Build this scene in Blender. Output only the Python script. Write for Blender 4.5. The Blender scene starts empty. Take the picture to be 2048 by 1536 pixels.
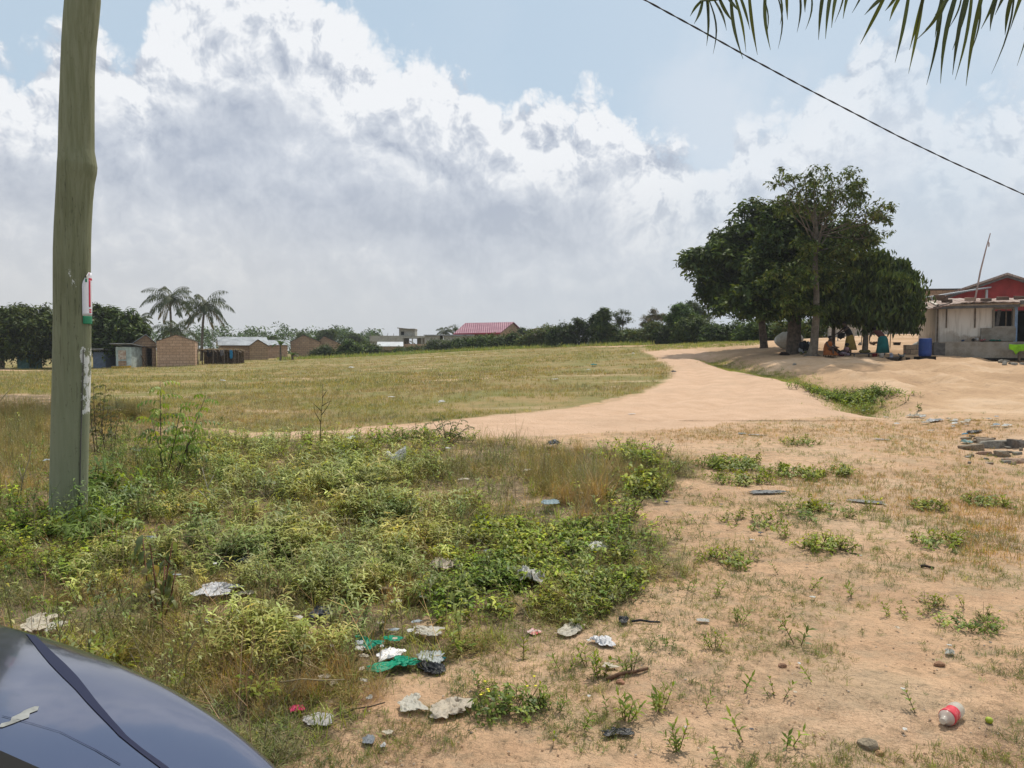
import bpy, bmesh, math, random
import numpy as np
from mathutils import Vector, Matrix, Euler
R = math.radians
SC = bpy.context.scene
COL = SC.collection
# ------------------------------------------------------------ camera
CAMH, F, HOR = 1.6, 1500.0, 700.0
PITCH = math.atan((768 - HOR) / F)
cam = bpy.data.cameras.new('camera'); cam.sensor_width = 36; cam.lens = F / 2048 * 36
cam.clip_start = 0.05; cam.clip_end = 6000
camo = bpy.data.objects.new('camera', cam); COL.objects.link(camo)
camo.location = (0, 0, CAMH); camo.rotation_euler = (R(90) - PITCH, 0, 0)
SC.camera = camo
SC.render.engine = 'CYCLES'
SC.view_settings.view_transform = 'Standard'; SC.view_settings.look = 'None'
SC.view_settings.gamma = 1; SC.view_settings.exposure = 0.0
SC.cycles.max_bounces = 6; SC.cycles.diffuse_bounces = 2; SC.cycles.glossy_bounces = 3
SC.cycles.transmission_bounces = 4; SC.cycles.transparent_max_bounces = 6
SC.cycles.caustics_reflective = False; SC.cycles.caustics_refractive = False
# ------------------------------------------------------------ sun
SUN_AZ, SUN_EL = R(28), R(60)
sl = bpy.data.lights.new('sun', 'SUN'); sl.energy = 3.5; sl.angle = R(1.5); sl.color = (1.0, 0.93, 0.82)
so = bpy.data.objects.new('sun', sl); COL.objects.link(so)
SUNV = Vector((math.sin(SUN_AZ)*math.cos(SUN_EL), math.cos(SUN_AZ)*math.cos(SUN_EL), math.sin(SUN_EL)))
so.rotation_euler = SUNV.to_track_quat('Z', 'Y').to_euler(); so.location = (20, 20, 60)
# ------------------------------------------------------------ node helper
def N(t, typ, ins=None, **props):
    n = t.nodes.new(typ)
    for k, v in props.items(): setattr(n, k, v)
    if ins:
        for k, v in ins.items():
            s = n.inputs[k]
            if isinstance(v, bpy.types.NodeSocket): t.links.new(v, s)
            elif isinstance(v, bpy.types.Node): t.links.new(v.outputs[0], s)
            else: s.default_value = v
    return n
def M(t, op, a, b=None, c=None, clamp=False):
    ins = {0: a}
    if b is not None: ins[1] = b
    if c is not None: ins[2] = c
    return N(t, 'ShaderNodeMath', ins, operation=op, use_clamp=clamp).outputs[0]
def SS(t, v, lo, hi, a=0.0, b=1.0, typ='SMOOTHSTEP'):
    return N(t, 'ShaderNodeMapRange', {'Value': v, 'From Min': lo, 'From Max': hi, 'To Min': a, 'To Max': b}, interpolation_type=typ).outputs[0]
def MIX(t, f, a, b, bt='MIX'):
    n = N(t, 'ShaderNodeMix', data_type='RGBA', blend_type=bt)
    for i, v in ((0, f), (6, a), (7, b)):
        s = n.inputs[i]
        if isinstance(v, bpy.types.NodeSocket): t.links.new(v, s)
        else: s.default_value = v if i == 0 else (tuple(v) + (1,) if len(v) == 3 else v)
    return n.outputs[2]
def lin(r, g, b):
    f = lambda c: (c/255/12.92) if c/255 <= .04045 else ((c/255+.055)/1.055)**2.4
    return (f(r), f(g), f(b))
def ray(px, py):
    d = Vector(((px-1024)/F, 0, 0)) + Vector((0, math.sin(PITCH), math.cos(PITCH)))*((768-py)/F) + Vector((0, math.cos(PITCH), -math.sin(PITCH)))
    return d
# ------------------------------------------------------------ world: sky with a bank of cumulus
def build_world():
    w = bpy.data.worlds.new('World'); SC.world = w; w.use_nodes = True
    t = w.node_tree; t.nodes.clear()
    tc = N(t, 'ShaderNodeTexCoord').outputs['Generated']
    sky = N(t, 'ShaderNodeTexSky', sky_type='NISHITA', sun_disc=False, sun_elevation=SUN_EL, sun_rotation=SUN_AZ, dust_density=2.0, air_density=1.0)
    S = 0.1
    sep = N(t, 'ShaderNodeSeparateXYZ', {0: tc})
    X, Y, Z = sep.outputs
    az = M(t, 'ARCTAN2', X, Y); el = M(t, 'ARCSINE', Z)
    P = N(t, 'ShaderNodeCombineXYZ', {0: az, 1: el, 2: 0.0}).outputs[0]
    # break the outlines up
    warp = N(t, 'ShaderNodeTexNoise', {'Vector': P, 'Scale': 6.0, 'Detail': 4.0, 'Roughness': .6}, noise_dimensions='2D')
    wv = N(t, 'ShaderNodeVectorMath', {0: warp.outputs['Color'], 1: (.5, .5, .5)}, operation='SUBTRACT').outputs[0]
    wv2 = N(t, 'ShaderNodeVectorMath', {0: wv, 'Scale': .055}, operation='SCALE').outputs[0]
    PW = N(t, 'ShaderNodeVectorMath', {0: P, 1: wv2}, operation='ADD').outputs[0]
    sw = N(t, 'ShaderNodeSeparateXYZ', {0: PW}); azw, elw = sw.outputs[0], sw.outputs[1]
    def ang(px, py):
        d = ray(px, py).normalized(); return math.atan2(d.x, d.y), math.asin(d.z)
    def blobs(Pv, lst):
        acc = None
        for (px, py, rx, ry, s) in lst:
            a, e = ang(px, py)
            k = math.cos(a)
            rx_, ry_ = rx/F*k*k, ry/F*k
            q = N(t, 'ShaderNodeVectorMath', {0: Pv, 1: (a, e, 0)}, operation='SUBTRACT').outputs[0]
            q = N(t, 'ShaderNodeVectorMath', {0: q, 1: (1/rx_, 1/ry_, 0)}, operation='MULTIPLY').outputs[0]
            d = N(t, 'ShaderNodeVectorMath', {0: q}, operation='LENGTH').outputs['Value']
            v = SS(t, d, 0.0, 1.0, s, 0.0)
            acc = v if acc is None else M(t, 'ADD', acc, v)
        return acc
    # skyline of the cloud bank: top elevation as a curve over azimuth
    def curve(pts, lo, hi, x):
        n = N(t, 'ShaderNodeFloatCurve', {1: x}); cv = n.mapping.curves[0]
        A0, A1 = R(-60), R(60)
        P2 = []
        for q in pts:
            if len(q) == 2 and lo is None: a_, v = ang(q[0], 400)[0], q[1]
            else: a_, e_ = ang(*q); v = (e_-lo)/(hi-lo)
            P2.append(((a_-A0)/(A1-A0), v))
        cv.points[0].location = P2[0]; cv.points[1].location = P2[-1]
        for p in P2[1:-1]: cv.points.new(*p)
        for p in cv.points: p.handle_type = 'AUTO_CLAMPED'
        n.mapping.update(); return n.outputs[0]
    xa = SS(t, azw, R(-60), R(60), 0, 1, 'LINEAR')
    top = curve([(-900, 60), (-300, 0), (0, 12), (60, 40), (120, 0), (180, -40), (240, 40), (310, -60), (500, -150), (700, -20), (780, 20), (880, 50), (960, 105), (1020, 160), (1080, 150), (1180, 120), (1250, 150), (1310, 200), (1380, 250), (1425, 300), (1470, 235),
                 (1520, 165), (1600, 130), (1660, 40), (1760, -30), (1850, 60), (1900, 190), (1960, 160), (2040, 110), (2300, 100), (2900, 150)], 0.0, R(45), xa)
    top = M(t, 'MULTIPLY', top, R(45))
    vor = N(t, 'ShaderNodeTexVoronoi', {'Vector': PW, 'Scale': 12.0, 'Detail': 4.0, 'Roughness': .6, 'Lacunarity': 2.2}, feature='F1', voronoi_dimensions='2D').outputs['Distance']
    off = N(t, 'ShaderNodeVectorMath', {0: PW, 1: (.009, .018, 0)}, operation='ADD').outputs[0]
    vor2 = N(t, 'ShaderNodeTexVoronoi', {'Vector': off, 'Scale': 12.0, 'Detail': 4.0, 'Roughness': .6, 'Lacunarity': 2.2}, feature='F1', voronoi_dimensions='2D').outputs['Distance']
    fine = N(t, 'ShaderNodeTexNoise', {'Vector': P, 'Scale': 10.0, 'Detail': 6.0, 'Roughness': .6}, noise_dimensions='2D').outputs['Fac']
    big = N(t, 'ShaderNodeTexNoise', {'Vector': P, 'Scale': 3.2, 'Detail': 2.0, 'Roughness': .5}, noise_dimensions='2D').outputs['Fac']
    dens = M(t, 'MULTIPLY', M(t, 'SUBTRACT', top, elw), 7.0)
    dens = M(t, 'ADD', dens, M(t, 'MULTIPLY', M(t, 'SUBTRACT', .42, vor), .35))
    dens = M(t, 'ADD', dens, M(t, 'MULTIPLY', M(t, 'SUBTRACT', fine, .5), .38))
    full = curve([(-900, .97), (900, .97), (1250, .95), (1420, .72), (1560, .6), (1700, .62), (1850, .42), (2048, .55), (2900, .7)], None, None, xa)
    cover = M(t, 'MULTIPLY', SS(t, dens, -.05, .16), full)
    # how lit each bit of cloud is: thin rims and tops bright, thick bodies and undersides grey
    relief = M(t, 'MULTIPLY', M(t, 'SUBTRACT', vor2, vor), SS(t, dens, .1, 1.3, 1.6, .42))
    dark = blobs(PW, [(40, 350, 330, 100, .8), (430, 310, 330, 150, .75), (640, 450, 330, 100, .6), (980, 450, 380, 120, .8), (470, 220, 170, 110, .3), (1230, 340, 170, 90, .3), (2300, 300, 400, 250, .5)])
    lite = blobs(PW, [(330, 90, 260, 110, .5), (760, 110, 180, 130, .6), (560, 330, 110, 90, .4), (1150, 180, 160, 80, .5), (1270, 440, 170, 90, .5), (1640, 250, 220, 180, .5)])
    dark = M(t, 'SUBTRACT', dark, lite)
    thick = SS(t, dens, .1, 1.1)
    sh = M(t, 'ADD', M(t, 'MULTIPLY', thick, .36), M(t, 'MULTIPLY', dark, .54))
    sh = M(t, 'ADD', sh, M(t, 'MULTIPLY', M(t, 'SUBTRACT', big, .5), .55))
    sh = M(t, 'ADD', sh, M(t, 'MULTIPLY', M(t, 'SUBTRACT', .5, fine), .30))
    sh = M(t, 'SUBTRACT', sh, relief, clamp=True)
    k = 1/S
    g = lambda c, m=1: tuple(x*k*m for x in c)
    ramp = N(t, 'ShaderNodeValToRGB', {0: sh})
    e = ramp.color_ramp.elements
    e[0].position = 0.0; e[0].color = (*lin(244, 246, 249), 1)
    e[1].position = 1.0; e[1].color = (*lin(176, 185, 201), 1)
    m = e.new(.42); m.color = (*lin(209, 215, 225), 1)
    ccol = N(t, 'ShaderNodeVectorMath', {0: ramp.outputs[0], 'Scale': k}, operation='SCALE').outputs[0]
    # pale blue of the clear sky: Nishita thinned with humid air
    thin = SS(t, el, R(2), R(40), .86, .80)
    skyc = MIX(t, thin, sky.outputs[0], g(lin(190, 212, 230)))
    veil = M(t, 'MULTIPLY', SS(t, az, R(-4), R(20), .12, .7), SS(t, M(t, 'ADD', big, M(t, 'MULTIPLY', M(t, 'SUBTRACT', fine, .5), .5)), .35, .65, .35, 1))
    skyc = MIX(t, veil, skyc, g(lin(222, 229, 238)))
    col = MIX(t, M(t, 'MULTIPLY', cover, 1.0), skyc, ccol)
    # sky above the view whitened like thin cloud, added for neutral fill light
    col = MIX(t, SS(t, el, R(33), R(55), 0, .75), col, g(lin(236, 236, 234)))
    # humid grey band at the horizon
    hz = SS(t, M(t, 'ADD', el, M(t, 'MULTIPLY', M(t, 'SUBTRACT', big, .5), R(5))), R(0.5), R(15), .93, .0)
    hcol = MIX(t, SS(t, az, R(-30), R(30)), g(lin(207, 209, 211)), g(lin(200, 208, 217)))
    col = MIX(t, hz, col, hcol)
    # brighter glow of cloud high on the right where the sun sits behind it
    bg = N(t, 'ShaderNodeBackground', {'Color': col, 'Strength': S})
    o = N(t, 'ShaderNodeOutputWorld'); t.links.new(bg.outputs[0], o.inputs[0])
    w.cycles.sampling_method = 'MANUAL'; w.cycles.sample_map_resolution = 512
build_world()
# ------------------------------------------------------------ numeric noise
def _hash(ix, iy, seed):
    h = (ix.astype(np.int64)*374761393 + iy.astype(np.int64)*668265263 + seed*1274126177) & 0xffffffff
    h = ((h ^ (h >> 13))*1274126177) & 0xffffffff
    return ((h ^ (h >> 16)) & 0xffff)/65535.0
def vnoise(x, y, seed=0):
    x = np.asarray(x, float); y = np.asarray(y, float)
    ix = np.floor(x); iy = np.floor(y); fx = x-ix; fy = y-iy
    fx = fx*fx*(3-2*fx); fy = fy*fy*(3-2*fy)
    a = _hash(ix, iy, seed); b = _hash(ix+1, iy, seed); c = _hash(ix, iy+1, seed); d = _hash(ix+1, iy+1, seed)
    return (a*(1-fx)+b*fx)*(1-fy) + (c*(1-fx)+d*fx)*fy
def fbm(x, y, oct=4, seed=0):
    s = 0; a = .5; n = 0
    for i in range(oct):
        s = s + a*vnoise(x, y, seed+i*17); n += a; a *= .5; x = x*2.03+3.1; y = y*2.03+7.7
    return s/n
# ------------------------------------------------------------ terrain height
_PX = [-1500, -300, 100, 400, 700, 1000, 1200, 1400, 1520, 1600, 1800, 2048, 2600, 3600]
_D =  [0, 10, 16, 22, 27, 31, 36, 42, 50, 60, 75, 90, 130, 250, 3000]
_Z = [
 [0]*15, [0]*15,
 [0,0,0,0,0,0,0,0,-.02,-.05,-.05,0,0,0,0],
 [0,0,0,0,0,.02,.05,.1,.17,.26,.35,.4,.4,.4,.4],
 [0,0,0,.02,.06,.1,.16,.25,.37,.5,.72,.86,.7,.7,.7],
 [0,0,.02,.12,.24,.34,.48,.65,.87,1.15,1.55,1.8,1.8,1.8,1.8],
 [0,0,.03,.16,.32,.46,.66,.9,1.22,1.6,2.05,2.1,2.1,2.1,2.1],
 [0,0,.03,.18,.38,.56,.85,1.15,1.62,2.1,2.3,2.4,2.4,2.4,2.4],
 [0,0,.04,.22,.45,.7,1.15,1.5,1.86,2.25,2.6,2.8,2.8,2.8,2.8],
 [0,0,.04,.25,.5,.78,1.25,1.6,2.0,2.5,2.8,3.0,3,3,3],
 [0,0,.04,.25,.55,.82,1.12,1.6,2.3,3.0,3.2,3.2,3.2,3.2,3.2],
 [0,0,.02,.25,.55,.84,1.14,1.5,2.2,2.8,3.1,3.2,3.2,3.2,3.2],
 [0,0,.02,.25,.55,.84,1.1,1.5,2.0,2.6,3,3.2,3.2,3.2,3.2],
 [0]*15]
_zc = np.array(_Z, float)
_gu = np.linspace(-1.7, 1.7, 341); _gl = np.linspace(0, math.log(3001), 400)
_T = np.array([np.interp(np.exp(_gl)-1, _D, _zc[i]) for i in range(len(_PX))])
_T = np.array([np.interp(_gu, (np.array(_PX)-1024)/F, _T[:, j]) for j in range(len(_gl))]).T
def _blur(a, n, ax):
    k = np.hanning(n+2)[1:-1]; k /= k.sum()
    pad = [(0, 0), (0, 0)]; pad[ax] = (n//2, n//2)
    b = np.pad(a, pad, mode='edge')
    return np.apply_along_axis(lambda r: np.convolve(r, k, 'valid'), ax, b)
_T = _blur(_blur(_T, 15, 0), 9, 1)
def _base(x, y):
    x = np.asarray(x, float); y = np.asarray(y, float)
    yy = np.maximum(y, .5); u = np.clip(x/yy, -1.69, 1.69); l = np.log(yy+1)
    i = (u-_gu[0])/(_gu[1]-_gu[0]); j = l/(_gl[1]-_gl[0])
    i = np.clip(i, 0, len(_gu)-1.001); j = np.clip(j, 0, len(_gl)-1.001)
    a = i.astype(int); b = j.astype(int); fa = i-a; fb = j-b
    return (_T[a, b]*(1-fa)+_T[a+1, b]*fa)*(1-fb) + (_T[a, b+1]*(1-fa)+_T[a+1, b+1]*fa)*fb
def polyD(x, y, poly):
    """signed distance to a polygon (positive inside)"""
    x = np.asarray(x, float); y = np.asarray(y, float)
    d = np.full(x.shape, 1e9); ins = np.zeros(x.shape, bool)
    n = len(poly)
    for i in range(n):
        x0, y0 = poly[i]; x1, y1 = poly[(i+1) % n]
        dx, dy = x1-x0, y1-y0; L = dx*dx+dy*dy+1e-12
        tt = np.clip(((x-x0)*dx+(y-y0)*dy)/L, 0, 1)
        d = np.minimum(d, (x-x0-tt*dx)**2+(y-y0-tt*dy)**2)
        c = ((y0 > y) != (y1 > y)) & (x < dx*(y-y0)/(dy if dy else 1e-12)+x0)
        ins ^= c
    d = np.sqrt(d); return np.where(ins, d, -d)
def lineD(x, y, pts):
    d = np.full(np.shape(x), 1e9)
    for (x0, y0), (x1, y1) in zip(pts[:-1], pts[1:]):
        dx, dy = x1-x0, y1-y0; L = dx*dx+dy*dy+1e-12
        tt = np.clip(((x-x0)*dx+(y-y0)*dy)/L, 0, 1)
        d = np.minimum(d, (x-x0-tt*dx)**2+(y-y0-tt*dy)**2)
    return np.sqrt(d)
def Gb(px, py, fn=None):
    """photo pixel -> ground point"""
    fn = fn or (lambda a, b: float(_base(a, b)))
    d = ray(px, py); t = 1.5; st = .05
    while t < 400:
        p = d*t
        if CAMH+p.z <= fn(p.x, p.y): break
        t += st; st = t*.02
    lo, hi = t-st, t
    for _ in range(18):
        m = (lo+hi)/2; p = d*m
        if CAMH+p.z <= fn(p.x, p.y): hi = m
        else: lo = m
    return (d.x*hi, d.y*hi)
def Wp(px, py, D):
    d = ray(px, py); d = d*(D/d.y); return Vector((d.x, d.y, d.z+CAMH))
GULLY = [Gb(*p) for p in [(1425, 712), (1480, 728), (1560, 742), (1640, 762), (1700, 785), (1735, 812)]]
RUBBLE = [Gb(*p) for p in [(1740, 815), (1850, 850), (1950, 880), (2060, 910), (2250, 960)]]
TRACK = [Gb(*p) for p in [(500, 866), (850, 861), (1100, 850), (1300, 830), (1420, 795), (1450, 765), (1420, 735), (1375, 712), (1355, 701)]]
def H(x, y):
    z = _base(x, y)
    z = z + .10*(fbm(np.asarray(x)*.35, np.asarray(y)*.35, 3, 5)-.5)*np.clip(np.asarray(y)/8, .3, 1)
    z = z + .035*(fbm(np.asarray(x)*1.9, np.asarray(y)*1.9, 3, 9)-.5)
    yd = np.clip((np.asarray(x)/np.maximum(np.asarray(y), 1)-.30)*6, 0, 1)*np.clip((np.asarray(y)-17)/5, 0, 1)*np.clip((46-np.asarray(y))/8, 0, 1)
    rg_ = 1-np.abs(fbm(np.asarray(x)*.42+4, np.asarray(y)*.30, 3, 71)*2-1)*2; z = z + yd*(.30*(rg_-.5)+.10*(fbm(np.asarray(x)*1.1, np.asarray(y)*.8, 3, 44)-.5))
    # two shallow wheel ruts along the track
    dr = lineD(x, y, TRACK); z = z - .06*(np.exp(-((dr-.75)/.24)**2))*(.6+.8*fbm(np.asarray(x)*1.1, np.asarray(y)*1.1, 2, 12))
    z = z - .40*np.exp(-(lineD(x, y, GULLY)/.9)**2)
    z = z - .16*np.exp(-(lineD(x, y, RUBBLE)/.9)**2)
    return z
def Hf(x, y): return float(H(np.array([x]), np.array([y]))[0])
def G(px, py):
    x, y = Gb(px, py, Hf); return Vector((x, y, Hf(x, y)))
def polyG(pp): return [Gb(*p) for p in pp]
ROAD = polyG([(300, 868), (560, 862), (700, 856), (850, 848), (1000, 833), (1180, 812), (1290, 785), (1345, 757), (1348, 735), (1318, 716), (1292, 705), (1330, 698.5), (1392, 697.5),
              (1420, 708), (1470, 728), (1550, 752), (1640, 785), (1700, 808), (1752, 828), (1640, 836), (1500, 844), (1360, 858), (1240, 866), (1100, 874), (1000, 876), (860, 876), (700, 872), (560, 874)])
WEED = polyG([(-900, 840), (0, 790), (110, 790), (250, 850), (420, 868), (620, 872), (860, 878), (1060, 890), (1290, 896), (1375, 918), (1365, 958), (1295, 1000), (1325, 1060), (1270, 1110), (1240, 1190), (1150, 1250),
              (1050, 1275), (930, 1300), (840, 1345), (760, 1380), (700, 1440), (610, 1490), (560, 1600), (300, 2600), (-2500, 2600)])
FIELD = polyG([(-1200, 742), (0, 742), (300, 735), (700, 713.5), (1000, 697.5), (1290, 693), (1292, 705), (1318, 716), (1348, 735), (1345, 757), (1290, 785), (1180, 812), (1000, 833), (850, 846), (560, 858), (250, 850), (110, 790), (0, 790), (-900, 840)])
SANDY = polyG([(1395, 697), (1500, 690), (1650, 670), (3500, 664), (3500, 860), (2200, 850), (2048, 850), (1900, 826), (1800, 818), (1745, 812), (1700, 785), (1640, 762), (1560, 742), (1480, 728), (1425, 712)])
LIT = []
# ------------------------------------------------------------ object helpers
def tag(o, label=None, cat=None, group=None, kind=None):
    if label: o['label'] = label
    if cat: o['category'] = cat
    if group: o['group'] = group
    if kind: o['kind'] = kind
    return o
def empty(name, loc, rz=0, label=None, cat=None, group=None):
    o = bpy.data.objects.new(name, None); o.empty_display_size = .2
    COL.objects.link(o); o.location = loc; o.rotation_euler = (0, 0, rz)
    return tag(o, label, cat, group)
def copy_tree(o, parent=None):
    c = o.copy(); COL.objects.link(c); c.parent = parent
    for ch in o.children: copy_tree(ch, c)
    return c
class MB:
    def __init__(s): s.v = []; s.f = []; s.m = []
    def add(s, vs, fs, mi=0):
        n = len(s.v); s.v += [tuple(v) for v in vs]; s.f += [tuple(i+n for i in f) for f in fs]; s.m += [mi]*len(fs); return s
    def box(s, c, d, rz=0, ry=0, rx=0, mi=0, jit=0):
        m = Euler((rx, ry, rz)).to_matrix(); c = Vector(c); vs = []
        for i in (-.5, .5):
            for j in (-.5, .5):
                for k in (-.5, .5):
                    vs.append(c + m @ Vector((i*d[0]+random.uniform(-jit, jit), j*d[1]+random.uniform(-jit, jit), k*d[2]+random.uniform(-jit, jit))))
        return s.add(vs, [(0, 1, 3, 2), (4, 6, 7, 5), (0, 4, 5, 1), (2, 3, 7, 6), (0, 2, 6, 4), (1, 5, 7, 3)], mi)
    def tube(s, pts, rad, n=8, mi=0, cap=True, wob=0):
        pts = [Vector(p) for p in pts]
        if not hasattr(rad, '__len__'): rad = [rad]*len(pts)
        base = len(s.v); ref = Vector((0, 0, 1)); prev = None
        for i, p in enumerate(pts):
            d = (pts[min(i+1, len(pts)-1)]-pts[max(i-1, 0)]).normalized()
            if prev is None:
                a = d.orthogonal().normalized()
            else:
                a = (prev - d*prev.dot(d)).normalized()
            prev = a; b = d.cross(a)
            for k in range(n):
                th = 2*math.pi*k/n; r = rad[i]*(1+random.uniform(-wob, wob))
                s.v.append(tuple(p + a*(r*math.cos(th)) + b*(r*math.sin(th))))
        for i in range(len(pts)-1):
            for k in range(n):
                q = base+i*n; s.f.append((q+k, q+(k+1) % n, q+n+(k+1) % n, q+n+k)); s.m.append(mi)
        if cap:
            s.f.append(tuple(base+k for k in reversed(range(n)))); s.f.append(tuple(base+(len(pts)-1)*n+k for k in range(n))); s.m += [mi, mi]
        return s
    def lathe(s, prof, c=(0, 0, 0), n=16, mi=0, mat=None, sx=1, sy=1):
        base = len(s.v); c = Vector(c)
        for r, z in prof:
            for k in range(n):
                th = 2*math.pi*k/n; p = Vector((r*sx*math.cos(th), r*sy*math.sin(th), z))
                s.v.append(tuple(c + (mat @ p if mat else p)))
        for i in range(len(prof)-1):
            for k in range(n):
                q = base+i*n; s.f.append((q+k, q+(k+1) % n, q+n+(k+1) % n, q+n+k)); s.m.append(mi)
        if prof[0][0] > 1e-4: s.f.append(tuple(base+k for k in reversed(range(n)))); s.m.append(mi)
        if prof[-1][0] > 1e-4: s.f.append(tuple(base+(len(prof)-1)*n+k for k in range(n))); s.m.append(mi)
        return s
    def prism(s, poly, depth, fn, mi=0):
        """poly: 2-D outline; fn(a,b,t) -> 3-D point, t in {0,1} * depth"""
        n = len(poly); vs = [fn(a, b, 0) for a, b in poly] + [fn(a, b, depth) for a, b in poly]
        fs = [tuple(range(n)), tuple(reversed(range(n, 2*n)))] + [(i, i+n, (i+1) % n+n, (i+1) % n) for i in range(n)]
        return s.add(vs, fs, mi)
    def build(s, name, mats, parent=None, smooth=False, loc=None, bevel=0):
        me = bpy.data.meshes.new(name); me.from_pydata(s.v, [], s.f)
        if not isinstance(mats, (list, tuple)): mats = [mats]
        for m in mats: me.materials.append(m)
        if len(mats) > 1: me.polygons.foreach_set('material_index', s.m)
        bm = bmesh.new(); bm.from_mesh(me); bmesh.ops.recalc_face_normals(bm, faces=bm.faces); bm.to_mesh(me); bm.free()
        if smooth: me.polygons.foreach_set('use_smooth', [True]*len(me.polygons))
        me.update()
        o = bpy.data.objects.new(name, me); COL.objects.link(o); o.parent = parent
        if loc is not None: o.location = loc
        if bevel:
            b = o.modifiers.new('bevel', 'BEVEL'); b.width = bevel; b.segments = 2; b.limit_method = 'ANGLE'
        return o
# numpy mesh made only of quads, with a colour attribute
def npmesh(name, V, Q, C, mat, parent=None, smooth=False):
    me = bpy.data.meshes.new(name); nv, nq = len(V), len(Q)
    me.vertices.add(nv); me.vertices.foreach_set('co', np.ascontiguousarray(V, np.float32).ravel())
    me.loops.add(nq*4); me.loops.foreach_set('vertex_index', np.ascontiguousarray(Q, np.int32).ravel())
    me.polygons.add(nq); me.polygons.foreach_set('loop_start', np.arange(0, nq*4, 4, dtype=np.int32))
    if smooth: me.polygons.foreach_set('use_smooth', np.ones(nq, bool))
    if C is not None:
        a = me.color_attributes.new('Col', 'FLOAT_COLOR', 'POINT')
        if C.shape[1] == 3: C = np.concatenate([C, np.ones((len(C), 1))], 1)
        a.data.foreach_set('color', np.ascontiguousarray(C, np.float32).ravel())
    me.materials.append(mat); me.update(calc_edges=True)
    o = bpy.data.objects.new(name, me); COL.objects.link(o); o.parent = parent
    return o
RNG = np.random.default_rng(7)
def rotm(yaw, tilt=None, taz=None):
    """rotation matrices: yaw about z, then tilt by 'tilt' towards azimuth 'taz'"""
    n = len(yaw); c, s = np.cos(yaw), np.sin(yaw); m = np.zeros((n, 3, 3))
    m[:, 0, 0] = c; m[:, 0, 1] = -s; m[:, 1, 0] = s; m[:, 1, 1] = c; m[:, 2, 2] = 1
    if tilt is None: return m
    kx, ky = -np.sin(taz), np.cos(taz); c, s = np.cos(tilt), np.sin(tilt)
    r = np.zeros((n, 3, 3)); v = 1-c
    r[:, 0, 0] = c+kx*kx*v; r[:, 0, 1] = kx*ky*v; r[:, 0, 2] = ky*s
    r[:, 1, 0] = kx*ky*v; r[:, 1, 1] = c+ky*ky*v; r[:, 1, 2] = -kx*s
    r[:, 2, 0] = -ky*s; r[:, 2, 1] = kx*s; r[:, 2, 2] = c
    return r @ m
def scatter(name, tmpls, P, S, C, mat, yaw=None, tilt=None, taz=None, parent=None, pick=None, Rm=None):
    n = len(P); P = np.asarray(P, float)
    if yaw is None: yaw = RNG.uniform(0, 2*math.pi, n)
    if taz is None: taz = RNG.uniform(0, 2*math.pi, n)
    if tilt is None: tilt = np.abs(RNG.normal(0, .12, n))
    if Rm is None: Rm = rotm(yaw, tilt, taz)
    S = np.broadcast_to(np.asarray(S, float), (n,)); C = np.broadcast_to(np.asarray(C, float), (n, 3))
    if pick is None: pick = RNG.integers(0, len(tmpls), n)
    Vs, Qs, Cs = [], [], []; off = 0
    for k, (tv, tq, tc) in enumerate(tmpls):
        idx = np.nonzero(pick == k)[0]
        if not len(idx): continue
        v = np.einsum('nij,mj->nmi', Rm[idx], tv)*S[idx][:, None, None] + P[idx][:, None, :]
        q = tq[None]+(np.arange(len(idx))*len(tv))[:, None, None]+off
        c = tc[None]*C[idx][:, None, :]
        Vs.append(v.reshape(-1, 3)); Qs.append(q.reshape(-1, 4)); Cs.append(c.reshape(-1, 3)); off += len(tv)*len(idx)
    return npmesh(name, np.concatenate(Vs), np.concatenate(Qs), np.concatenate(Cs), mat, parent)
# leaf shapes -------------------------------------------------
def leaf(L, W, bend=.5, segs=3, fold=0.0, wp=.35, tint=(1, 1, 1), tip=None):
    """lance-shaped leaf along +X rising/bending; returns v,q,c"""
    t = np.linspace(0, 1, segs+1)
    w = W*.5*np.clip(np.sin(np.pi*np.clip(t*(1-.0)+.04, 0, 1)**(math.log(.5)/math.log(wp+.12))), .05, 1)
    a = -bend*t; ds = L/segs
    x = np.concatenate([[0], np.cumsum(np.cos(a[1:]-a[1]*.5)*ds)]); z = np.concatenate([[0], np.cumsum(np.sin(a[1:]-a[1]*.5)*ds)])
    v = np.zeros((2*(segs+1), 3)); v[0::2, 0] = x; v[1::2, 0] = x; v[0::2, 1] = w; v[1::2, 1] = -w; v[0::2, 2] = z+fold*w; v[1::2, 2] = z+fold*w
    q = np.array([[2*i, 2*i+1, 2*i+3, 2*i+2] for i in range(segs)])
    c = np.ones((len(v), 3))*np.array(tint)
    if tip is not None: c[-4:] = c[-4:]*np.array(tip)
    return v, q, c
def xf(t, pos=(0, 0, 0), yaw=0, pitch=0, roll=0, s=1, tint=None):
    v, q, c = t
    m = np.array(Euler((0, 0, yaw)).to_matrix() @ Euler((0, -pitch, 0)).to_matrix() @ Euler((roll, 0, 0)).to_matrix())
    return (v*s) @ m.T + np.array(pos), q, c if tint is None else c*np.array(tint)
def join(lst):
    V, Q, C = [], [], []; o = 0
    for v, q, c in lst: V.append(v); Q.append(q+o); C.append(c); o += len(v)
    return np.concatenate(V), np.concatenate(Q), np.concatenate(C)
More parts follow.
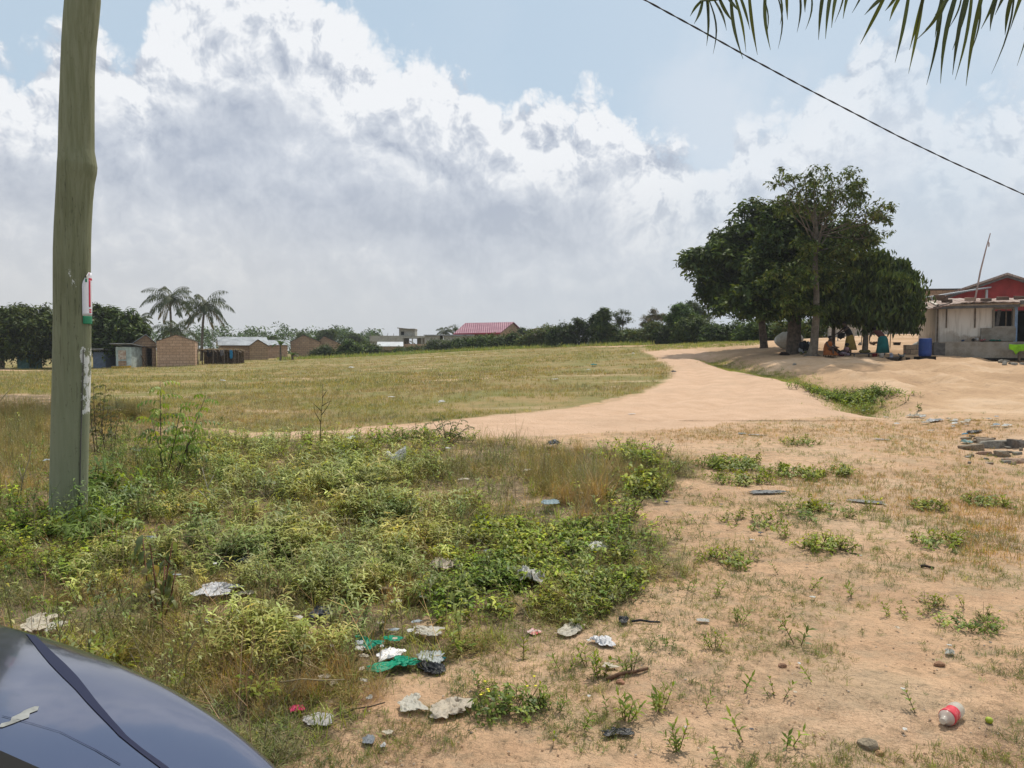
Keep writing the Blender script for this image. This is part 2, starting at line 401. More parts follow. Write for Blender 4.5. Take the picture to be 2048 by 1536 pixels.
def stemt(p0, p1, r, tint=(.6, .5, .3)):
    p0, p1 = np.array(p0, float), np.array(p1, float); d = p1-p0
    a = np.cross(d, [0, 0, 1.0] if abs(d[2]) < .9*np.linalg.norm(d) else [1.0, 0, 0]); a /= np.linalg.norm(a)+1e-9; b = np.cross(d, a); b /= np.linalg.norm(b)+1e-9
    v = []
    for p, rr in ((p0, r), (p1, r*.6)):
        for k in range(3):
            th = 2*math.pi*k/3; v.append(p+a*rr*math.cos(th)+b*rr*math.sin(th))
    q = np.array([[0, 1, 4, 3], [1, 2, 5, 4], [2, 0, 3, 5]])
    return np.array(v), q, np.ones((6, 3))*np.array(tint)
U = lambda a, b: float(RNG.uniform(a, b))
# ------------------------------------------------------------ materials
def newmat(name):
    m = bpy.data.materials.new(name); m.use_nodes = True; m.node_tree.nodes.clear(); return m, m.node_tree
def out(t, sh, disp=None):
    o = N(t, 'ShaderNodeOutputMaterial'); t.links.new(sh if isinstance(sh, bpy.types.NodeSocket) else sh.outputs[0], o.inputs[0])
def leafmat(name, trans=.38, gloss=.025, rough=.5, vary=.25):
    m, t = newmat(name)
    c = N(t, 'ShaderNodeVertexColor', layer_name='Col').outputs[0]
    g = N(t, 'ShaderNodeNewGeometry')
    n = N(t, 'ShaderNodeTexNoise', {'Vector': g.outputs['Position'], 'Scale': 1.7, 'Detail': 3.0}).outputs['Fac']
    c = MIX(t, 1.0, c, N(t, 'ShaderNodeCombineColor', {0: SS(t, n, .3, .7, 1-vary, 1+vary), 1: SS(t, n, .3, .7, 1-vary*.6, 1+vary*.6), 2: SS(t, n, .3, .7, 1, 1)}).outputs[0], 'MULTIPLY')
    d = N(t, 'ShaderNodeBsdfDiffuse', {'Color': c}); tr = N(t, 'ShaderNodeBsdfTranslucent', {'Color': MIX(t, 1.0, c, (1.5, 1.35, .55), 'MULTIPLY')})
    s = N(t, 'ShaderNodeMixShader', {0: trans, 1: d.outputs[0], 2: tr.outputs[0]})
    gl = N(t, 'ShaderNodeBsdfGlossy', {'Color': (1, 1, 1, 1), 'Roughness': rough})
    s = N(t, 'ShaderNodeMixShader', {0: gloss, 1: s.outputs[0], 2: gl.outputs[0]})
    out(t, s); return m
def pmat(name, col, rough=.8, var=.25, scale=4, metal=0, spec=.3, col2=None, bump=0, bscale=30, coat=0, trans=0, detail=6, thr=(.35, .65), alpha=None):
    """plain painted/soil/wood material with blotchy wear"""
    m, t = newmat(name)
    tc = N(t, 'ShaderNodeTexCoord').outputs['Object']
    n = N(t, 'ShaderNodeTexNoise', {'Vector': tc, 'Scale': float(scale), 'Detail': float(detail), 'Roughness': .6}).outputs['Fac']
    c2 = col2 or tuple(x*(1-var) for x in col)
    c = MIX(t, SS(t, n, thr[0], thr[1]), tuple(col), tuple(c2))
    n2 = N(t, 'ShaderNodeTexNoise', {'Vector': tc, 'Scale': float(bscale), 'Detail': 5.0}).outputs['Fac']
    c = MIX(t, .35*min(1, var*3), c, MIX(t, 1.0, c, N(t, 'ShaderNodeCombineColor', {0: SS(t, n2, .3, .7, .55, 1.3), 1: SS(t, n2, .3, .7, .55, 1.3), 2: SS(t, n2, .3, .7, .55, 1.3)}).outputs[0], 'MULTIPLY'))
    ins = {'Base Color': c, 'Roughness': rough, 'Metallic': metal, 'Specular IOR Level': spec, 'Coat Weight': coat}
    b = N(t, 'ShaderNodeBsdfPrincipled', ins)
    if bump:
        bp = N(t, 'ShaderNodeBump', {'Strength': bump, 'Distance': .02, 'Height': n2}); t.links.new(bp.outputs[0], b.inputs['Normal'])
    sh = b.outputs[0]
    if trans:
        tr = N(t, 'ShaderNodeBsdfTranslucent', {'Color': c}); sh = N(t, 'ShaderNodeMixShader', {0: trans, 1: sh, 2: tr.outputs[0]}).outputs[0]
    if alpha:
        tp = N(t, 'ShaderNodeBsdfTransparent'); sh = N(t, 'ShaderNodeMixShader', {0: alpha, 1: tp.outputs[0], 2: sh}).outputs[0]
    out(t, sh); return m
def blockmat(name, c1, c2, mortar, bw=.45, bh=.2, stain=(.10, .075, .05), stain_amt=.5):
    m, t = newmat(name)
    tc = N(t, 'ShaderNodeTexCoord').outputs['Object']; s = N(t, 'ShaderNodeSeparateXYZ', {0: tc})
    v = N(t, 'ShaderNodeCombineXYZ', {0: M(t, 'ADD', s.outputs[0], s.outputs[1]), 1: s.outputs[2], 2: 0.0}).outputs[0]
    b = N(t, 'ShaderNodeTexBrick', {'Vector': v, 'Color1': (*c1, 1), 'Color2': (*c2, 1), 'Mortar': (*mortar, 1), 'Scale': 1.0, 'Mortar Size': .018, 'Brick Width': bw, 'Row Height': bh, 'Bias': -.2})
    n = N(t, 'ShaderNodeTexNoise', {'Vector': tc, 'Scale': 1.1, 'Detail': 6.0, 'Roughness': .65}).outputs['Fac']
    c = MIX(t, M(t, 'MULTIPLY', SS(t, n, .45, .75), stain_amt), b.outputs[0], stain)
    n2 = N(t, 'ShaderNodeTexNoise', {'Vector': tc, 'Scale': 14.0, 'Detail': 4.0}).outputs['Fac']
    c = MIX(t, .5, c, MIX(t, 1.0, c, N(t, 'ShaderNodeCombineColor', {0: SS(t, n2, .3, .7, .55, 1.3), 1: SS(t, n2, .3, .7, .55, 1.3), 2: SS(t, n2, .3, .7, .55, 1.3)}).outputs[0], 'MULTIPLY'))
    bp = N(t, 'ShaderNodeBump', {'Strength': .5, 'Distance': .02, 'Height': b.outputs[1]}); bp.invert = True
    p = N(t, 'ShaderNodeBsdfPrincipled', {'Base Color': c, 'Roughness': .92, 'Specular IOR Level': .15, 'Normal': bp.outputs[0]})
    out(t, p); return m
def roofmat(name, c1, c2, rough=.5, metal=.3, freq=8, axis=0, thr=(.4, .6)):
    m, t = newmat(name)
    tc = N(t, 'ShaderNodeTexCoord').outputs['Object']; s = N(t, 'ShaderNodeSeparateXYZ', {0: tc})
    n = N(t, 'ShaderNodeTexNoise', {'Vector': tc, 'Scale': .8, 'Detail': 5.0, 'Roughness': .6}).outputs['Fac']
    w = M(t, 'SINE', M(t, 'MULTIPLY', s.outputs[axis], 6.283*freq))
    n3 = N(t, 'ShaderNodeTexNoise', {'Vector': tc, 'Scale': 9.0, 'Detail': 5.0, 'Roughness': .7}).outputs['Fac']
    f = SS(t, M(t, 'ADD', M(t, 'MULTIPLY', n, .7), M(t, 'MULTIPLY', n3, .3)), thr[0], thr[1])
    c = MIX(t, f, c1, c2)
    # sheet joints
    j = SS(t, M(t, 'ABSOLUTE', M(t, 'SUBTRACT', M(t, 'FRACT', M(t, 'MULTIPLY', s.outputs[axis], .9)), .5)), .47, .5)
    c = MIX(t, M(t, 'MULTIPLY', j, .4), c, tuple(x*.4 for x in c1))
    bp = N(t, 'ShaderNodeBump', {'Strength': .6, 'Distance': .03, 'Height': w})
    p = N(t, 'ShaderNodeBsdfPrincipled', {'Base Color': c, 'Roughness': rough, 'Metallic': metal, 'Normal': bp.outputs[0]})
    out(t, p); return m
MAT = {}
MAT['leaf'] = leafmat('leaf')
MAT['leaf_dark'] = leafmat('tree_leaf', trans=.2, gloss=.018, vary=.3)
MAT['bark'] = pmat('bark', (.13, .10, .075), .95, .5, 6, bump=.8, bscale=22)
MAT['bark_pale'] = pmat('pale_bark', (.18, .15, .115), .95, .4, 5, bump=.7, bscale=18)
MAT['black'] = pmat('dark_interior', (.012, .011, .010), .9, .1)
# ------------------------------------------------------------ ground sheet
def masks(x, y):
    n = fbm(x*1.3, y*1.3, 4, 31)-.5; n2 = fbm(x*.4, y*.4, 3, 77)-.5
    jit = n*np.clip(y*.06, .35, 2.2)+n2*np.clip(y*.03, .2, 2)
    sc = np.clip(y*.03, .12, 1.0)
    road = np.clip((polyD(x, y, ROAD)+jit*.35)/sc+.5, 0, 1)
    n3 = fbm(x*.9, y*.9, 3, 133)-.5; weed = np.clip((polyD(x, y, WEED)+jit*1.0+n3*1.8)/sc*.28+.56, 0, 1)
    field = np.clip((polyD(x, y, FIELD)+jit*.8)/sc+.5, 0, 1)
    far = np.clip((y-58-6*n2)/8, 0, 1)*np.clip((-.05-x/np.maximum(y, 1))*8, 0, 1); far = np.maximum(far, np.clip((y-72)/10, 0, 1)*np.clip((.30-x/np.maximum(y, 1))*10, 0, 1)); field = np.maximum(field, far)
    sand = np.clip((polyD(x, y, SANDY)+jit*.5)/sc+.5, 0, 1)
    return road, field, weed, sand
def build_ground():
    ys = [-14.0]
    while ys[-1] < 2600:
        y = ys[-1]; st = .035 if y < 5 else .0075*y
        if y < 1.2: st = .3
        ys.append(y+st)
    ys = np.array(ys)
    u = np.concatenate([np.linspace(-6, -.80, 26)[:-1], np.linspace(-.80, .80, 560), np.linspace(.80, 6, 26)[1:]])
    Yg, Ug = np.meshgrid(ys, u, indexing='ij'); Xg = Ug*(np.maximum(Yg, 0)+2.0)
    Zg = H(Xg, Yg)
    # fine crumbs close by
    near = np.clip(1-Yg/14, 0, 1)
    Zg = Zg + near*.030*(fbm(Xg*8, Yg*8, 4, 3)-.5)
    nr, nc = Yg.shape
    V = np.stack([Xg, Yg, Zg], -1).reshape(-1, 3)
    idx = np.arange(nr*nc).reshape(nr, nc)
    Q = np.stack([idx[:-1, :-1], idx[:-1, 1:], idx[1:, 1:], idx[1:, :-1]], -1).reshape(-1, 4)
    r, f, w, s = masks(V[:, 0], V[:, 1])
    C = np.stack([r, f, w, s], -1)
    m, t = newmat('ground')
    at = N(t, 'ShaderNodeVertexColor', layer_name='Col')
    sp = N(t, 'ShaderNodeSeparateColor', {0: at.outputs[0]}); rd, fd, wd = sp.outputs; sd = at.outputs[1]
    P = N(t, 'ShaderNodeNewGeometry').outputs['Position']
    nz = lambda s, d=6.0, r=.6: N(t, 'ShaderNodeTexNoise', {'Vector': P, 'Scale': s, 'Detail': d, 'Roughness': r}).outputs['Fac']
    n_big, n_mid, n_sm, n_fine = nz(.35), nz(1.6), nz(7.0), nz(45.0, 4.0, .7)
    # bare reddish dirt with bleached and browner patches
    dirt = MIX(t, SS(t, n_mid, .35, .65), (.60, .395, .245), (.49, .315, .195))
    dirt = MIX(t, M(t, 'MULTIPLY', SS(t, n_big, .45, .65), .6), dirt, (.66, .475, .325))
    speck = SS(t, n_sm, .52, .66)
    dirt = MIX(t, M(t, 'MULTIPLY', speck, .65), dirt, (.34, .235, .145))
    dirt = MIX(t, M(t, 'MULTIPLY', SS(t, n_fine, .56, .72), .6), dirt, (.20, .135, .085))
    dirt = MIX(t, M(t, 'MULTIPLY', SS(t, nz(.9, 7.0, .68), .50, .62), .6), dirt, (.44, .33, .215))
    wet = N(t, 'ShaderNodeTexNoise', {'Vector': N(t, 'ShaderNodeVectorMath', {0: P, 1: (1.0, 1.7, 1)}, operation='MULTIPLY').outputs[0], 'Scale': 3.3, 'Detail': 7.0, 'Roughness': .7}).outputs['Fac']
    dirt = MIX(t, M(t, 'MULTIPLY', SS(t, wet, .50, .62), .55), dirt, (.40, .30, .20))
    dirt = MIX(t, M(t, 'MULTIPLY', SS(t, nz(16.0, 5.0, .7), .54, .66), .5), dirt, (.27, .20, .125))
    # packed road
    road = MIX(t, SS(t, n_mid, .3, .7), (.62, .43, .30), (.54, .365, .245))
    road = MIX(t, M(t, 'MULTIPLY', SS(t, wet, .56, .68), .35), road, (.40, .28, .19))
    road = MIX(t, M(t, 'MULTIPLY', SS(t, n_sm, .58, .75), .3), road, (.44, .31, .21))
    road = MIX(t, M(t, 'MULTIPLY', SS(t, n_big, .48, .62), .45), road, (.50, .35, .24))
    road = MIX(t, M(t, 'MULTIPLY', SS(t, n_fine, .6, .74), .4), road, (.30, .2, .13))
    # orange sand of the yard
    sand = MIX(t, SS(t, n_big, .35, .65), (.56, .385, .24), (.46, .305, .185))
    sand = MIX(t, M(t, 'MULTIPLY', SS(t, wet, .50, .64), .6), sand, (.36, .24, .155))
    sand = MIX(t, M(t, 'MULTIPLY', SS(t, n_big, .5, .36), .4), sand, (.66, .50, .36))
    # thin dry turf
    st = N(t, 'ShaderNodeVectorMath', {0: P, 1: (.35, 1.6, 1)}, operation='MULTIPLY').outputs[0]
    n_str = N(t, 'ShaderNodeTexNoise', {'Vector': st, 'Scale': .30, 'Detail': 4.0}).outputs['Fac']
    fld = MIX(t, SS(t, n_big, .38, .62), (.22, .205, .08), (.33, .24, .115))
    fld = MIX(t, M(t, 'MULTIPLY', SS(t, n_mid, .45, .7), .5), fld, (.19, .18, .075))
    fld = MIX(t, M(t, 'MULTIPLY', SS(t, n_str, .60, .70), .75), fld, (.56, .41, .27))
    soil = MIX(t, SS(t, n_sm, .4, .62), (.24, .18, .115), (.14, .105, .065))
    soil = MIX(t, M(t, 'MULTIPLY', SS(t, n_mid, .48, .62), .8), soil, (.48, .34, .22))
    c = MIX(t, sd, dirt, sand)
    edge = lambda v: SS(t, M(t, 'ADD', v, M(t, 'MULTIPLY', M(t, 'SUBTRACT', n_sm, .5), .8)), .3, .7)
    c = MIX(t, edge(fd), c, fld); c = MIX(t, edge(wd), c, soil); c = MIX(t, edge(rd), c, road)
    # far country beyond the field goes dark green
    hgt = M(t, 'ADD', M(t, 'MULTIPLY', n_fine, .35), M(t, 'ADD', n_sm, M(t, 'MULTIPLY', nz(18.0), .5)))
    bp = N(t, 'ShaderNodeBump', {'Strength': 1.0, 'Distance': .05, 'Height': hgt})
    b = N(t, 'ShaderNodeBsdfPrincipled', {'Base Color': c, 'Roughness': .95, 'Specular IOR Level': .1, 'Normal': bp.outputs[0]})
    out(t, b)
    o = npmesh('ground', V, Q, C, m, smooth=True); tag(o, 'bare reddish earth, dirt road and thin dry turf of the open lot', 'ground', kind='structure')
build_ground()
# ------------------------------------------------------------ buildings
MAT['block'] = blockmat('mud_block', (.40, .275, .18), (.31, .21, .135), (.20, .14, .095), .5, .24)
MAT['block_red'] = blockmat('reddish_block', (.52, .35, .245), (.43, .28, .19), (.27, .19, .13), .5, .24, stain_amt=.25)
MAT['block_grey'] = blockmat('cement_block', (.44, .42, .37), (.36, .34, .30), (.26, .25, .22), .5, .24)
MAT['block_old'] = blockmat('old_brown_block', (.40, .285, .19), (.30, .21, .145), (.19, .14, .10), .5, .24)
MAT['zinc'] = roofmat('zinc_sheet', (.42, .44, .46), (.26, .27, .28), .45, .5)
MAT['zinc_rust'] = roofmat('rusty_sheet', (.22, .13, .095), (.36, .29, .25), .75, .1, freq=6)
MAT['roof_red'] = roofmat('maroon_sheet', (.15, .022, .055), (.21, .07, .10), .42, .2, freq=3)
MAT['plaster'] = None
MAT['wood'] = pmat('weathered_wood', (.16, .12, .085), .9, .5, 7, bump=.5)
MAT['wood_grey'] = pmat('grey_board', (.11, .105, .10), .85, .4, 5, bump=.4)
MAT['grey'] = pmat('grey_cement', (.27, .25, .215), .95, .35, 2.5, bump=.5, col2=(.19, .165, .13))
MAT['redwall'] = pmat('red_painted_wall', (.30, .035, .035), .8, .35, 1.2)
MAT['teal'] = pmat('faded_teal_board', (.10, .23, .21), .8, .45, 4)
MAT['palegreen'] = pmat('pale_painted_board', (.50, .60, .58), .8, .35, 3)
MAT['bluegrey'] = pmat('blue_grey_board', (.13, .17, .24), .8, .3, 3)
MAT['thatch'] = pmat('dry_thatch', (.20, .145, .09), .95, .6, 9, bump=1)
def plastermat():
    m, t = newmat('stained_plaster')
    tc = N(t, 'ShaderNodeTexCoord').outputs['Object']; s = N(t, 'ShaderNodeSeparateXYZ', {0: tc})
    n = N(t, 'ShaderNodeTexNoise', {'Vector': tc, 'Scale': 1.3, 'Detail': 7.0, 'Roughness': .68}).outputs['Fac']
    st = N(t, 'ShaderNodeVectorMath', {0: tc, 1: (6, 6, .7)}, operation='MULTIPLY').outputs[0]
    ns = N(t, 'ShaderNodeTexNoise', {'Vector': st, 'Scale': 1.4, 'Detail': 5.0}).outputs['Fac']
    # splashed mud low down, reaching higher about the middle of the wall
    up = M(t, 'ADD', SS(t, s.outputs[2], 2.15, .45), M(t, 'MULTIPLY', M(t, 'SUBTRACT', n, .5), 1.5))
    mid = SS(t, M(t, 'ABSOLUTE', M(t, 'SUBTRACT', s.outputs[0], 3.0)), 2.8, 1.2)
    f = M(t, 'MULTIPLY', SS(t, up, .42, .75), M(t, 'ADD', .35, M(t, 'MULTIPLY', mid, .6)))
    c = MIX(t, SS(t, ns, .4, .7), (.64, .59, .52), (.50, .45, .385))
    c = MIX(t, f, c, (.24, .165, .105))
    c = MIX(t, M(t, 'MULTIPLY', SS(t, ns, .6, .75), .5), c, (.25, .23, .20))
    out(t, N(t, 'ShaderNodeBsdfPrincipled', {'Base Color': c, 'Roughness': .9, 'Specular IOR Level': .2})); return m
MAT['plaster'] = plastermat()
def wall_holes(mb, x0, x1, z0, z1, y, th, holes, mi=0):
    """front-facing wall in the XZ plane with real rectangular openings (x0,x1,z0,z1)"""
    xs = sorted({x0, x1, *[h[0] for h in holes], *[h[1] for h in holes]}); zs = sorted({z0, z1, *[h[2] for h in holes], *[h[3] for h in holes]})
    for a, b in zip(xs[:-1], xs[1:]):
        run = None
        for c, d in zip(zs[:-1], zs[1:]):
            cx, cz = (a+b)/2, (c+d)/2
            if any(h[0] < cx < h[1] and h[2] < cz < h[3] for h in holes):
                if run: mb.box(((a+b)/2, y+th/2, (run[0]+run[1])/2), (b-a, th, run[1]-run[0]), mi=mi); run = None
            else: run = (run[0], d) if run else (c, d)
        if run: mb.box(((a+b)/2, y+th/2, (run[0]+run[1])/2), (b-a, th, run[1]-run[0]), mi=mi)
def house(name, label, loc, rz, w, L, eave, peak, mw, mr, gable='front', holes=(), ov=.35, cat='house', group=None, roof=True, px=None, rth=.05, back=True, dark=True):
    """w along local x, L along local y (away); gable faces front (ridge along y) or side (ridge along x). px = ridge position"""
    if loc[0] < -3: a_ = math.atan2(-loc[0], loc[1]); rz = rz+a_; w *= math.cos(a_)
    e = empty(name, loc, rz, label, cat, group); T = .18
    m = MB(); wall_holes(m, -w/2, w/2, -.4, eave, 0, T, list(holes))
    m.box((0, L-T/2, eave/2-.2), (w, T, eave+.4)); m.box((-w/2+T/2, L/2, eave/2-.2), (T, L-2*T-.004, eave+.4)); m.box((w/2-T/2, L/2, eave/2-.2), (T, L-2*T-.004, eave+.4))
    pk = 0 if px is None else px
    if gable == 'front':
        tri = [(-w/2, eave), (w/2, eave), (pk, peak)]
        for yy in (0, L-T): m.prism(tri, T, lambda a, b, t, yy=yy: (a, yy+t, b))
    else:
        pk = L/2 if px is None else px
        tri = [(0, eave), (L, eave), (pk, peak)]
        for xx in (-w/2, w/2-T): m.prism(tri, T, lambda a, b, t, xx=xx: (xx+t, a, b))
    m.build('wall', mw, e)

    if roof:
        r = MB()
        if gable == 'front':
            for sgn, xe in ((-1, -w/2), (1, w/2)):
                sl = (peak-eave)/abs(xe-pk); xo = xe+sgn*ov; zo = eave-sl*ov
                poly = [(pk, peak+.03), (xo, zo+.03), (xo, zo+.03+rth), (pk, peak+.03+rth)]
                r.prism(poly, L+2*ov, lambda a, b, t: (a, -ov+t, b))
        else:
            for ye, sgn in ((0, -1), (L, 1)):
                sl = (peak-eave)/abs(ye-pk); yo = ye+sgn*ov; zo = eave-sl*ov
                poly = [(pk, peak+.03), (yo, zo+.03), (yo, zo+.03+rth), (pk, peak+.03+rth)]
                r.prism(poly, w+2*ov, lambda a, b, t: (-w/2-ov+t, a, b))
        r.build('roof', mr, e)
    return e
def pxw(x0, x1, D): return (x1-x0)/F*D
def base(px, py, D):
    p = Wp(px, py, D); z = Hf(p.x, p.y); return Vector((p.x, p.y, min(p.z, z)))
def at(px, D, z=None):
    x = (px-1024)/F*D/ (math.cos(PITCH)+0) * 1.0; return Vector((x, D, Hf(x, D) if z is None else z))
def hpx(py0, py1, D): return (py1-py0)/F*D
# --- left edge of the lot
D = 66
e = house('block_house', 'brown block house cut off by the left edge, beside the teal shack', at(-14, D), 0, 2.2, 3, 2.0, 2.4, MAT['block'], MAT['zinc'], ov=.2)
def shack(name, label, px0, px1, D, h, mat, roofm, door=None, lean=.25, cat='kiosk', dep=1.8, awn=.5):
    w = pxw(px0, px1, D); e = empty(name, at((px0+px1)/2, D), 0, label, cat)
    m = MB(); hl = [door] if door else []
    wall_holes(m, -w/2, w/2, 0, h, 0, .06, hl); m.box((-w/2+.03, dep/2, h/2), (.06, dep-.13, h)); m.box((w/2-.03, dep/2, h/2), (.06, dep-.13, h)); m.box((0, dep-.03, h/2), (w, .06, h))
    m.build('wall', mat, e)
    r = MB(); r.prism([(-awn, h+lean), (dep+.2, h-.02), (dep+.2, h+.03), (-awn, h+lean+.05)], w+.5, lambda a, b, t: (-w/2-.25+t, a, b)); r.build('roof', roofm, e)
    return e, w
e, w = shack('teal_shack', 'small teal board shack with a flat awning, left of the round mango tree', 36, 60, 65, 1.25, MAT['teal'], MAT['zinc'], (-.25, .25, .35, 1.1))
b = MB();
for i in range(7): b.box((-.45+i*.15, -.03, .62), (.13, .03, 1.1))
b.build('board', MAT['teal'], e)
e, w = shack('blue_kiosk', 'low blue grey kiosk under the tree just right of the pole', 187, 212, 64, 1.35, MAT['bluegrey'], MAT['zinc'])
MB().box((0, -.04, .72), (w*.8, .04, .7)).build('shutter', MAT['bluegrey'], e)
e, w = shack('pale_kiosk', 'pale painted kiosk with a picture panel beside the left doorway house', 233, 264, 62, 1.75, MAT['palegreen'], MAT['zinc'])
MB().box((-.1, -.035, 1.1), (.62, .04, .75)).build('picture_panel', pmat('picture_panel', (.35, .22, .16), .7, .6, 6, col2=(.55, .5, .42)), e)
MB().box((-.1, -.03, .35), (.66, .03, .5)).build('lower_board', MAT['block'], e)
# crates of yellow bottles in front
for i in range(7):
    e = empty('bottle_crate', at(228+i*5.2, 61), 0, 'yellow crate in the row on the ground before the pale kiosk', 'crate', 'yellow crates in front of the pale kiosk')
    MB().box((0, 0, .10), (.19, .3, .2), jit=.01).build('crate_box', pmat('yellow_plastic', (.50, .33, .04), .6, .3, 8) if i == 0 else bpy.data.materials['yellow_plastic'], e)
    r = MB(); r.box((0, 0, .215), (.14, .24, .03)); r.build('bottle_tops', MAT['zinc'], e)
# house with dark doorway and leaning beams, and the plain gabled one
D = 64
e = house('doorway_house', 'unfinished block house with open doorway and leaning beams, left of the plain gabled house', at(291, D), 0, pxw(268, 314, D), 5, hpx(688, 735, D), hpx(671, 735, D), MAT['block'], MAT['zinc'],
          holes=[(.05, .55, 0, 1.6), (-.75, -.45, .9, 1.5)], ov=.25, px=.1)
for x0, x1 in ((-.65, -.05), (.1, -.05)):
    MB().tube([(x0, -.12, 1.75), (x1+.2, -.5, 0)], .04, 5).build('beam', MAT['wood'], e)
MB().box((0, -.06, 1.72), (1.9, .1, .1)).build('lintel', MAT['wood'], e)
D = 62
house('gabled_block_house', 'plain windowless brown block house with a stepped gable facing the field', at(353.5, D), R(-4), pxw(315, 392, D), 4.5, hpx(684, 734, D), hpx(671.5, 734, D), MAT['block_red'], MAT['wood'], ov=.05, rth=.03)
# thatched lean-to fence with washing
D = 66
e = empty('thatched_shelter', at(436, D), 0, 'low dark thatched shelter with washing hung along its open side', 'shelter')
w = pxw(396, 478, D); m = MB()
for i in range(9):
    x = -w/2+i*w/8; m.build  # posts
    MB().tube([(x, 0, -.1), (x+U(-.05, .05), 0, 1.25)], .045, 5).build('post', MAT['wood'], e)
V, Q, C = [], [], []
tt = leaf(.5, .05, .9, 2, tint=(.23, .17, .11))
n = 900; P = np.stack([RNG.uniform(-w/2, w/2, n), RNG.uniform(-.3, 1.6, n), 1.28+RNG.uniform(-.08, .12, n)], 1)
o = scatter('thatch_roof', [tt], P, RNG.uniform(.7, 1.3, n), np.array([1., 1, 1])*RNG.uniform(.5, 1.2, (n, 1)), MAT['leaf'], parent=e)
MB().box((0, .65, 1.24), (w, 1.9, .06)).build('roof_frame', MAT['thatch'], e)
MB().box((0, 1.5, .6), (w, .08, 1.2)).build('back_wall', MAT['thatch'], e)
clothm = {}
def cloth(c, key=None):
    k = key or c
    if k not in clothm: clothm[k] = pmat('cloth', c, .9, .25, 5, trans=.2)
    return clothm[k]
def hang(name, label, P0, w, h, c, rz=0, cat='cloth', group=None):
    n = 8; vs, fs = [], []
    for i in range(n+1):
        for j in range(n+1):
            u, v = i/n-.5, j/n
            vs.append((u*w*(1-.25*v*abs(math.sin(i))), .04*math.sin(i*1.9)*v+U(-.01, .01), -h*v+.05*math.cos(i)*v))
    for i in range(n):
        for j in range(n): q = i*(n+1)+j; fs.append((q, q+n+1, q+n+2, q+1))
    o = MB().add(vs, fs).build(name, cloth(c), None, True); o.location = P0; o.rotation_euler = (0, 0, rz)
    s = o.modifiers.new('s', 'SOLIDIFY'); s.thickness = .008; tag(o, label, cat, group); return o
g = at(436, D)
hang('hanging_cloth', 'bright blue cloth hung on the thatched shelter', at(463.5, 65.6, g.z+1.25), .28, .75, (.03, .28, .55))
hang('hanging_cloth', 'black garment hung on the thatched shelter', at(420, 65.6, g.z+1.25), .45, .6, (.015, .015, .02))
hang('hanging_cloth', 'grey washing hung near the middle of the thatched shelter', at(445, 65.6, g.z+1.25), .35, .5, (.2, .2, .22))
for i, (px, top) in enumerate(((398, 677), (427, 663), (449, 700), (470, 702))):
    p = at(px, 65.3); 
    o = MB().tube([(0, 0, -.1), (.05, 0, .9), (.0, 0, hpx(top, 729, 65.3))], [.035, .03, .02], 5).build('bamboo_pole', MAT['bark_pale']); o.location = p
    tag(o, ['thin upright pole at the left end of the thatched shelter', 'tallest thin pole standing beside the thatched shelter', 'short pole in front of the middle of the thatched shelter', 'short pole at the right end of the thatched shelter'][i], 'pole')
# silver roofed house, its gable wall to the right
D = 84
e = house('silver_roofed_house', 'brown block house with a long patched silver sheet roof, gable to the right', at(489, D), R(4), pxw(443, 536, D), 5, hpx(693, 722, D), hpx(677, 722, D), MAT['block'], MAT['zinc'], gable='side', ov=.25, px=2.8)
D = 80
house('gable_house', 'narrow brown block gable next to the banana plant', at(519, D), 0, pxw(500, 537, D), 4, hpx(689, 717, D), hpx(677, 717, D), MAT['block'], MAT['wood'], ov=.12, px=-.1)
D = 92
house('silver_shed', 'low block shed with silver roof behind the banana plant', at(553, D), 0, pxw(534, 580, D), 4, hpx(686, 712, D), hpx(677, 712, D), MAT['block_red'], MAT['zinc'], gable='side', ov=.25)
D = 96
house('double_gable_house', 'left dark brown block gable of the adjoining pair behind the bushes', at(612, D), 0, pxw(584, 643, D), 6, hpx(684, 714, D), hpx(670.5, 714, D), MAT['block_old'], MAT['wood_grey'], ov=.15, px=-.25)
D = 100
house('double_gable_house', 'right dark brown block gable of the adjoining pair, partly behind the left one', at(657, D), 0, pxw(631, 684, D), 6, hpx(688, 712, D), hpx(672, 712, D), MAT['block_old'], MAT['wood_grey'], ov=.15, px=-.5)
# unfinished cement building with stair tower
D = 125
e = empty('unfinished_building', at(800, D, 1.6-(700-700)*D/F), 0, 'grey unfinished flat cement building with a small stair tower on top', 'building')
def bx(m, x0, x1, y0, y1, dep, dy=0): a, b = (x0-800)/F*D, (x1-800)/F*D; z0, z1 = -(y1-700)/F*D, -(y0-700)/F*D; m.box(((a+b)/2, dy+dep/2, (z0+z1)/2), (b-a, dep, z1-z0))
m = MB(); bx(m, 740, 806, 671.5, 683, 8); bx(m, 740, 806, 683, 702, 8, .3); bx(m, 806, 862, 672, 676, 8); bx(m, 830, 862, 676, 702, 8, 3)
for x in (806, 824, 843, 859): bx(m, x, x+2, 676, 702, .25, .1)
m.build('wall', MAT['block_grey'], e)
m = MB(); bx(m, 797, 829, 657, 671.4, 3, 1); m.build('stair_tower', MAT['block_grey'], e)
m = MB(); m.prism([((794-800)/F*D, 43.5/F*D), ((830-800)/F*D, 40.6/F*D), ((830-800)/F*D, 41.4/F*D), ((794-800)/F*D, 45/F*D)], 4, lambda a, b, t: (a, .5+t, b)); m.build('tower_roof', MAT['grey'], e)
m = MB(); bx(m, 801, 807, 663, 670, .05, .95); m.build('window', MAT['black'], e)
m = MB(); m.box((1.8, .6, .95), (2.4, .12, .12), ry=.5); m.box((2.6, .6, .95), (2.4, .12, .12), ry=.5); m.build('beam', MAT['wood'], e)
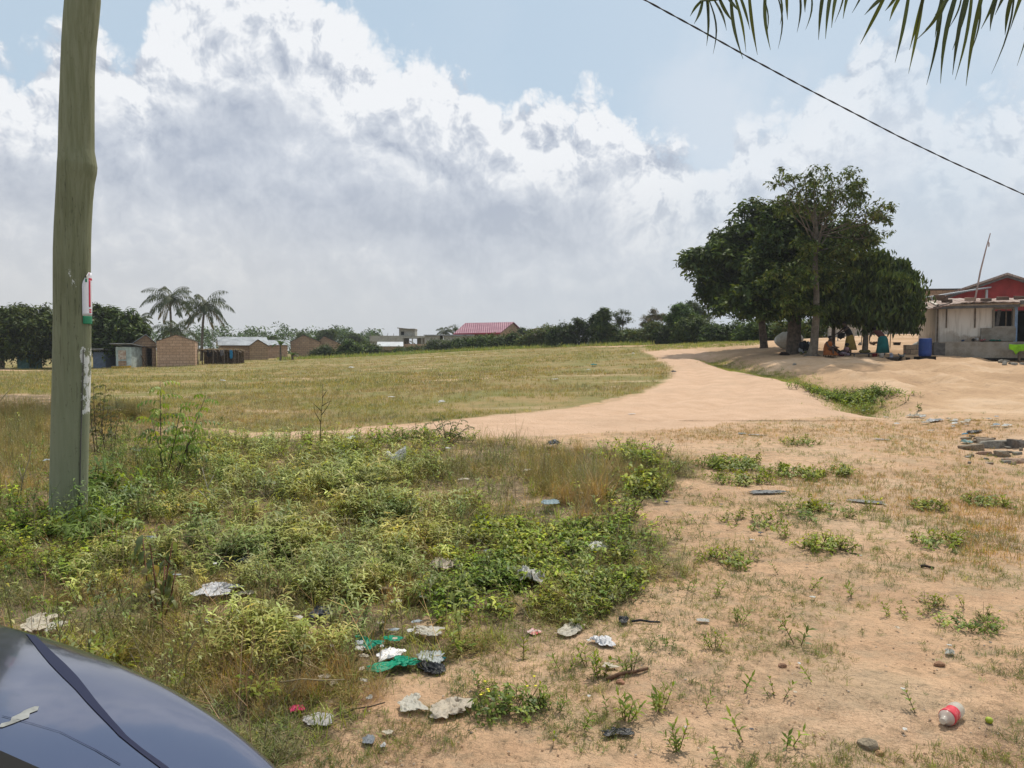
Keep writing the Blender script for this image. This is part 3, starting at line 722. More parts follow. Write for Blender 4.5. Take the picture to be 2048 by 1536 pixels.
for x, tp in ((741, 668), (752, 666), (758, 659), (775, 666), (787, 667)):
    MB().tube([((x-800)/F*D, .5, 28.4/F*D), ((x-800)/F*D+U(-.05, .05), .5, (700-tp)/F*D)], .04, 4).build('rebar', MAT['wood_grey'], e)
# low shed with pale roof, block yard wall, and the long unfinished row
D = 104
e = house('pale_roofed_shed', 'low brown shed with a shining pale sheet roof before the unfinished building', at(781, D), 0, pxw(759, 803, D), 4, hpx(691, 706, D), hpx(683, 706, D), MAT['block_old'], roofmat('bright_sheet', (.62, .64, .64), (.5, .5, .5), .4, .3), gable='side', ov=.3)
D = 106
m = MB(); w = pxw(803, 866, D)
m.box((0, .1, .6), (w, .18, 2.2)); e = m.build('yard_wall', MAT['block_red']); e.location = at(834, D, .45+.3); tag(e, 'pale brown block yard wall right of the shining shed roof', 'wall')
D = 112
e = empty('long_block_building', at(897, D, 1.6), 0, 'long unroofed cement block building in front of the maroon roof', 'building')
def bx2(m, x0, x1, y0, y1, dep, dy=0): a, b = (x0-897)/F*D, (x1-897)/F*D; m.box(((a+b)/2, dy+dep/2, (700-(y0+y1)/2)/F*D), (b-a, dep, (y1-y0)/F*D))
m = MB(); bx2(m, 850, 880, 671.5, 700, 5); bx2(m, 880, 888, 680, 700, 5); bx2(m, 888, 924, 672, 700, 5); bx2(m, 924, 946, 672, 675, 5); bx2(m, 938, 945, 675, 700, 5); bx2(m, 924, 938, 675, 700, 2, 3); m.build('wall', MAT['block_grey'], e)
m = MB(); bx2(m, 848, 948, 669.5, 671.3, 5.4, -.3); m.build('roof_slab', MAT['zinc'], e)
# maroon roofed house
D = 118
x0, x1 = 908, 1046
e = empty('maroon_roofed_house', at(975, D, 1.6), R(0), 'large block house with a long maroon sheet roof and a brown gable end', 'house')
P = lambda px, py, y: ((px-975)/F*(D+y), y, (700-py)/F*(D+y))
m = MB(); A = P(1004, 667, 0); B = P(1044, 665, 4)
m.add([P(914, 667, 0), P(1000, 665, 0), P(1000, 705, 0), P(914, 705, 0)], [(0, 1, 2, 3)])
m.add([P(1000, 665, 0), P(1040, 665, 9), P(1040, 705, 9), P(1000, 705, 0), P(1023, 646, 4.5)], [(0, 3, 2, 1, 4)])
m.add([P(914, 705, 9), P(1040, 705, 9), P(1040, 665, 9), P(914, 665, 9)], [(0, 1, 2, 3)]); m.add([P(914, 667, 0), P(914, 667, 9), P(914, 705, 9), P(914, 705, 0)], [(0, 1, 2, 3)])
m.build('wall', MAT['block'], e)
m = MB()
for q in ([P(907, 667.5, -.6), P(1001, 665.5, -.6), P(1026, 644.2, 4.5), P(929, 646, 4.5)], [P(929, 646, 4.5), P(1026, 644.2, 4.5), P(1047, 666, 9.6), P(948, 667, 9.6)]): m.add(q, [(0, 1, 2, 3)])
r = m.build('roof', MAT['roof_red'], e); s = r.modifiers.new('s', 'SOLIDIFY'); s.thickness = .12
m = MB(); m.tube([P(907, 668.3, -.62), P(1001, 666.3, -.62)], .14, 4); m.build('eaves_board', pmat('bright_red_fascia', (.30, .02, .04), .5, .1), e)
D = 125
house('hidden_house', 'pale house roof peeping over the bushes right of the maroon roof', at(1074, D), 0, pxw(1061, 1092, D), 5, hpx(660, 695, D), hpx(655, 695, D), MAT['plaster'], MAT['zinc_rust'], ov=.3)
# green fence posts
for i, (px, D) in enumerate(((849, 98), (946, 95), (1276, 80))):
    if i == 2: continue
    o = MB().tube([(0, 0, -.2), (0, 0, 1.9)], .06, 6).build('fence_post', MAT['grey']); o.location = at(px, D); tag(o, ['weathered post standing in the bushes below the long block building', 'weathered post standing in the bushes below the maroon roof'][i], 'post')
# ------------------------------------------------------------ right side compound
D = 62
e = house('brick_building', 'large plain brown block building behind the white house', at(1925, D), R(-6), pxw(1790, 2060, D), 9, hpx(575, 662, D), hpx(571, 662, D), MAT['block'], MAT['wood_grey'], gable='side', ov=.15, rth=.1, px=4)
D = 46
e = empty('red_gabled_house', at(2008, D), 0, 'red walled house with a wide low grey sheet gable rising behind the white house', 'house')
z = Hf(*at(2008, D)[:2]); Pz = lambda px, py, y=0: ((px-2008)/F*D, y, 1.6-(py-700)/F*D-z)
m = MB(); pl = [Pz(1868, 600), Pz(1868, 693), Pz(2148, 693), Pz(2148, 600), Pz(2008, 556)]
m.prism([(p[0], p[2]) for p in pl], 7, lambda a, b, t: (a+.64*t, t, b)); m.build('wall', MAT['redwall'], e)
m = MB()
for a, b in (((2008, 552), (1880, 596)), ((2008, 552), (2160, 600))):
    A, B = Pz(*a), Pz(*b); m.prism([(A[0], A[2]), (B[0], B[2]), (B[0], B[2]+.13), (A[0], A[2]+.13)], 8, lambda x, y, t: (x+.64*(t-.5), t-.5, y))
m.build('roof', MAT['zinc_rust'], e)
m = MB()
for a, b in (((2008, 557), (1886, 600)), ((2008, 557), (2160, 604))):
    A, B = Pz(*a), Pz(*b); m.prism([(A[0], A[2]-.02), (B[0], B[2]-.02), (B[0], B[2]+.10), (A[0], A[2]+.10)], .05, lambda x, y, t: (x-.34, t-.56, y))
m.build('fascia', MAT['wood_grey'], e)
# pale lean-to roof between them
o = MB(); A = Wp(1863, 595, 43); o.prism([(0, 0), (3.4, .55), (3.4, .62), (0, .07)], 1.5, lambda a, b, t: (a, t, b)); o.box((.1, .1, -1.5), (.1, .1, 3)); o.box((3.2, .1, -1.2), (.1, .1, 3.3)); 
o = o.build('lean_to_roof', MAT['zinc']); o.location = A; tag(o, 'pale tilted roof sheet between the white house and the red gable', 'roof')
# the long white house
D = 37.0
z0 = Hf(*at(1950, D)[:2]); K = D/F
WX0 = (1877-1024)*K; WR = R(-20)
e = empty('white_house', Vector((WX0, D, z0)), WR, 'long low white plastered house with a rusty sheet roof held down by blocks', 'house')
def X(px):
    u = (px-1024)/F; c_, s_ = math.cos(-WR), math.sin(-WR); return (u*D-WX0)/(c_+u*s_)
def LW(px, y, z): return Vector((WX0, D, z0)) + Matrix.Rotation(WR, 3, 'Z') @ Vector((X(px), y, z))
Z = lambda py: 1.6-(py-700)*K-z0
Wd = 7.6
plinth = 0
m = MB(); wall_holes(m, 0, Wd, -.2, Z(607), 1.0, .16, [(X(1996), X(2034), Z(653), Z(619)), (X(2041), X(2075), Z(695), Z(613))])
m.box((Wd-.08, 3.6, 1.2), (.16, 4.9, 2.8)); m.box((Wd/2, 6.1, 1.2), (Wd, .16, 2.8))
m.prism([(1.17, -.2), (6.0, -.2), (6.0, Z(607)), (3.3, Z(594)), (1.17, Z(607))], .16, lambda a, b, t: (t, a, b)); m.build('wall', MAT['plaster'], e)
# rusty roof
m = MB(); n = 40; vs, fs = [], []
for j, (y, zz) in enumerate(((.25, Z(607.5)), (1.6, Z(602)), (3.3, Z(590)), (6.5, Z(604)))):
    for i in range(n+1):
        x = -.45+(Wd+.9)*i/n; dip = .22*math.exp(-((x+.45)/.9)**2); vs.append((x, y, zz+.03*(i % 2)+.05*math.sin(x*.9+j)-dip))
for j in range(3):
    for i in range(n): q = j*(n+1)+i; fs.append((q, q+1, q+n+2, q+n+1))
r = m.add(vs, fs).build('roof', MAT['zinc_rust'], e); s = r.modifiers.new('s', 'SOLIDIFY'); s.thickness = .04
MB().box(((X(1866)+X(2040))/2, .35, Z(614.5)), (X(2040)-X(1866), .10, .13), ry=-.012).build('roof_beam', MAT['wood_grey'], e)
m = MB().box(((X(2040)+Wd)/2, .3, Z(607.5)), (Wd-X(2040), .10, .2)).build('roof_beam', MAT['wood_grey'], e)
for px in (1877, 1898.5, 1957, 2020): MB().box((X(px)+.05, .86, (Z(607)+Z(700))/2-.05), (.07, .07, Z(607)-Z(700)+.1)).build('support_post', MAT['wood'], e) if px in (1877,) else MB().box((X(px), .965, (Z(612)+Z(655))/2), (.05, .06, Z(612)-Z(655))).build('wall_strip', MAT['wood'], e)
# window with frame
m = MB(); x0, x1, za, zb = X(1994.5), X(2035.5), Z(654.5), Z(617.5)
for c, d in ((((x0+x1)/2, .96, zb), (x1-x0, .12, .09)), (((x0+x1)/2, .94, za), (x1-x0+.1, .18, .09)), ((x0, .96, (za+zb)/2), (.09, .12, zb-za-.09)), ((x1, .96, (za+zb)/2), (.09, .12, zb-za-.09))): m.box(c, d)
wf = m.build('window', MAT['grey'], e); MB().box((x0+.22, 1.06, (za+zb)/2), (.16, .03, zb-za-.12), ry=.12).build('shutter', MAT['wood_grey'], wf)
MB().box((Wd/2, 2.6, 1.2), (Wd-.4, .05, 2.4)).build('dark_backing', MAT['black'], e)  # black sheet standing in for the shade inside the room
m = MB(); m.box((X(2036.8)+.06, .955, (Z(700)+Z(612))/2), (.15, .09, Z(612)-Z(700))); m.build('door_frame', pmat('pale_blue_paint', (.22, .34, .52), .6, .35, 3), e)
m = MB(); m.box(((X(1969)+X(2040))/2, .93, (Z(656)+Z(682))/2), (X(2040)-X(1969), .12, Z(656)-Z(682))); m.build('render_patch', MAT['grey'], e)
# plinth terrace in front
m = MB(); a, b = X(1874), X(2048)+2.0
m.box(((a+b)/2, .35, Z(702)), (b-a, 1.15, Z(684)-Z(720)), jit=.02); m.build('terrace', MAT['grey'], e)
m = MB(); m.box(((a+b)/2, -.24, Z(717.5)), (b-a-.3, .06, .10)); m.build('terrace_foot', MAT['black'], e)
MB().box((X(1846), .9, Z(700)), (X(1878)-X(1812), .5, Z(687)-Z(708)), jit=.03).build('side_block', MAT['block_old'], e)
MB().box((X(1876), -.1, Z(702)), (.5, .3, Z(684)-Z(717)), jit=.02).build('dark_step', MAT['wood_grey'], e)
# loose blocks on the roof
blk = pmat('loose_block', (.17, .115, .085), .95, .4, 6, bump=.6); blk2 = pmat('pale_block', (.40, .28, .21), .95, .3, 6, bump=.6)
for i, (px, py, w_, lab) in enumerate([(1880.5, 592.5, 18, 'leftmost'), (1888.5, 597, 19, 'second from the left of the'), (1898, 601.5, 19, 'third from the left of the'), (1943.5, 599.5, 19, 'pale reddish, fourth from the left of the'), (1977, 601, 18, 'fifth from the left of the'), (2012, 598.5, 20, 'sixth from the left of the'), (2044, 598, 18, 'rightmost visible of the')]):
    o = MB().box((0, 0, 0), (w_*K, .22, .16), jit=.015).build('roof_block', blk2 if i == 3 else blk, bevel=.012); o.location = LW(px, .75+.1*(i % 3), Z(py)+.02); o.rotation_euler = (.12, 0, WR+U(-.15, .15))
    tag(o, ('leftmost of the blocks' if i == 0 else lab+' blocks')+' weighing down the rusty roof', 'block', 'blocks lying on the rusty roof')
# leaning antenna pole
o = MB().tube([(0, 0, -.4), (.28, 0, 1.3), (.55, 0, 2.5), (.72, 0, 3.15)], [.045, .04, .03, .022], 6); o.tube([(.60, 0, 2.75), (.70, .05, 2.66), (.69, .05, 2.5)], .03, 5)
o = o.build('antenna_pole', pmat('pinkish_pole', (.42, .32, .29), .8, .3, 5)); o.location = LW(1956, 1.2, Z(593)); tag(o, 'thin leaning pole rising from the rusty roof of the white house', 'pole')
# ------------------------------------------------------------ trees and bushes
def clump(nl, L, W, droop, spread=1.0, seed=0, tints=((.05, .085, .022),), segs=2, up=.2):
    r = random.Random(seed); parts = []
    for i in range(nl):
        yaw = r.uniform(0, 6.28); pit = r.gauss(up, .45)-droop*.6
        tn = r.choice(tints); k = r.uniform(.75, 1.25)
        parts.append(xf(leaf(L*r.uniform(.7, 1.2), W*r.uniform(.8, 1.2), droop*r.uniform(.5, 1.4), segs, fold=.2), (r.gauss(0, .10)*spread, r.gauss(0, .10)*spread, r.gauss(0, .07)*spread), yaw, pit, r.uniform(-.6, .6), tint=tuple(x*k for x in tn)))
    return join(parts)
G_DARK = ((.042, .070, .014), (.034, .056, .012), (.052, .082, .015))
G_MID = ((.068, .105, .020), (.085, .12, .022), (.055, .085, .018))
G_YEL = ((.11, .13, .03), (.09, .12, .03), (.13, .125, .04))
G_GREY = ((.075, .095, .05), (.06, .08, .04))
CL = {
 'rosette': [clump(11, .34, .13, .8, 1.2, s, G_DARK+G_MID) for s in range(3)],
 'rosette_y': [clump(11, .34, .13, .8, 1.2, s, G_MID+G_YEL[:1]) for s in range(3)],
 'droop': [clump(12, .40, .10, 1.4, 1.3, s+5, G_MID+G_DARK) for s in range(3)],
 'mango': [clump(12, .30, .10, .6, 1.4, s+9, G_DARK+G_DARK+G_MID) for s in range(3)],
 'bush': [clump(12, .24, .10, .5, 1.6, s+14, G_MID+G_DARK, up=.6) for s in range(3)],
 'bush_y': [clump(12, .24, .09, .5, 1.6, s+21, G_MID+G_YEL, up=.7) for s in range(3)],
 'bush_g': [clump(12, .22, .08, .5, 1.7, s+27, G_GREY+G_MID, up=.7) for s in range(3)],
 'dry': [clump(10, .24, .08, .5, 1.6, s+33, ((.17, .13, .07), (.14, .12, .06), (.08, .09, .03)), up=.7) for s in range(2)],
}
def crown_pts(blobs, n, shell=.72, per=16):
    """leaf clumps gathered into sprays, so that the outline is ragged and gaps stay open"""
    nc = max(8, n//per); w = np.array([b[3]*b[4]*b[5] for b in blobs])**.72; w /= w.sum(); k = RNG.choice(len(blobs), nc, p=w); B = np.array(blobs)[k]
    d = RNG.normal(size=(nc, 3)); d /= np.linalg.norm(d, axis=1)[:, None]
    r = np.where(RNG.random(nc) < shell, RNG.uniform(.72, 1.08, nc), RNG.uniform(.15, .75, nc))
    Cc = B[:, :3]+d*B[:, 3:6]*r[:, None]
    size = np.cbrt(B[:, 3]*B[:, 4]*B[:, 5])
    j = RNG.integers(0, nc, n); sg = np.clip(.26*size[j], .12, .55)*RNG.uniform(.6, 1.3, nc)[j]
    off = RNG.normal(size=(n, 3))*np.array([1, 1, .5]); rad = np.linalg.norm(off[:, :2], axis=1)
    off[:, 2] -= .28*rad**2*.6
    return Cc[j]+off*sg[:, None], d[j]
def blobs_from_px(lst, D, origin, dy=.9):
    """(px,py,rx,ry[,doff]) -> local ellipsoids"""
    outl = []
    for b in lst:
        px, py, rx, ry = b[:4]; dd = b[4] if len(b) > 4 else 0
        p = Wp(px, py, D+dd)-origin; k = D/F
        outl.append((p.x, p.y, p.z, rx*k, max(rx, ry)*k*dy, ry*k))
    return outl
def tree(name, label, px, D, blobs, kind, n, s=1.0, trunk=.2, fork=.45, bark='bark', limbs=6, cat='tree', group=None, col=(1, 1, 1), shell=.72, bend=(0, 0), py_base=None, tn=None):
    o = at(px, D); e = empty(name, o, 0, label, cat, group)
    bl = blobs_from_px(blobs, D, o); cz = np.mean([b[2] for b in bl]); top = max(b[2]+b[5]*.5 for b in bl)
    m = MB(); fz = max(.5, fork*min(b[2] for b in bl)+.1) if fork < 1 else fork
    cx = sum(b[0]*b[3] for b in bl)/sum(b[3] for b in bl)*.25
    f = Vector((cx+bend[0], bend[1], fz))
    m.tube([(0, 0, -.3), (trunk*.1, 0, .12), (f.x*.4, f.y*.4, fz*.5), f], [trunk*1.7, trunk*1.15, trunk*.95, trunk*.85], 9, wob=.07)
    for i in range(limbs*len(bl) if len(bl) < 4 else limbs+len(bl)):
        b = bl[i % len(bl)]
        t = Vector((b[0]+U(-.6, .6)*b[3], b[1]+U(-.5, .5)*b[4], b[2]+U(-.2, .75)*b[5]))
        mid = f.lerp(t, .5)+Vector((U(-.1, .1), U(-.1, .1), .12*(t-f).length))
        r0 = trunk*U(.28, .55); m.tube([f-Vector((0, 0, .15)), f.lerp(mid, .5)+Vector((0, 0, .08)), mid, t], [r0, r0*.75, r0*.5, r0*.15], 5)
        for _ in range(3):
            q = mid.lerp(t, U(.1, .9)); t2 = q+Vector((U(-.5, .5)*b[3], U(-.5, .5)*b[4], U(.0, .6)*b[5])); m.tube([q, q.lerp(t2, .5)+Vector((0, 0, .05)), t2], [r0*.3, r0*.2, r0*.08], 4)
    m.build('trunk', MAT[bark], e, smooth=True)
    P, d = crown_pts(bl, n, shell)
    az = np.arctan2(d[:, 1], d[:, 0]); S = RNG.uniform(.7, 1.3, n)*s
    C = np.array(col)*np.exp(RNG.normal(0, .18, (n, 1)))
    scatter('crown', CL[kind], P, S, C, MAT['leaf_dark'], tilt=RNG.uniform(0, .5, n), taz=az, parent=e)
    return e
# --- the big shade trees by the compound
e = tree('shade_tree', 'dark spreading tree whose slim trunk stands furthest left in the shady group', 1526, 47, [(1440, 520, 62, 38), (1475, 470, 48, 45), (1470, 575, 52, 48), (1520, 450, 50, 45), (1545, 545, 60, 70), (1400, 512, 26, 14), (1432, 572, 32, 34), (1545, 420, 30, 25)], 'rosette', 3000, 1.25, .21, .85)
e = tree('shade_tree', 'dense dark tree with the thickest trunk, beside the white water tank', 1586, 40, [(1580, 520, 70, 60), (1570, 455, 45, 40), (1600, 575, 90, 48), (1530, 588, 55, 32), (1630, 500, 55, 50), (1620, 450, 50, 35), (1470, 606, 38, 18), (1555, 410, 25, 18), (1680, 580, 55, 50), (1700, 470, 38, 28)], 'rosette', 3600, 1.05, .36, .8)
e = tree('shade_tree', 'drooping yellow green tree over the working people, right of the group', 1728, 38.5, [(1740, 560, 60, 42), (1780, 590, 52, 48), (1715, 600, 56, 34), (1800, 545, 32, 26), (1815, 615, 24, 38), (1765, 628, 46, 20), (1690, 560, 40, 40), (1730, 520, 40, 18)], 'droop', 3300, .95, .13, .9, bark='bark_pale')
# tall sparse tree, bare twigs showing at its top
px, D = 1628, 36.5; o = at(px, D); e = empty('sparse_tree', o, 0, 'tall pale trunked tree with a thin see-through top above the shady group', 'tree')
k = D/F; L = lambda x, y, d=0: Wp(x, y, D+d)-o
m = MB(); m.tube([L(1622, 722), L(1624, 712), L(1628, 690), L(1632, 640), L(1633, 590), L(1630, 530), L(1634, 470), L(1630, 420)], [.42, .26, .2, .17, .14, .12, .09, .05], 9, wob=.05)
for i in range(7):
    a = i*.9; m.tube([L(1624, 708), L(1624+22*math.cos(a), 716+4*math.sin(a), -.6*math.sin(a)), L(1624+36*math.cos(a+.2), 722+4*math.sin(a), -1.1*math.sin(a))], [.12, .07, .03], 5)
tips = [(1560, 360), (1585, 352), (1612, 345), (1640, 350), (1668, 358), (1700, 352), (1722, 362), (1730, 388), (1700, 400), (1760, 430), (1776, 440), (1745, 470), (1600, 385), (1570, 395), (1660, 390), (1690, 430), (1630, 370), (1650, 420), (1735, 425), (1590, 420), (1545, 400), (1710, 380), (1740, 500), (1750, 476), (1615, 400)]
ends = []
for i, (x, y) in enumerate(tips):
    a = L(1631, U(430, 520)); b = L(x, y, U(-2, 2)); mid = a.lerp(b, .5)+Vector((U(-.25, .25), U(-.3, .3), U(-.1, .3)))
    m.tube([a, a.lerp(mid, .5)+Vector((0, 0, -.05)), mid, b], [.04, .03, .02, .008], 5)
    for j in range(7):
        q = mid.lerp(b, U(0, 1)); t2 = q+Vector((U(-.8, .8), U(-.8, .8), U(-.1, .8))); m.tube([q, q.lerp(t2, .5)+Vector((U(-.08, .08), 0, U(0, .1))), t2], [.016, .012, .006], 4)
        if y > 395 or RNG.random() < .62: ends.append(q.lerp(t2, 1))
    ends.append(b)
m.build('trunk', MAT['bark_pale'], e, smooth=True)
E = np.array([list(v) for v in ends]); n = 3*len(E)
P = np.repeat(E, 3, 0)+RNG.normal(0, .13, (n, 3))*np.array([1, 1, .6])
bl = blobs_from_px([(1620, 505, 70, 35), (1690, 500, 45, 32), (1580, 560, 60, 35), (1650, 570, 60, 40), (1600, 604, 55, 22), (1725, 478, 35, 14), (1745, 440, 28, 12), (1590, 370, 22, 14), (1700, 372, 20, 14)], D, o)
P2, d2 = crown_pts(bl, 720, .7); P = np.concatenate([P, P2]); n = len(P)
scatter('crown', CL['rosette_y'], P, RNG.uniform(.4, .85, n), np.ones((n, 3))*np.exp(RNG.normal(0, .2, (n, 1))), MAT['leaf_dark'], parent=e)
# extra pale trunk behind
e = tree('slim_tree', 'thin pale trunk standing between the seated and the standing person', 1664, 41, [(1665, 600, 45, 40), (1690, 620, 35, 25)], 'rosette', 500, .9, .11, .9, bark='bark_pale')
# --- left trees
tree('mango_tree', 'broad round dark mango tree at the far left edge', 60, 66, [(50, 660, 60, 45), (0, 670, 45, 40), (85, 665, 45, 40), (40, 630, 45, 22), (-40, 670, 40, 40), (60, 690, 60, 25), (100, 645, 25, 25)], 'mango', 3000, 1.35, .38, .8, col=(1.15, 1.0, 1.0))
tree('shade_tree', 'dark leafy tree just right of the pole, over the blue kiosk', 210, 66, [(205, 650, 40, 40), (245, 660, 38, 40), (180, 660, 30, 50), (260, 640, 22, 22), (210, 625, 32, 20), (225, 690, 45, 22), (265, 675, 22, 30)], 'mango', 2200, 1.3, .26, .8, col=(1.1, 1.1, 1.1))
def palm(name, label, px, D, py_crown, lean, R_, nf=20, tr=.16, cat='palm', hang_=1.0, sc=1.0, tint=(1, 1, 1), ntr=None):
    o = at(px, D); e = empty(name, o, 0, label, cat); h = hpx(py_crown, 700-(o.z-1.6)*F/D, D)
    m = MB(); c = Vector((lean, 0, h)); m.tube([(0, 0, -.3), (lean*.15, 0, h*.3), (lean*.5, 0, h*.7), c], [tr*1.4, tr, tr*.85, tr*.7], 8, wob=.06); m.build('trunk', MAT['bark_pale'], e, True)
    for i in range(nf):
        yaw = i*2.399+U(-.2, .2); el0 = 1.4-1.75*(i/nf)**.9*hang_+U(-.12, .12); Lf = R_*U(.85, 1.1); parts = []; pos = np.array([0., 0, 0]); el = el0; ns = 16; prev = pos.copy(); dirh = np.array([math.cos(yaw), math.sin(yaw)])
        side = np.array([-math.sin(yaw), math.cos(yaw), 0])
        for s_ in range(ns):
            st = Lf/ns; nxt = pos+np.array([dirh[0]*math.cos(el), dirh[1]*math.cos(el), math.sin(el)])*st
            parts.append(stemt(pos, nxt, .028*sc*(1-s_/ns)+.006, (.09, .10, .04)))
            f = (s_+.5)/ns; ll = R_*.30*math.sin(math.pi*min(1, f*.85+.14))**.7
            for sg in (-1, 1):
                for q in range(2):
                    pp = pos+(nxt-pos)*(q*.5+U(0, .3)); yl = yaw+sg*(1.15-.5*f)+U(-.1, .1)
                    parts.append(xf(leaf(ll*U(.85, 1.1), .075*sc, .7+U(0, .6), 2, tint=(.055, .075, .03) if i < nf*.85 else (.14, .12, .06)), pp, yl, -.25-.3*f+U(-.15, .15)+el*.4, 0))
            pos = nxt; el -= (.075+.06*f)*hang_*(1.15 if el > -.9 else .2)
        v, q, cc = join(parts); ob = npmesh('frond', v+np.array(c), q, cc*np.array(tint)*U(.8, 1.2), MAT['leaf'], e)
    return e
palm('coconut_palm', 'taller left coconut palm of the pair behind the doorway house', 345, 92, 600, -.1, 3.7, 24)
palm('coconut_palm', 'right coconut palm with a bare leaning trunk beside the thatched shelter', 404, 84, 615, .45, 3.5, 22)
palm('young_palm', 'low young palm filling the gap beneath the taller left coconut palm', 352, 88, 660, 0, 3.0, 16, .14)
palm('young_palm', 'small palm showing above the right side of the tree by the blue kiosk', 283, 96, 640, 0, 2.0, 14, .1)
palm('distant_palm', 'small distant palm left of the maroon roof', 891, 150, 664, 0, 2.6, 16, .14)
# banana plant
o = at(562, 76); e = empty('banana_plant', o, 0, 'banana plant with ragged broad leaves in front of the brown gables', 'banana plant')
for (dx, hh, nl) in ((0, 1.6, 9), (1.2, .5, 6)):
    MB().tube([(dx, 0, -.1), (dx, 0, hh)], [.13, .08], 8).build('stem', MAT['leaf'] if False else MAT['bark_pale'], e)
    for i in range(nl):
        a = i*2.4; v, q, c = xf(leaf(1.35*(.75 if dx else 1), .42, 1.3, 6, fold=.3, tint=(.06, .11, .03)), (dx, 0, hh-.05), a, 1.1-.1*i)
        npmesh('leaf', v, q, c*U(.8, 1.2), MAT['leaf'], e)
# tree silhouettes on the horizon
tree('distant_tree', 'dark round lone tree on the skyline above the double gables', 653, 150, [(653, 668, 15, 11), (645, 664, 8, 7)], 'mango', 500, 1.6, .2, .9)
tree('distant_tree', 'pale grey green tree top showing behind the double gables', 607, 140, [(607, 672, 12, 6)], 'bush_g', 260, 1.3, .15, .9, col=(1.5, 1.5, 1.5))
tree('distant_tree', 'small bushy tree on the skyline left of the unfinished building', 710, 150, [(708, 676, 9, 8), (722, 680, 10, 6)], 'bush', 350, 1.3, .15, .9)
tree('distant_tree', 'narrow upright bare-topped tree beside the distant palm', 912, 145, [(911, 660, 3.5, 14)], 'bush_g', 160, .9, .08, .5)
tree('distant_tree', 'low shrubby tree behind the banana plant', 545, 120, [(545, 680, 12, 7)], 'bush', 300, 1.2, .15, .9)
tree('distant_tree', 'small tree over the roof ridge at the right end of the maroon roof', 1050, 122, [(1046, 662, 8, 6), (1056, 668, 6, 7)], 'bush', 260, 1.1, .12, .8)
# hedge-row bushes along the far side of the field
def bush(label, px, D, blobs, kind='bush', n=500, s=1.0, col=(1, 1, 1), name='bush', group='bushes along the far edge of the field', cat='bush', shell=.8):
    o = at(px, D); e = empty(name, o, 0, label, cat, group); bl = blobs_from_px(blobs, D, o)
    m = MB()
    for b in bl:
        for _ in range(7):
            t = Vector((b[0]+U(-.8, .8)*b[3], b[1]+U(-.6, .6)*b[4], b[2]+U(-.1, .9)*b[5])); m.tube([(b[0]*.8+U(-.2, .2), 0, -.15), Vector((b[0]*.9, 0, b[2]*.5)), t], [.05, .035, .01], 4)
    m.build('stem', MAT['bark'], e)
    P, d = crown_pts(bl, n, shell)
    low = RNG.random(n) < .38; P[low, 2] = P[low, 2]*RNG.uniform(0, .8, low.sum()); P[:, 2] = np.maximum(P[:, 2], RNG.uniform(.03, .25, n))
    scatter('foliage', CL[kind], P, RNG.uniform(.7, 1.35, n)*s, np.array(col)*np.exp(RNG.normal(0, .2, (n, 1))), MAT['leaf_dark'], tilt=RNG.uniform(0, .5, n), taz=np.arctan2(d[:, 1], d[:, 0]), parent=e)
    return e
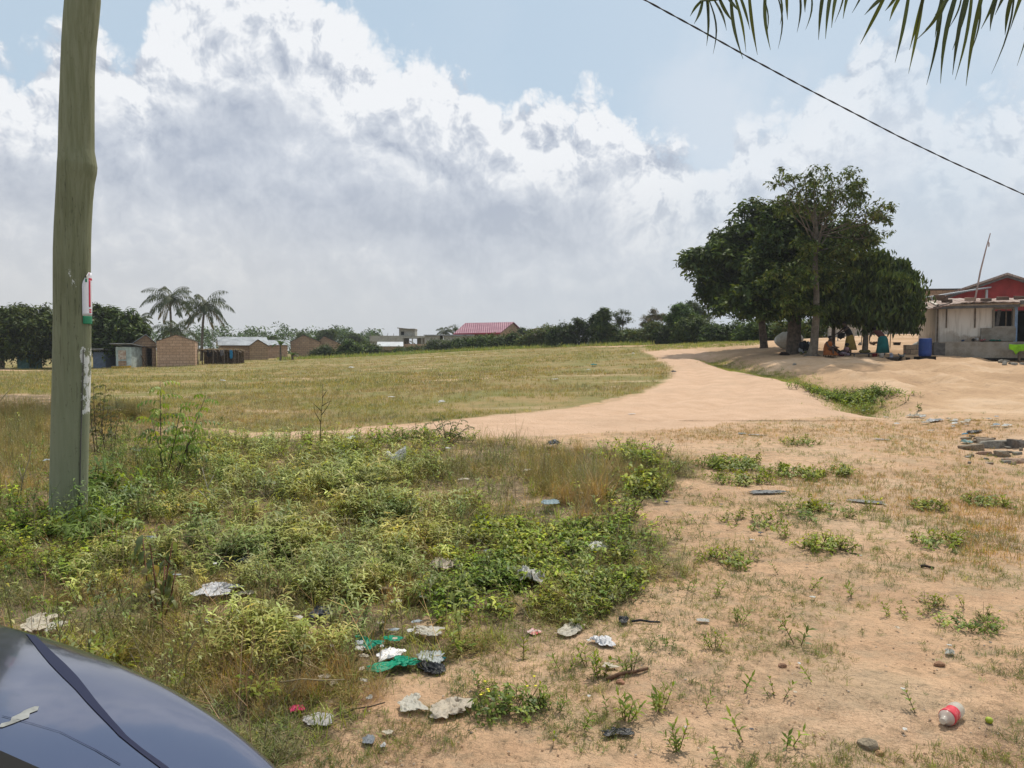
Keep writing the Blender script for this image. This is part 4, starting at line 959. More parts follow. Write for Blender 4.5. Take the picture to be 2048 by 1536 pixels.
BU = [
 ('grey green scrub below the left dark gable, nearest the banana plant', 650, 88, [(648, 702, 14, 9), (636, 708, 12, 6)], 'bush_g', 450, 1.2),
 ('bright green bush right of the double gables', 700, 90, [(702, 696, 18, 12), (690, 703, 16, 8)], 'bush', 700, 1.25, (1.2, 1.3, 1.1)),
 ('dark green scrub left of the pale roofed shed', 735, 92, [(735, 698, 20, 11), (722, 703, 14, 7)], 'bush', 700, 1.2),
 ('low reddish dry scrub in front of the pale roofed shed', 775, 94, [(770, 702, 18, 6), (752, 700, 12, 9)], 'dry', 420, 1.0),
 ('low green weeds under the yard wall', 812, 93, [(812, 702, 22, 5), (830, 698, 12, 7)], 'bush', 450, 1.0),
 ('dry brushy bush beneath the long block building', 880, 92, [(880, 691, 20, 12), (862, 697, 14, 7)], 'bush_g', 700, 1.15),
 ('olive bush left of the gable end of the maroon roofed house', 915, 91, [(915, 690, 20, 12), (935, 688, 14, 11)], 'bush', 750, 1.15, (.9, .95, 1)),
 ('bright leafy bush directly below the maroon roof', 965, 90, [(962, 686, 24, 14), (985, 684, 18, 13)], 'bush', 950, 1.2, (1.2, 1.3, 1)),
 ('dark bush below the brown gable end', 1010, 88, [(1008, 684, 20, 12), (1028, 680, 16, 14)], 'bush', 800, 1.2),
 ('yellowish tall grass bush left of the big dark thicket', 1080, 84, [(1098, 668, 16, 17), (1070, 676, 18, 15), (1050, 682, 12, 9)], 'bush_y', 950, 1.15),
 ('dark leaning thicket with a ragged crown, left of the conical tree', 1130, 80, [(1135, 662, 20, 18), (1122, 672, 22, 18), (1155, 650, 14, 12), (1170, 655, 12, 12)], 'bush', 1200, 1.15, (.75, .8, .8)),
 ('low grassy scrub between the conical tree and the open gap', 1250, 78, [(1245, 674, 22, 13), (1262, 668, 14, 11), (1225, 682, 16, 8)], 'bush_y', 900, 1.1, (.8, .9, .9)),
 ('olive scrub right of the open gap in the hedge', 1290, 74, [(1290, 670, 22, 14), (1305, 660, 14, 14), (1275, 678, 16, 9)], 'bush_y', 950, 1.1, (.8, .85, .8)),
 ('dark rounded bush below the pale flowering tree', 1335, 72, [(1330, 668, 20, 15), (1345, 676, 20, 11)], 'bush', 900, 1.1, (.75, .8, .8)),
 ('large olive bush left of the shady group', 1385, 68, [(1385, 655, 26, 22), (1365, 662, 20, 18), (1405, 668, 24, 16)], 'bush', 1400, 1.1, (1.1, 1.1, .9)),
 ('bushy hedge behind the slim trunk of the shady group', 1440, 66, [(1440, 665, 26, 16), (1465, 662, 24, 18), (1425, 672, 24, 12)], 'bush', 1200, 1.1, (.85, .95, .85)),
 ('hedge bush behind the white water tank', 1510, 64, [(1505, 660, 26, 16), (1540, 655, 26, 18), (1490, 670, 20, 9)], 'bush', 1000, 1.1, (1.2, 1.3, 1)),
 ('yellow green hedge bush right of the white water tank', 1600, 62, [(1600, 655, 28, 16), (1640, 655, 26, 14), (1570, 655, 20, 18)], 'bush_y', 1000, 1.1, (1.1, 1.15, 1)),
]
for b in BU: bush(*b[:6], s=b[6], col=b[7] if len(b) > 7 else (1, 1, 1))
tree('conical_tree', 'dark pointed conical tree in the middle of the far hedge', 1206, 79, [(1206, 632, 13, 18), (1204, 655, 24, 20), (1205, 672, 26, 15), (1190, 640, 10, 12)], 'mango', 1100, 1.2, .2, .3)
tree('thin_tree', 'thin see-through tree just right of the conical tree', 1243, 80, [(1248, 626, 8, 6), (1232, 636, 7, 7), (1256, 636, 6, 6), (1240, 648, 9, 7), (1228, 628, 5, 5)], 'bush_g', 190, .9, .08, .5)
tree('flowering_tree', 'pale brownish flowering tree above the hedge right of the gap', 1310, 76, [(1310, 630, 12, 8), (1298, 640, 10, 8), (1324, 636, 9, 7), (1286, 650, 5, 8)], 'dry', 360, .9, .1, .5)
tree('hedge_tree', 'bright green bushy tree rising over the olive bush in the hedge', 1360, 70, [(1352, 615, 9, 12), (1362, 625, 18, 14), (1372, 636, 22, 16), (1350, 640, 16, 14)], 'bush', 1000, 1.0, .14, .5, col=(1.15, 1.4, 1.1))
tree('hedge_tree', 'feathery grey green tree top beside the left edge of the shady group', 1392, 72, [(1390, 622, 12, 14), (1400, 635, 16, 14), (1384, 610, 6, 8)], 'bush_g', 520, .9, .1, .5)
# far wood on the skyline: one mass
n = 2600
px = RNG.choice(np.concatenate([np.linspace(-400, 640, 400), np.linspace(640, 760, 120), np.linspace(930, 1120, 60)]), n)+RNG.normal(0, 4, n); Dd = RNG.uniform(170, 220, n)
ht = 3.0+1.6*vnoise(px*.05, px*0, 4)+1.2*vnoise(px*.2, px*0, 8)
x = (px-1024)/F*Dd; P = np.stack([x, Dd, 0.4+RNG.uniform(0, 1, n)**.6*ht*1.35], 1)
o = scatter('far_wood', CL['bush'], P, RNG.uniform(3, 5, n), np.array([[.95, 1.1, 1.15]])*np.exp(RNG.normal(0, .15, (n, 1))), MAT['leaf_dark']); tag(o, 'low green wood far off along the skyline', 'wood', kind='stuff')
# ------------------------------------------------------------ vectorised pixel -> ground
def Gv(px, py):
    px = np.asarray(px, float); py = np.asarray(py, float)
    a = (px-1024)/F; b = (768-py)/F; dy = b*math.sin(PITCH)+math.cos(PITCH); dz = b*math.cos(PITCH)-math.sin(PITCH)
    z = np.zeros_like(px)
    for _ in range(6):
        t = (CAMH-z)/np.maximum(-dz, .01); x, y = a*t, dy*t; z = .5*z+.5*H(x, y)
    t = (CAMH-z)/np.maximum(-dz, .01); x, y = a*t, dy*t
    return np.stack([x, y, H(x, y)], 1)
# ------------------------------------------------------------ utility pole
def polemat():
    m, t = newmat('weathered_green_wood')
    tc = N(t, 'ShaderNodeTexCoord').outputs['Object']; s = N(t, 'ShaderNodeSeparateXYZ', {0: tc})
    st = N(t, 'ShaderNodeVectorMath', {0: tc, 1: (14, 14, 1.1)}, operation='MULTIPLY').outputs[0]
    g = N(t, 'ShaderNodeTexNoise', {'Vector': st, 'Scale': 2.2, 'Detail': 6.0, 'Roughness': .6}).outputs['Fac']
    b = N(t, 'ShaderNodeTexNoise', {'Vector': tc, 'Scale': 1.6, 'Detail': 4.0}).outputs['Fac']
    f = N(t, 'ShaderNodeTexNoise', {'Vector': tc, 'Scale': 26.0, 'Detail': 5.0, 'Roughness': .7}).outputs['Fac']
    c = MIX(t, SS(t, g, .32, .68), (.150, .160, .088), (.205, .215, .135))
    c = MIX(t, M(t, 'MULTIPLY', SS(t, b, .45, .68), .45), c, (.115, .115, .065))
    # the shaft turns paler towards the bottom
    c = MIX(t, SS(t, s.outputs[2], 2.6, .3, 0, .55), c, (.27, .29, .20))
    c = MIX(t, M(t, 'MULTIPLY', SS(t, f, .60, .72), .5), c, (.05, .045, .025))
    cr = N(t, 'ShaderNodeTexNoise', {'Vector': N(t, 'ShaderNodeVectorMath', {0: tc, 1: (30, 30, .9)}, operation='MULTIPLY').outputs[0], 'Scale': 1.0, 'Detail': 3.0}).outputs['Fac']
    crack = SS(t, M(t, 'ABSOLUTE', M(t, 'SUBTRACT', cr, .5)), .012, .0)
    c = MIX(t, M(t, 'MULTIPLY', M(t, 'MULTIPLY', crack, SS(t, b, .42, .55)), .75), c, (.035, .032, .02))
    # peeled scraps of white paper / paint on the right face
    ang = N(t, 'ShaderNodeVectorMath', {0: tc, 1: (9, 9, 4.6)}, operation='MULTIPLY').outputs[0]
    pn = N(t, 'ShaderNodeTexNoise', {'Vector': ang, 'Scale': 1.5, 'Detail': 7.0, 'Roughness': .72}).outputs['Fac']
    zz = s.outputs[2]; xx = M(t, 'SUBTRACT', M(t, 'ADD', M(t, 'MULTIPLY', s.outputs[0], .86), M(t, 'MULTIPLY', s.outputs[1], .5)), .03)
    band1 = M(t, 'MULTIPLY', SS(t, xx, .062, .105), M(t, 'MULTIPLY', SS(t, zz, .90, 1.05), SS(t, zz, 1.68, 1.60)))
    band2 = M(t, 'MULTIPLY', M(t, 'MULTIPLY', SS(t, M(t, 'ABSOLUTE', M(t, 'SUBTRACT', xx, .06)), .12, .05), SS(t, zz, 1.80, 1.95)), SS(t, zz, 2.75, 2.2))
    thr = M(t, 'SUBTRACT', .90, M(t, 'ADD', M(t, 'MULTIPLY', band1, .40), M(t, 'MULTIPLY', band2, .27)))
    wht = M(t, 'GREATER_THAN', pn, thr)
    c = MIX(t, wht, c, (.66, .66, .64))
    bp = N(t, 'ShaderNodeBump', {'Strength': .5, 'Distance': .01, 'Height': M(t, 'ADD', g, M(t, 'MULTIPLY', f, .4))})
    out(t, N(t, 'ShaderNodeBsdfPrincipled', {'Base Color': c, 'Roughness': .85, 'Specular IOR Level': .25, 'Normal': bp.outputs[0]})); return m
PB = G(137, 1048); PD = PB.y
e = empty('utility_pole', PB, 0, 'tall green weathered wooden utility pole in the weeds at the left', 'pole')
ctl = [(1060, 101, 171), (1000, 103.5, 170.5), (880, 106, 173), (730, 109.5, 178), (640, 111, 178), (547, 110.5, 177), (500, 110.5, 177), (456, 112, 178), (400, 115, 181), (365, 117, 184.5), (345, 118, 188.5), (332, 118.5, 189.5), (318, 119.5, 187.5), (300, 120, 184.5), (228, 121.5, 184.5), (150, 124, 185), (91, 126.5, 188), (40, 130, 193), (0, 133.5, 196.5), (-40, 136, 197), (-120, 141, 200), (-350, 150, 206), (-700, 163, 216)]
NR = 28; m = MB(); rings = []
for py, l, r in ctl:
    A = Wp(l, py, PD); B = Wp(r, py, PD); c = (A+B)/2-PB; rad = (B.x-A.x)/2; rings.append((c, rad))
rings.insert(0, (rings[0][0]-Vector((0, 0, .4)), rings[0][1]*1.02))
dense = []
for (c0, r0), (c1, r1) in zip(rings[:-1], rings[1:]):
    for k in range(4): dense.append((c0.lerp(c1, k/4), r0+(r1-r0)*k/4))
dense.append(rings[-1])
for c, r in dense:
    for k in range(NR):
        th = 2*math.pi*k/NR; rr = r*(1+.018*math.sin(3*th+1)+.012*math.sin(7*th+c.z)+.006*math.sin(13*th+c.z*3)); m.v.append((c.x+rr*math.cos(th), c.y+rr*math.sin(th), c.z))
for i in range(len(dense)-1):
    for k in range(NR): q = i*NR; m.f.append((q+k, q+(k+1) % NR, q+NR+(k+1) % NR, q+NR+k)); m.m.append(0)
m.f.append(tuple(range((len(dense)-1)*NR, len(dense)*NR))); m.m.append(0)
m.build('shaft', polemat(), e, True)
def pole_at(py):
    z = Wp(140, py, PD).z-PB.z
    for (c0, r0), (c1, r1) in zip(dense[:-1], dense[1:]):
        if c0.z <= z <= c1.z: f = (z-c0.z)/(c1.z-c0.z+1e-9); return c0.lerp(c1, f), r0+(r1-r0)*f
    return dense[-1]
def on_pole(py, th, off=.006):
    c, r = pole_at(py); return Vector((c.x+(r*1.02+off)*math.cos(th), c.y+(r*1.02+off)*math.sin(th), c.z))
# bare wire stapled down the pole
w = MB(); w.tube([on_pole(y, R(-27), .004) for y in np.linspace(1050, 700, 16)], .005, 5); w.build('ground_wire', MAT['wood_grey'], e)
# curved campaign-style sticker wrapped round the right side: white sheet, flag roundel, red frame, green foot
st = empty('poster', (0, 0, 0), 0, 'white sticker with red bar, flag corner and green foot on the pole', 'sticker'); st.location = PB
def patch(name, y0, y1, t0, t1, mat, off, shape=None):
    ny, nt = 14, 12; vs, fs = [], []
    for i in range(ny+1):
        for j in range(nt+1):
            py = y0+(y1-y0)*i/ny; a, b = t0, t1
            if shape: a = shape(py, t0)
            th = a+(b-a)*j/nt; vs.append(on_pole(py, R(th), off))
    for i in range(ny):
        for j in range(nt): q = i*(nt+1)+j; fs.append((q, q+1, q+nt+2, q+nt+1))
    o = MB().add(vs, fs).build(name, mat, st, True); s = o.modifiers.new('s', 'SOLIDIFY'); s.thickness = .0008; return o
white = pmat('sticker_white', (.72, .72, .78), .5, .05, 3); red = pmat('sticker_red', (.55, .03, .07), .5, .05); green = pmat('sticker_green', (.02, .20, .10), .5, .05); yel = pmat('sticker_yellow', (.75, .55, .05), .5, .05); blk_ = pmat('sticker_black', (.02, .02, .02), .5, .05)
arch = lambda py, t0: t0 + 0 + (max(0, 572-py)/27)**1.7*26
patch('sheet', 545, 632, -30, 62, white, .004, arch); patch('green_foot', 632.3, 648, -28, 62, green, .004)
patch('red_bar', 560, 614, -4, 6, red, .0055); patch('red_rule', 556, 560, -4, 60, red, .0055)
for i, (a, b, c) in enumerate(((545.5, 551, red), (551, 558, yel), (558, 565, green))): patch('flag_stripe', a, b, arch(a, -30)+2, -12 if i else 0, c, .0062)
patch('flag_star', 552.5, 557, -19, -15, blk_, .0068)
for k, yy in enumerate((618, 622.5)): patch('small_lettering', yy, yy+3, -3, 12, red, .0055)
# ------------------------------------------------------------ overhead twisted cable
pts = []
for i in range(121):
    f = i/120; px = 1150+f*(2200-1150); py = np.interp(px, [1150, 1290, 1400, 1500, 1600, 1700, 1800, 1900, 2048, 2200], [-78, 0, 60, 116, 170, 222, 274, 322, 389, 452]); pts.append((Wp(px, py, 9+5*f), f))
m = MB()
for ph in (0, math.pi): m.tube([p+Vector((math.cos(f*120+ph)*.0, math.sin(f*120+ph)*.006, math.cos(f*120+ph)*.006)) for p, f in pts], .0075, 5)
o = m.build('power_cable', pmat('cable_black', (.02, .02, .022), .6, .1), None, True); tag(o, 'thin black twisted overhead cable crossing the sky at upper right', 'cable')
# ------------------------------------------------------------ overhanging palm fronds
e = empty('palm_tree', (4.6, 2.2, 0), 0, 'palm whose hanging frond leaflets dangle into the top right of the view', 'palm'); PO = Vector((4.6, 2.2, 0))
MB().tube([(0, 0, -.2), (0, 0, 1.5), (-.05, 0, 3.3), (-.1, .1, 4.7)], [.24, .19, .17, .15], 12, wob=.05).build('trunk', MAT['bark_pale'], e, True)
def frond(ptsW, leaflets, lw):
    m = MB(); m.tube([p-PO for p in ptsW], [.016]+[.009]*(len(ptsW)-2)+[.003], 5)
    f_ = m.build('frond_stem', pmat('frond_stem', (.12, .15, .05), .6, .3), e, True)
    parts = []
    for (a, b, bow) in leaflets:
        A = np.array(a-PO); B = np.array(b-PO); d = B-A; L = np.linalg.norm(d); n = 7; side = np.cross(d, [0, 1, 0]); side /= np.linalg.norm(side)+1e-9; sd = side*math.cos(bow*9)+np.array([0, 1, 0])*math.sin(bow*9)*.9
        v = []; 
        for k in range(n+1):
            t = k/n; c = A+d*t+side*bow*L*math.sin(math.pi*t)*1.0; w = lw*(.25+.75*math.sin(math.pi*min(1, t*.8+.22)))*(1-t**5) * .5+.0006
            v += [c+sd*w, c-sd*w]
        parts.append((np.array(v), np.array([[2*k, 2*k+1, 2*k+3, 2*k+2] for k in range(n)]), np.ones((2*n+2, 3))*np.array([.045, .06, .02])*U(.6, 1.5)))
    v, q, c = join(parts); npmesh('leaflets', v, q, c, MAT['leaf'], f_)
def row(path, D0, D1, tips, lw=.022, jit=14):
    """path: rachis pixels; tips: list of (rachis fraction, tip px, tip py)"""
    W_ = [Wp(x, y, D0+(D1-D0)*i/(len(path)-1)) for i, (x, y) in enumerate(path)]
    def rp(f):
        k = f*(len(path)-1); i = min(int(k), len(path)-2); return W_[i].lerp(W_[i+1], k-i)
    L = []
    for f, x, y in tips:
        a = rp(f); D = a.y+U(-.12, .12); L.append((a, Wp(x, y, D), U(-.05, .09)))
    frond(W_+[], L, lw)
tl = [(1380, 33), (1388, 48), (1413, 92), (1426, 108), (1418, 52), (1453, 61), (1467, 45), (1486, 118), (1492, 105), (1500, 60), (1515, 110), (1541, 100), (1556, 98), (1533, 72), (1560, 50), (1594, 65), (1611, 60), (1637, 80), (1651, 78), (1663, 56), (1669, 46), (1686, 38), (1704, 26), (1480, 25), (1610, 25), (1575, 40)]
row([(1760, -70), (1650, -42), (1540, -22), (1430, -2), (1400, 2)], 2.7, 3.3, [(min(.97, max(0, (1745-x)/345*.98-.06)), x, y) for x, y in tl], .0125)
tl = [(1720, 89), (1790, 125), (1779, 42), (1819, 100), (1817, 147), (1853, 170), (1881, 167), (1882, 115), (1910, 160), (1932, 172), (1870, 75), (1983, 148), (2034, 132), (2042, 110), (1962, 58), (1770, 22), (1729, 30), (1905, 100), (1850, 60), (2060, 150), (2090, 130), (2020, 60), (1990, 30)]
row([(2140, -150), (2050, -70), (1960, -30), (1880, -12), (1800, -20), (1760, -10)], 2.4, 3.0, [(min(1, max(0, (2140-x)/380-.17)), x, y) for x, y in tl], .014)
tl = [(1905, 150), (1830, 82), (1980, 62), (2010, 70), (1940, 110), (2048, 60), (2070, 90), (1870, 30), (1895, 60)]
row([(2160, -110), (2070, -40), (2000, -12), (1950, -8), (1900, -15)], 2.5, 2.6, [(min(1, max(0, (2130-x)/240-.1)), x, y) for x, y in tl], .013)
m = MB()
for i in range(9):
    a = i*.7+.35; v, q, c = xf(leaf(2.4, .1, 1.1, 8, tint=(.06, .09, .03)), (-.1, .1, 4.7), a, .7)
    npmesh('frond', v, q, c, MAT['leaf'], e) if math.sin(a) < .25 and math.cos(a) > -.3 else None
# ------------------------------------------------------------ car: short nosed glossy blue grey van
paint, t = newmat('blue_grey_paint')
tc = N(t, 'ShaderNodeTexCoord').outputs['Object']
du = N(t, 'ShaderNodeTexNoise', {'Vector': tc, 'Scale': 5.0, 'Detail': 8.0, 'Roughness': .7}).outputs['Fac']
c = MIX(t, SS(t, du, .5, .8, 0, .14), (.13, .15, .235), (.30, .28, .25))
rg = SS(t, du, .4, .75, .12, .26)
nn = N(t, 'ShaderNodeTexNoise', {'Vector': tc, 'Scale': 3.5, 'Detail': 1.0}).outputs['Fac']
bp = N(t, 'ShaderNodeBump', {'Strength': .15, 'Distance': .012, 'Height': nn})
out(t, N(t, 'ShaderNodeBsdfPrincipled', {'Base Color': c, 'Metallic': .82, 'Roughness': rg, 'Coat Weight': .5, 'Coat Roughness': .05, 'Normal': bp.outputs[0], 'Coat Normal': bp.outputs[0]}))
MAT['paint'] = paint
MAT['rubber'] = pmat('black_rubber', (.02, .02, .02), .8, .2, 12, bump=.3); MAT['chrome'] = pmat('chrome', (.6, .6, .6), .2, .1, 5, metal=1)
def glassm(name, col, rough=.05):
    m, t = newmat(name); out(t, N(t, 'ShaderNodeBsdfPrincipled', {'Base Color': (*col, 1), 'Roughness': rough, 'Specular IOR Level': .7})); return m
MAT['carglass'] = glassm('tinted_glass', (.015, .018, .02))
CARF = Vector((.469, .883)); car = empty('parked_van', (0, 0, 0), 0, 'glossy blue grey van, its rounded bonnet filling the bottom left corner', 'van')
CAR_C = Vector((-1.0, 1.60)); car.rotation_euler = (0, 0, math.atan2(-CARF.x, CARF.y)); car.location = (CAR_C.x, CAR_C.y, Hf(CAR_C.x, CAR_C.y)+.115)
def loft(name, prof, W_, plan, mat, parent, nx=24, sub=1, edge=.12, pw=5.0):
    """prof: (y,z) polyline along the car; section falls away at the sides"""
    vs, fs = [], []
    for (y, z) in prof:
        for i in range(nx+1):
            s = -1+2*i/nx; a = abs(s)**pw
            vs.append((W_*math.sin(s*math.pi/2)**1 if False else W_*s, y-plan*abs(s)**2.3, z-edge*a-.05*s*s))
    for j in range(len(prof)-1):
        for i in range(nx): q = j*(nx+1)+i; fs.append((q, q+1, q+nx+2, q+nx+1))
    o = MB().add(vs, fs).build(name, mat, parent, True); s = o.modifiers.new('s', 'SUBSURF'); s.levels = s.render_levels = sub; return o
body = loft('bonnet', [(-.41, .953), (-.35, .947), (-.3, .94), (-.18, .918), (-.09, .895), (-.03, .875), (-.008, .862), (.004, .835), (.008, .78), (.0, .62)], .88, .06, MAT['paint'], car, 30, 1, .10, 4)
# reflections laid on as coloured strips: dark pole band, thin wire line, pale mark
from mathutils.bvhtree import BVHTree
dg = bpy.context.evaluated_depsgraph_get(); dg.update(); ev = body.evaluated_get(dg); bmx = bmesh.new(); bmx.from_mesh(ev.to_mesh()); bmx.transform(body.matrix_world); bvh = BVHTree.FromBMesh(bmx)
inv = body.matrix_world.inverted()
def onbody(px, py, lift=.0012):
    d = ray(px, py).normalized(); r_ = bvh.ray_cast(Vector((0, 0, CAMH)), d)
    if r_[0] is None: return None
    n_ = r_[1] if r_[1].dot(d) < 0 else -r_[1]
    return inv @ (r_[0]+n_*lift)
def strip(name, path, mat):
    L2 = [];
    for i in range(len(path)-1):
        for k in range(6):
            f = k/6; a_, b_ = path[i], path[i+1]; L2.append(tuple(a_[j]+(b_[j]-a_[j])*f for j in range(3)))
    L2.append(path[-1]); vs = []
    for (x, y, w_) in L2:
        row_ = [onbody(x+(q-.5)*w_+.7*math.sin(y*.07+q), y) for q in (0, .33, .66, 1)]
        if all(p is not None for p in row_): vs.append(row_)
    V = [p for r_ in vs for p in r_]; fs = [(i*4+j, i*4+j+1, i*4+j+5, i*4+j+4) for i in range(len(vs)-1) for j in range(3)]
    if fs: MB().add(V, fs).build(name, mat, car, True)
dk, t = newmat('dark_blue_reflection'); out(t, N(t, 'ShaderNodeBsdfPrincipled', {'Base Color': (.012, .016, .045, 1), 'Roughness': .5, 'Specular IOR Level': .15}))
strip('pole_reflection', [(40, 1252, 10), (62, 1272, 16), (88, 1300, 24), (115, 1328, 30), (140, 1355, 30), (163, 1380, 25), (187, 1408, 21), (215, 1440, 17), (245, 1472, 16), (280, 1500, 15), (325, 1534, 17), (350, 1556, 17)], dk)  # dark strip standing in for the pole mirrored in the bonnet
strip('wire_reflection', [(4, 1433, 4), (60, 1447, 3), (120, 1465, 3), (190, 1500, 3), (240, 1530, 3)], dk)  # thin dark strip standing in for the mirrored wire
strip('pale_reflection', [(74, 1414, 8), (62, 1422, 26), (50, 1428, 18), (40, 1436, 34), (28, 1444, 16), (14, 1448, 24), (0, 1456, 8)], pmat('pale_reflection', (.27, .28, .27), .8, .3, 40))  # pale strip coloured in as a reflection on the bonnet
m = MB()
# lower body: bumper, sides, rear, roof as one shell of quads
def side(x):
    return [(0-.16, .62), (-.50, .85), (-.60, .93), (-4.2, .97), (-4.35, .6), (-4.3, .3), (-.2, .28), (-.12, .40)]
pf = side(0); n = len(pf)
for sx in (-.88, .88): m.add([(sx, a, b) for a, b in pf], [tuple(range(n)) if sx > 0 else tuple(reversed(range(n)))])
m.build('side_panel', MAT['paint'], car)
m = MB().box((0, -.07, .43), (1.62, .22, .34)); b = m.build('bumper', MAT['paint'], car, bevel=.07)
m = MB().add([(-.80, -.62, .99), (.80, -.62, .99), (.70, -1.35, 1.72), (-.70, -1.35, 1.72)], [(0, 1, 2, 3)]); m.build('windscreen', MAT['carglass'], car)
m = MB().box((0, -.53, .945), (1.70, .24, .03), rx=-.03); cw = m.build('cowl', MAT['black'], car)
m = MB().prism([(-.60, .93), (-1.33, 1.70), (-1.6, 1.78), (-4.1, 1.74), (-4.3, .97)], 1.6, lambda a, b, t: (-.80+t, a, b)); g = m.build('roof', MAT['paint'], car, bevel=.06)
for sx in (-1, 1):
    m = MB().add([(sx*.806, -.95, 1.02), (sx*.806, -4.1, 1.02), (sx*.806, -3.95, 1.6), (sx*.806, -1.45, 1.6)], [(0, 1, 2, 3)]); m.build('side_window', MAT['carglass'], car)
    m = MB().box((sx*.98, -.9, 1.08), (.2, .1, .16)); m.build('door_mirror', MAT['paint'], car, bevel=.03)
    m = MB().box((sx*.62, -.10, .64), (.34, .08, .15), rz=-sx*.25); m.build('headlight', glassm('headlight_glass', (.5, .5, .5)) if sx < 0 else bpy.data.materials['headlight_glass'], car, bevel=.03)
    for y in (-.85, -3.5):
        mt = Matrix.Rotation(R(90), 3, 'Y'); m = MB().lathe([(.20, -.1), (.31, -.1), (.33, -.07), (.33, .07), (.31, .1), (.2, .1)], (sx*.80, y, .23), 24, mat=mt); wh = m.build('wheel', MAT['rubber'], car, True)
        MB().lathe([(.0, -.07), (.19, -.085), (.2, 0), (.19, .085), (0, .07)], (sx*.80, y, .23), 18, mat=mt).build('rim', MAT['chrome'], wh, True)
MB().tube([(-.5, -.60, .985), (.0, -.60, .99), (.35, -.72, 1.1)], .009, 5).build('wiper', MAT['rubber'], car)
# ------------------------------------------------------------ people under the trees
SKIN = pmat('dark_skin', (.055, .03, .02), .6, .15, 8)
HAIR = pmat('black_hair', (.008, .007, .007), .9, .2, 30, bump=.5)
def figure(name, label, loc, rz, J, parts=(), scale=1.0, group='people working under the shade trees'):
    """J: joints; one continuous skinned body"""
    e = empty(name, loc, rz, label, 'person', group)
    V, E_, Rr = [], [], []
    idx = {}
    def v(k, p, r): idx[k] = len(V); V.append(Vector(p)*scale); Rr.append(r*scale)
    v('pelvis', J['pelvis'], .125)
    pe, ch, nk, hd = map(Vector, (J['pelvis'], J['chest'], J['neck'], J['head']))
    v('belly', pe.lerp(ch, .5), .115); v('chest', ch, .13); v('neck0', nk, .055); v('jaw', nk.lerp(hd, .5), .065); v('head', hd, .088); v('crown', hd+(hd-nk).normalized()*.075, .07)
    fw = Vector(J.get('face', (0, -1, 0))).normalized(); v('nose', hd+fw*.085-(hd-nk).normalized()*.01, .022)
    ch_l = [('pelvis', 'belly'), ('belly', 'chest'), ('chest', 'neck0'), ('neck0', 'jaw'), ('jaw', 'head'), ('head', 'crown'), ('head', 'nose')]
    for s in 'LR':
        for k, r in (('sh', .055), ('el', .042), ('wr', .027), ('hp', .09), ('kn', .06), ('an', .036), ('to', .025)): v(k+s, J[k+s], r)
        ch_l += [('chest', 'sh'+s), ('sh'+s, 'el'+s), ('el'+s, 'wr'+s), ('pelvis', 'hp'+s), ('hp'+s, 'kn'+s), ('kn'+s, 'an'+s), ('an'+s, 'to'+s)]
        w = Vector(J['wr'+s]); d = (w-Vector(J['el'+s])).normalized(); a = d.orthogonal().normalized()
        v('palm'+s, w+d*.07, .024); ch_l.append(('wr'+s, 'palm'+s))
        for q, (o_, L) in enumerate(((-.027, .07), (-.009, .08), (.009, .075), (.027, .06))):
            v(f'f{q}{s}', w+d*.10+a*o_, .009); v(f'g{q}{s}', w+d*(.10+L*.55)+a*o_*1.2, .0085); v(f'h{q}{s}', w+d*(.10+L)+a*o_*1.2+d.cross(a)*.02, .0075)
            ch_l += [('palm'+s, f'f{q}{s}'), (f'f{q}{s}', f'g{q}{s}'), (f'g{q}{s}', f'h{q}{s}')]
        v('th'+s, w+d*.06+a*.045, .010); v('tk'+s, w+d*.10+a*.06, .008); ch_l += [('palm'+s, 'th'+s), ('th'+s, 'tk'+s)]
    E_ = [(idx[a], idx[b]) for a, b in ch_l]
    me = bpy.data.meshes.new('body'); me.from_pydata([tuple(p) for p in V], E_, []); o = bpy.data.objects.new('body', me); COL.objects.link(o)
    mo = o.modifiers.new('k', 'SKIN'); mo.use_smooth_shade = True
    for i, sv in enumerate(me.skin_vertices[0].data): sv.radius = (Rr[i], Rr[i]); sv.use_root = (i == 0)
    mo = o.modifiers.new('s', 'SUBSURF'); mo.levels = mo.render_levels = 1
    dg = bpy.context.evaluated_depsgraph_get(); dg.update(); nm = bpy.data.meshes.new_from_object(o.evaluated_get(dg)); o.modifiers.clear(); o.data = nm; nm.name = 'body'; nm.materials.clear(); nm.materials.append(SKIN); o.parent = e
    # eyes and hair
    up = (hd-nk).normalized(); rt = fw.cross(up).normalized()
    h = MB().lathe([(.001, -.02), (.085, -.01), (.098, .03), (.085, .08), (.05, .112), (.001, .12)], tuple((hd-fw*.022)*scale), 12); h.build('hair', HAIR, e, True)
    m = MB()
    for sg in (-1, 1): m.lathe([(.001, -.011), (.011, 0), (.001, .011)], tuple((hd+fw*.078+rt*.03*sg+up*.012)*scale), 6)
    m.build('eyes', pmat('eye_white', (.6, .58, .55), .3, .1) if 'eye_white' not in bpy.data.materials else bpy.data.materials['eye_white'], e, True)
    for (nm_, prof, col) in parts:
        m = MB(); n = 16; pr = []
        for (c, rx, ry) in prof:
            base_ = len(m.v)
            for k in range(n):
                th = 2*math.pi*k/n; f = 1+.06*math.sin(5*th+c[2]*4); m.v.append((c[0]*scale+rx*scale*f*math.cos(th), c[1]*scale+ry*scale*f*math.sin(th), c[2]*scale))
        for i in range(len(prof)-1):
            for k in range(n): q = i*n; m.f.append((q+k, q+(k+1) % n, q+n+(k+1) % n, q+n+k)); m.m.append(0)
        ob = m.build(nm_, cloth(col), e, True); s = ob.modifiers.new('s', 'SOLIDIFY'); s.thickness = .01
    return e
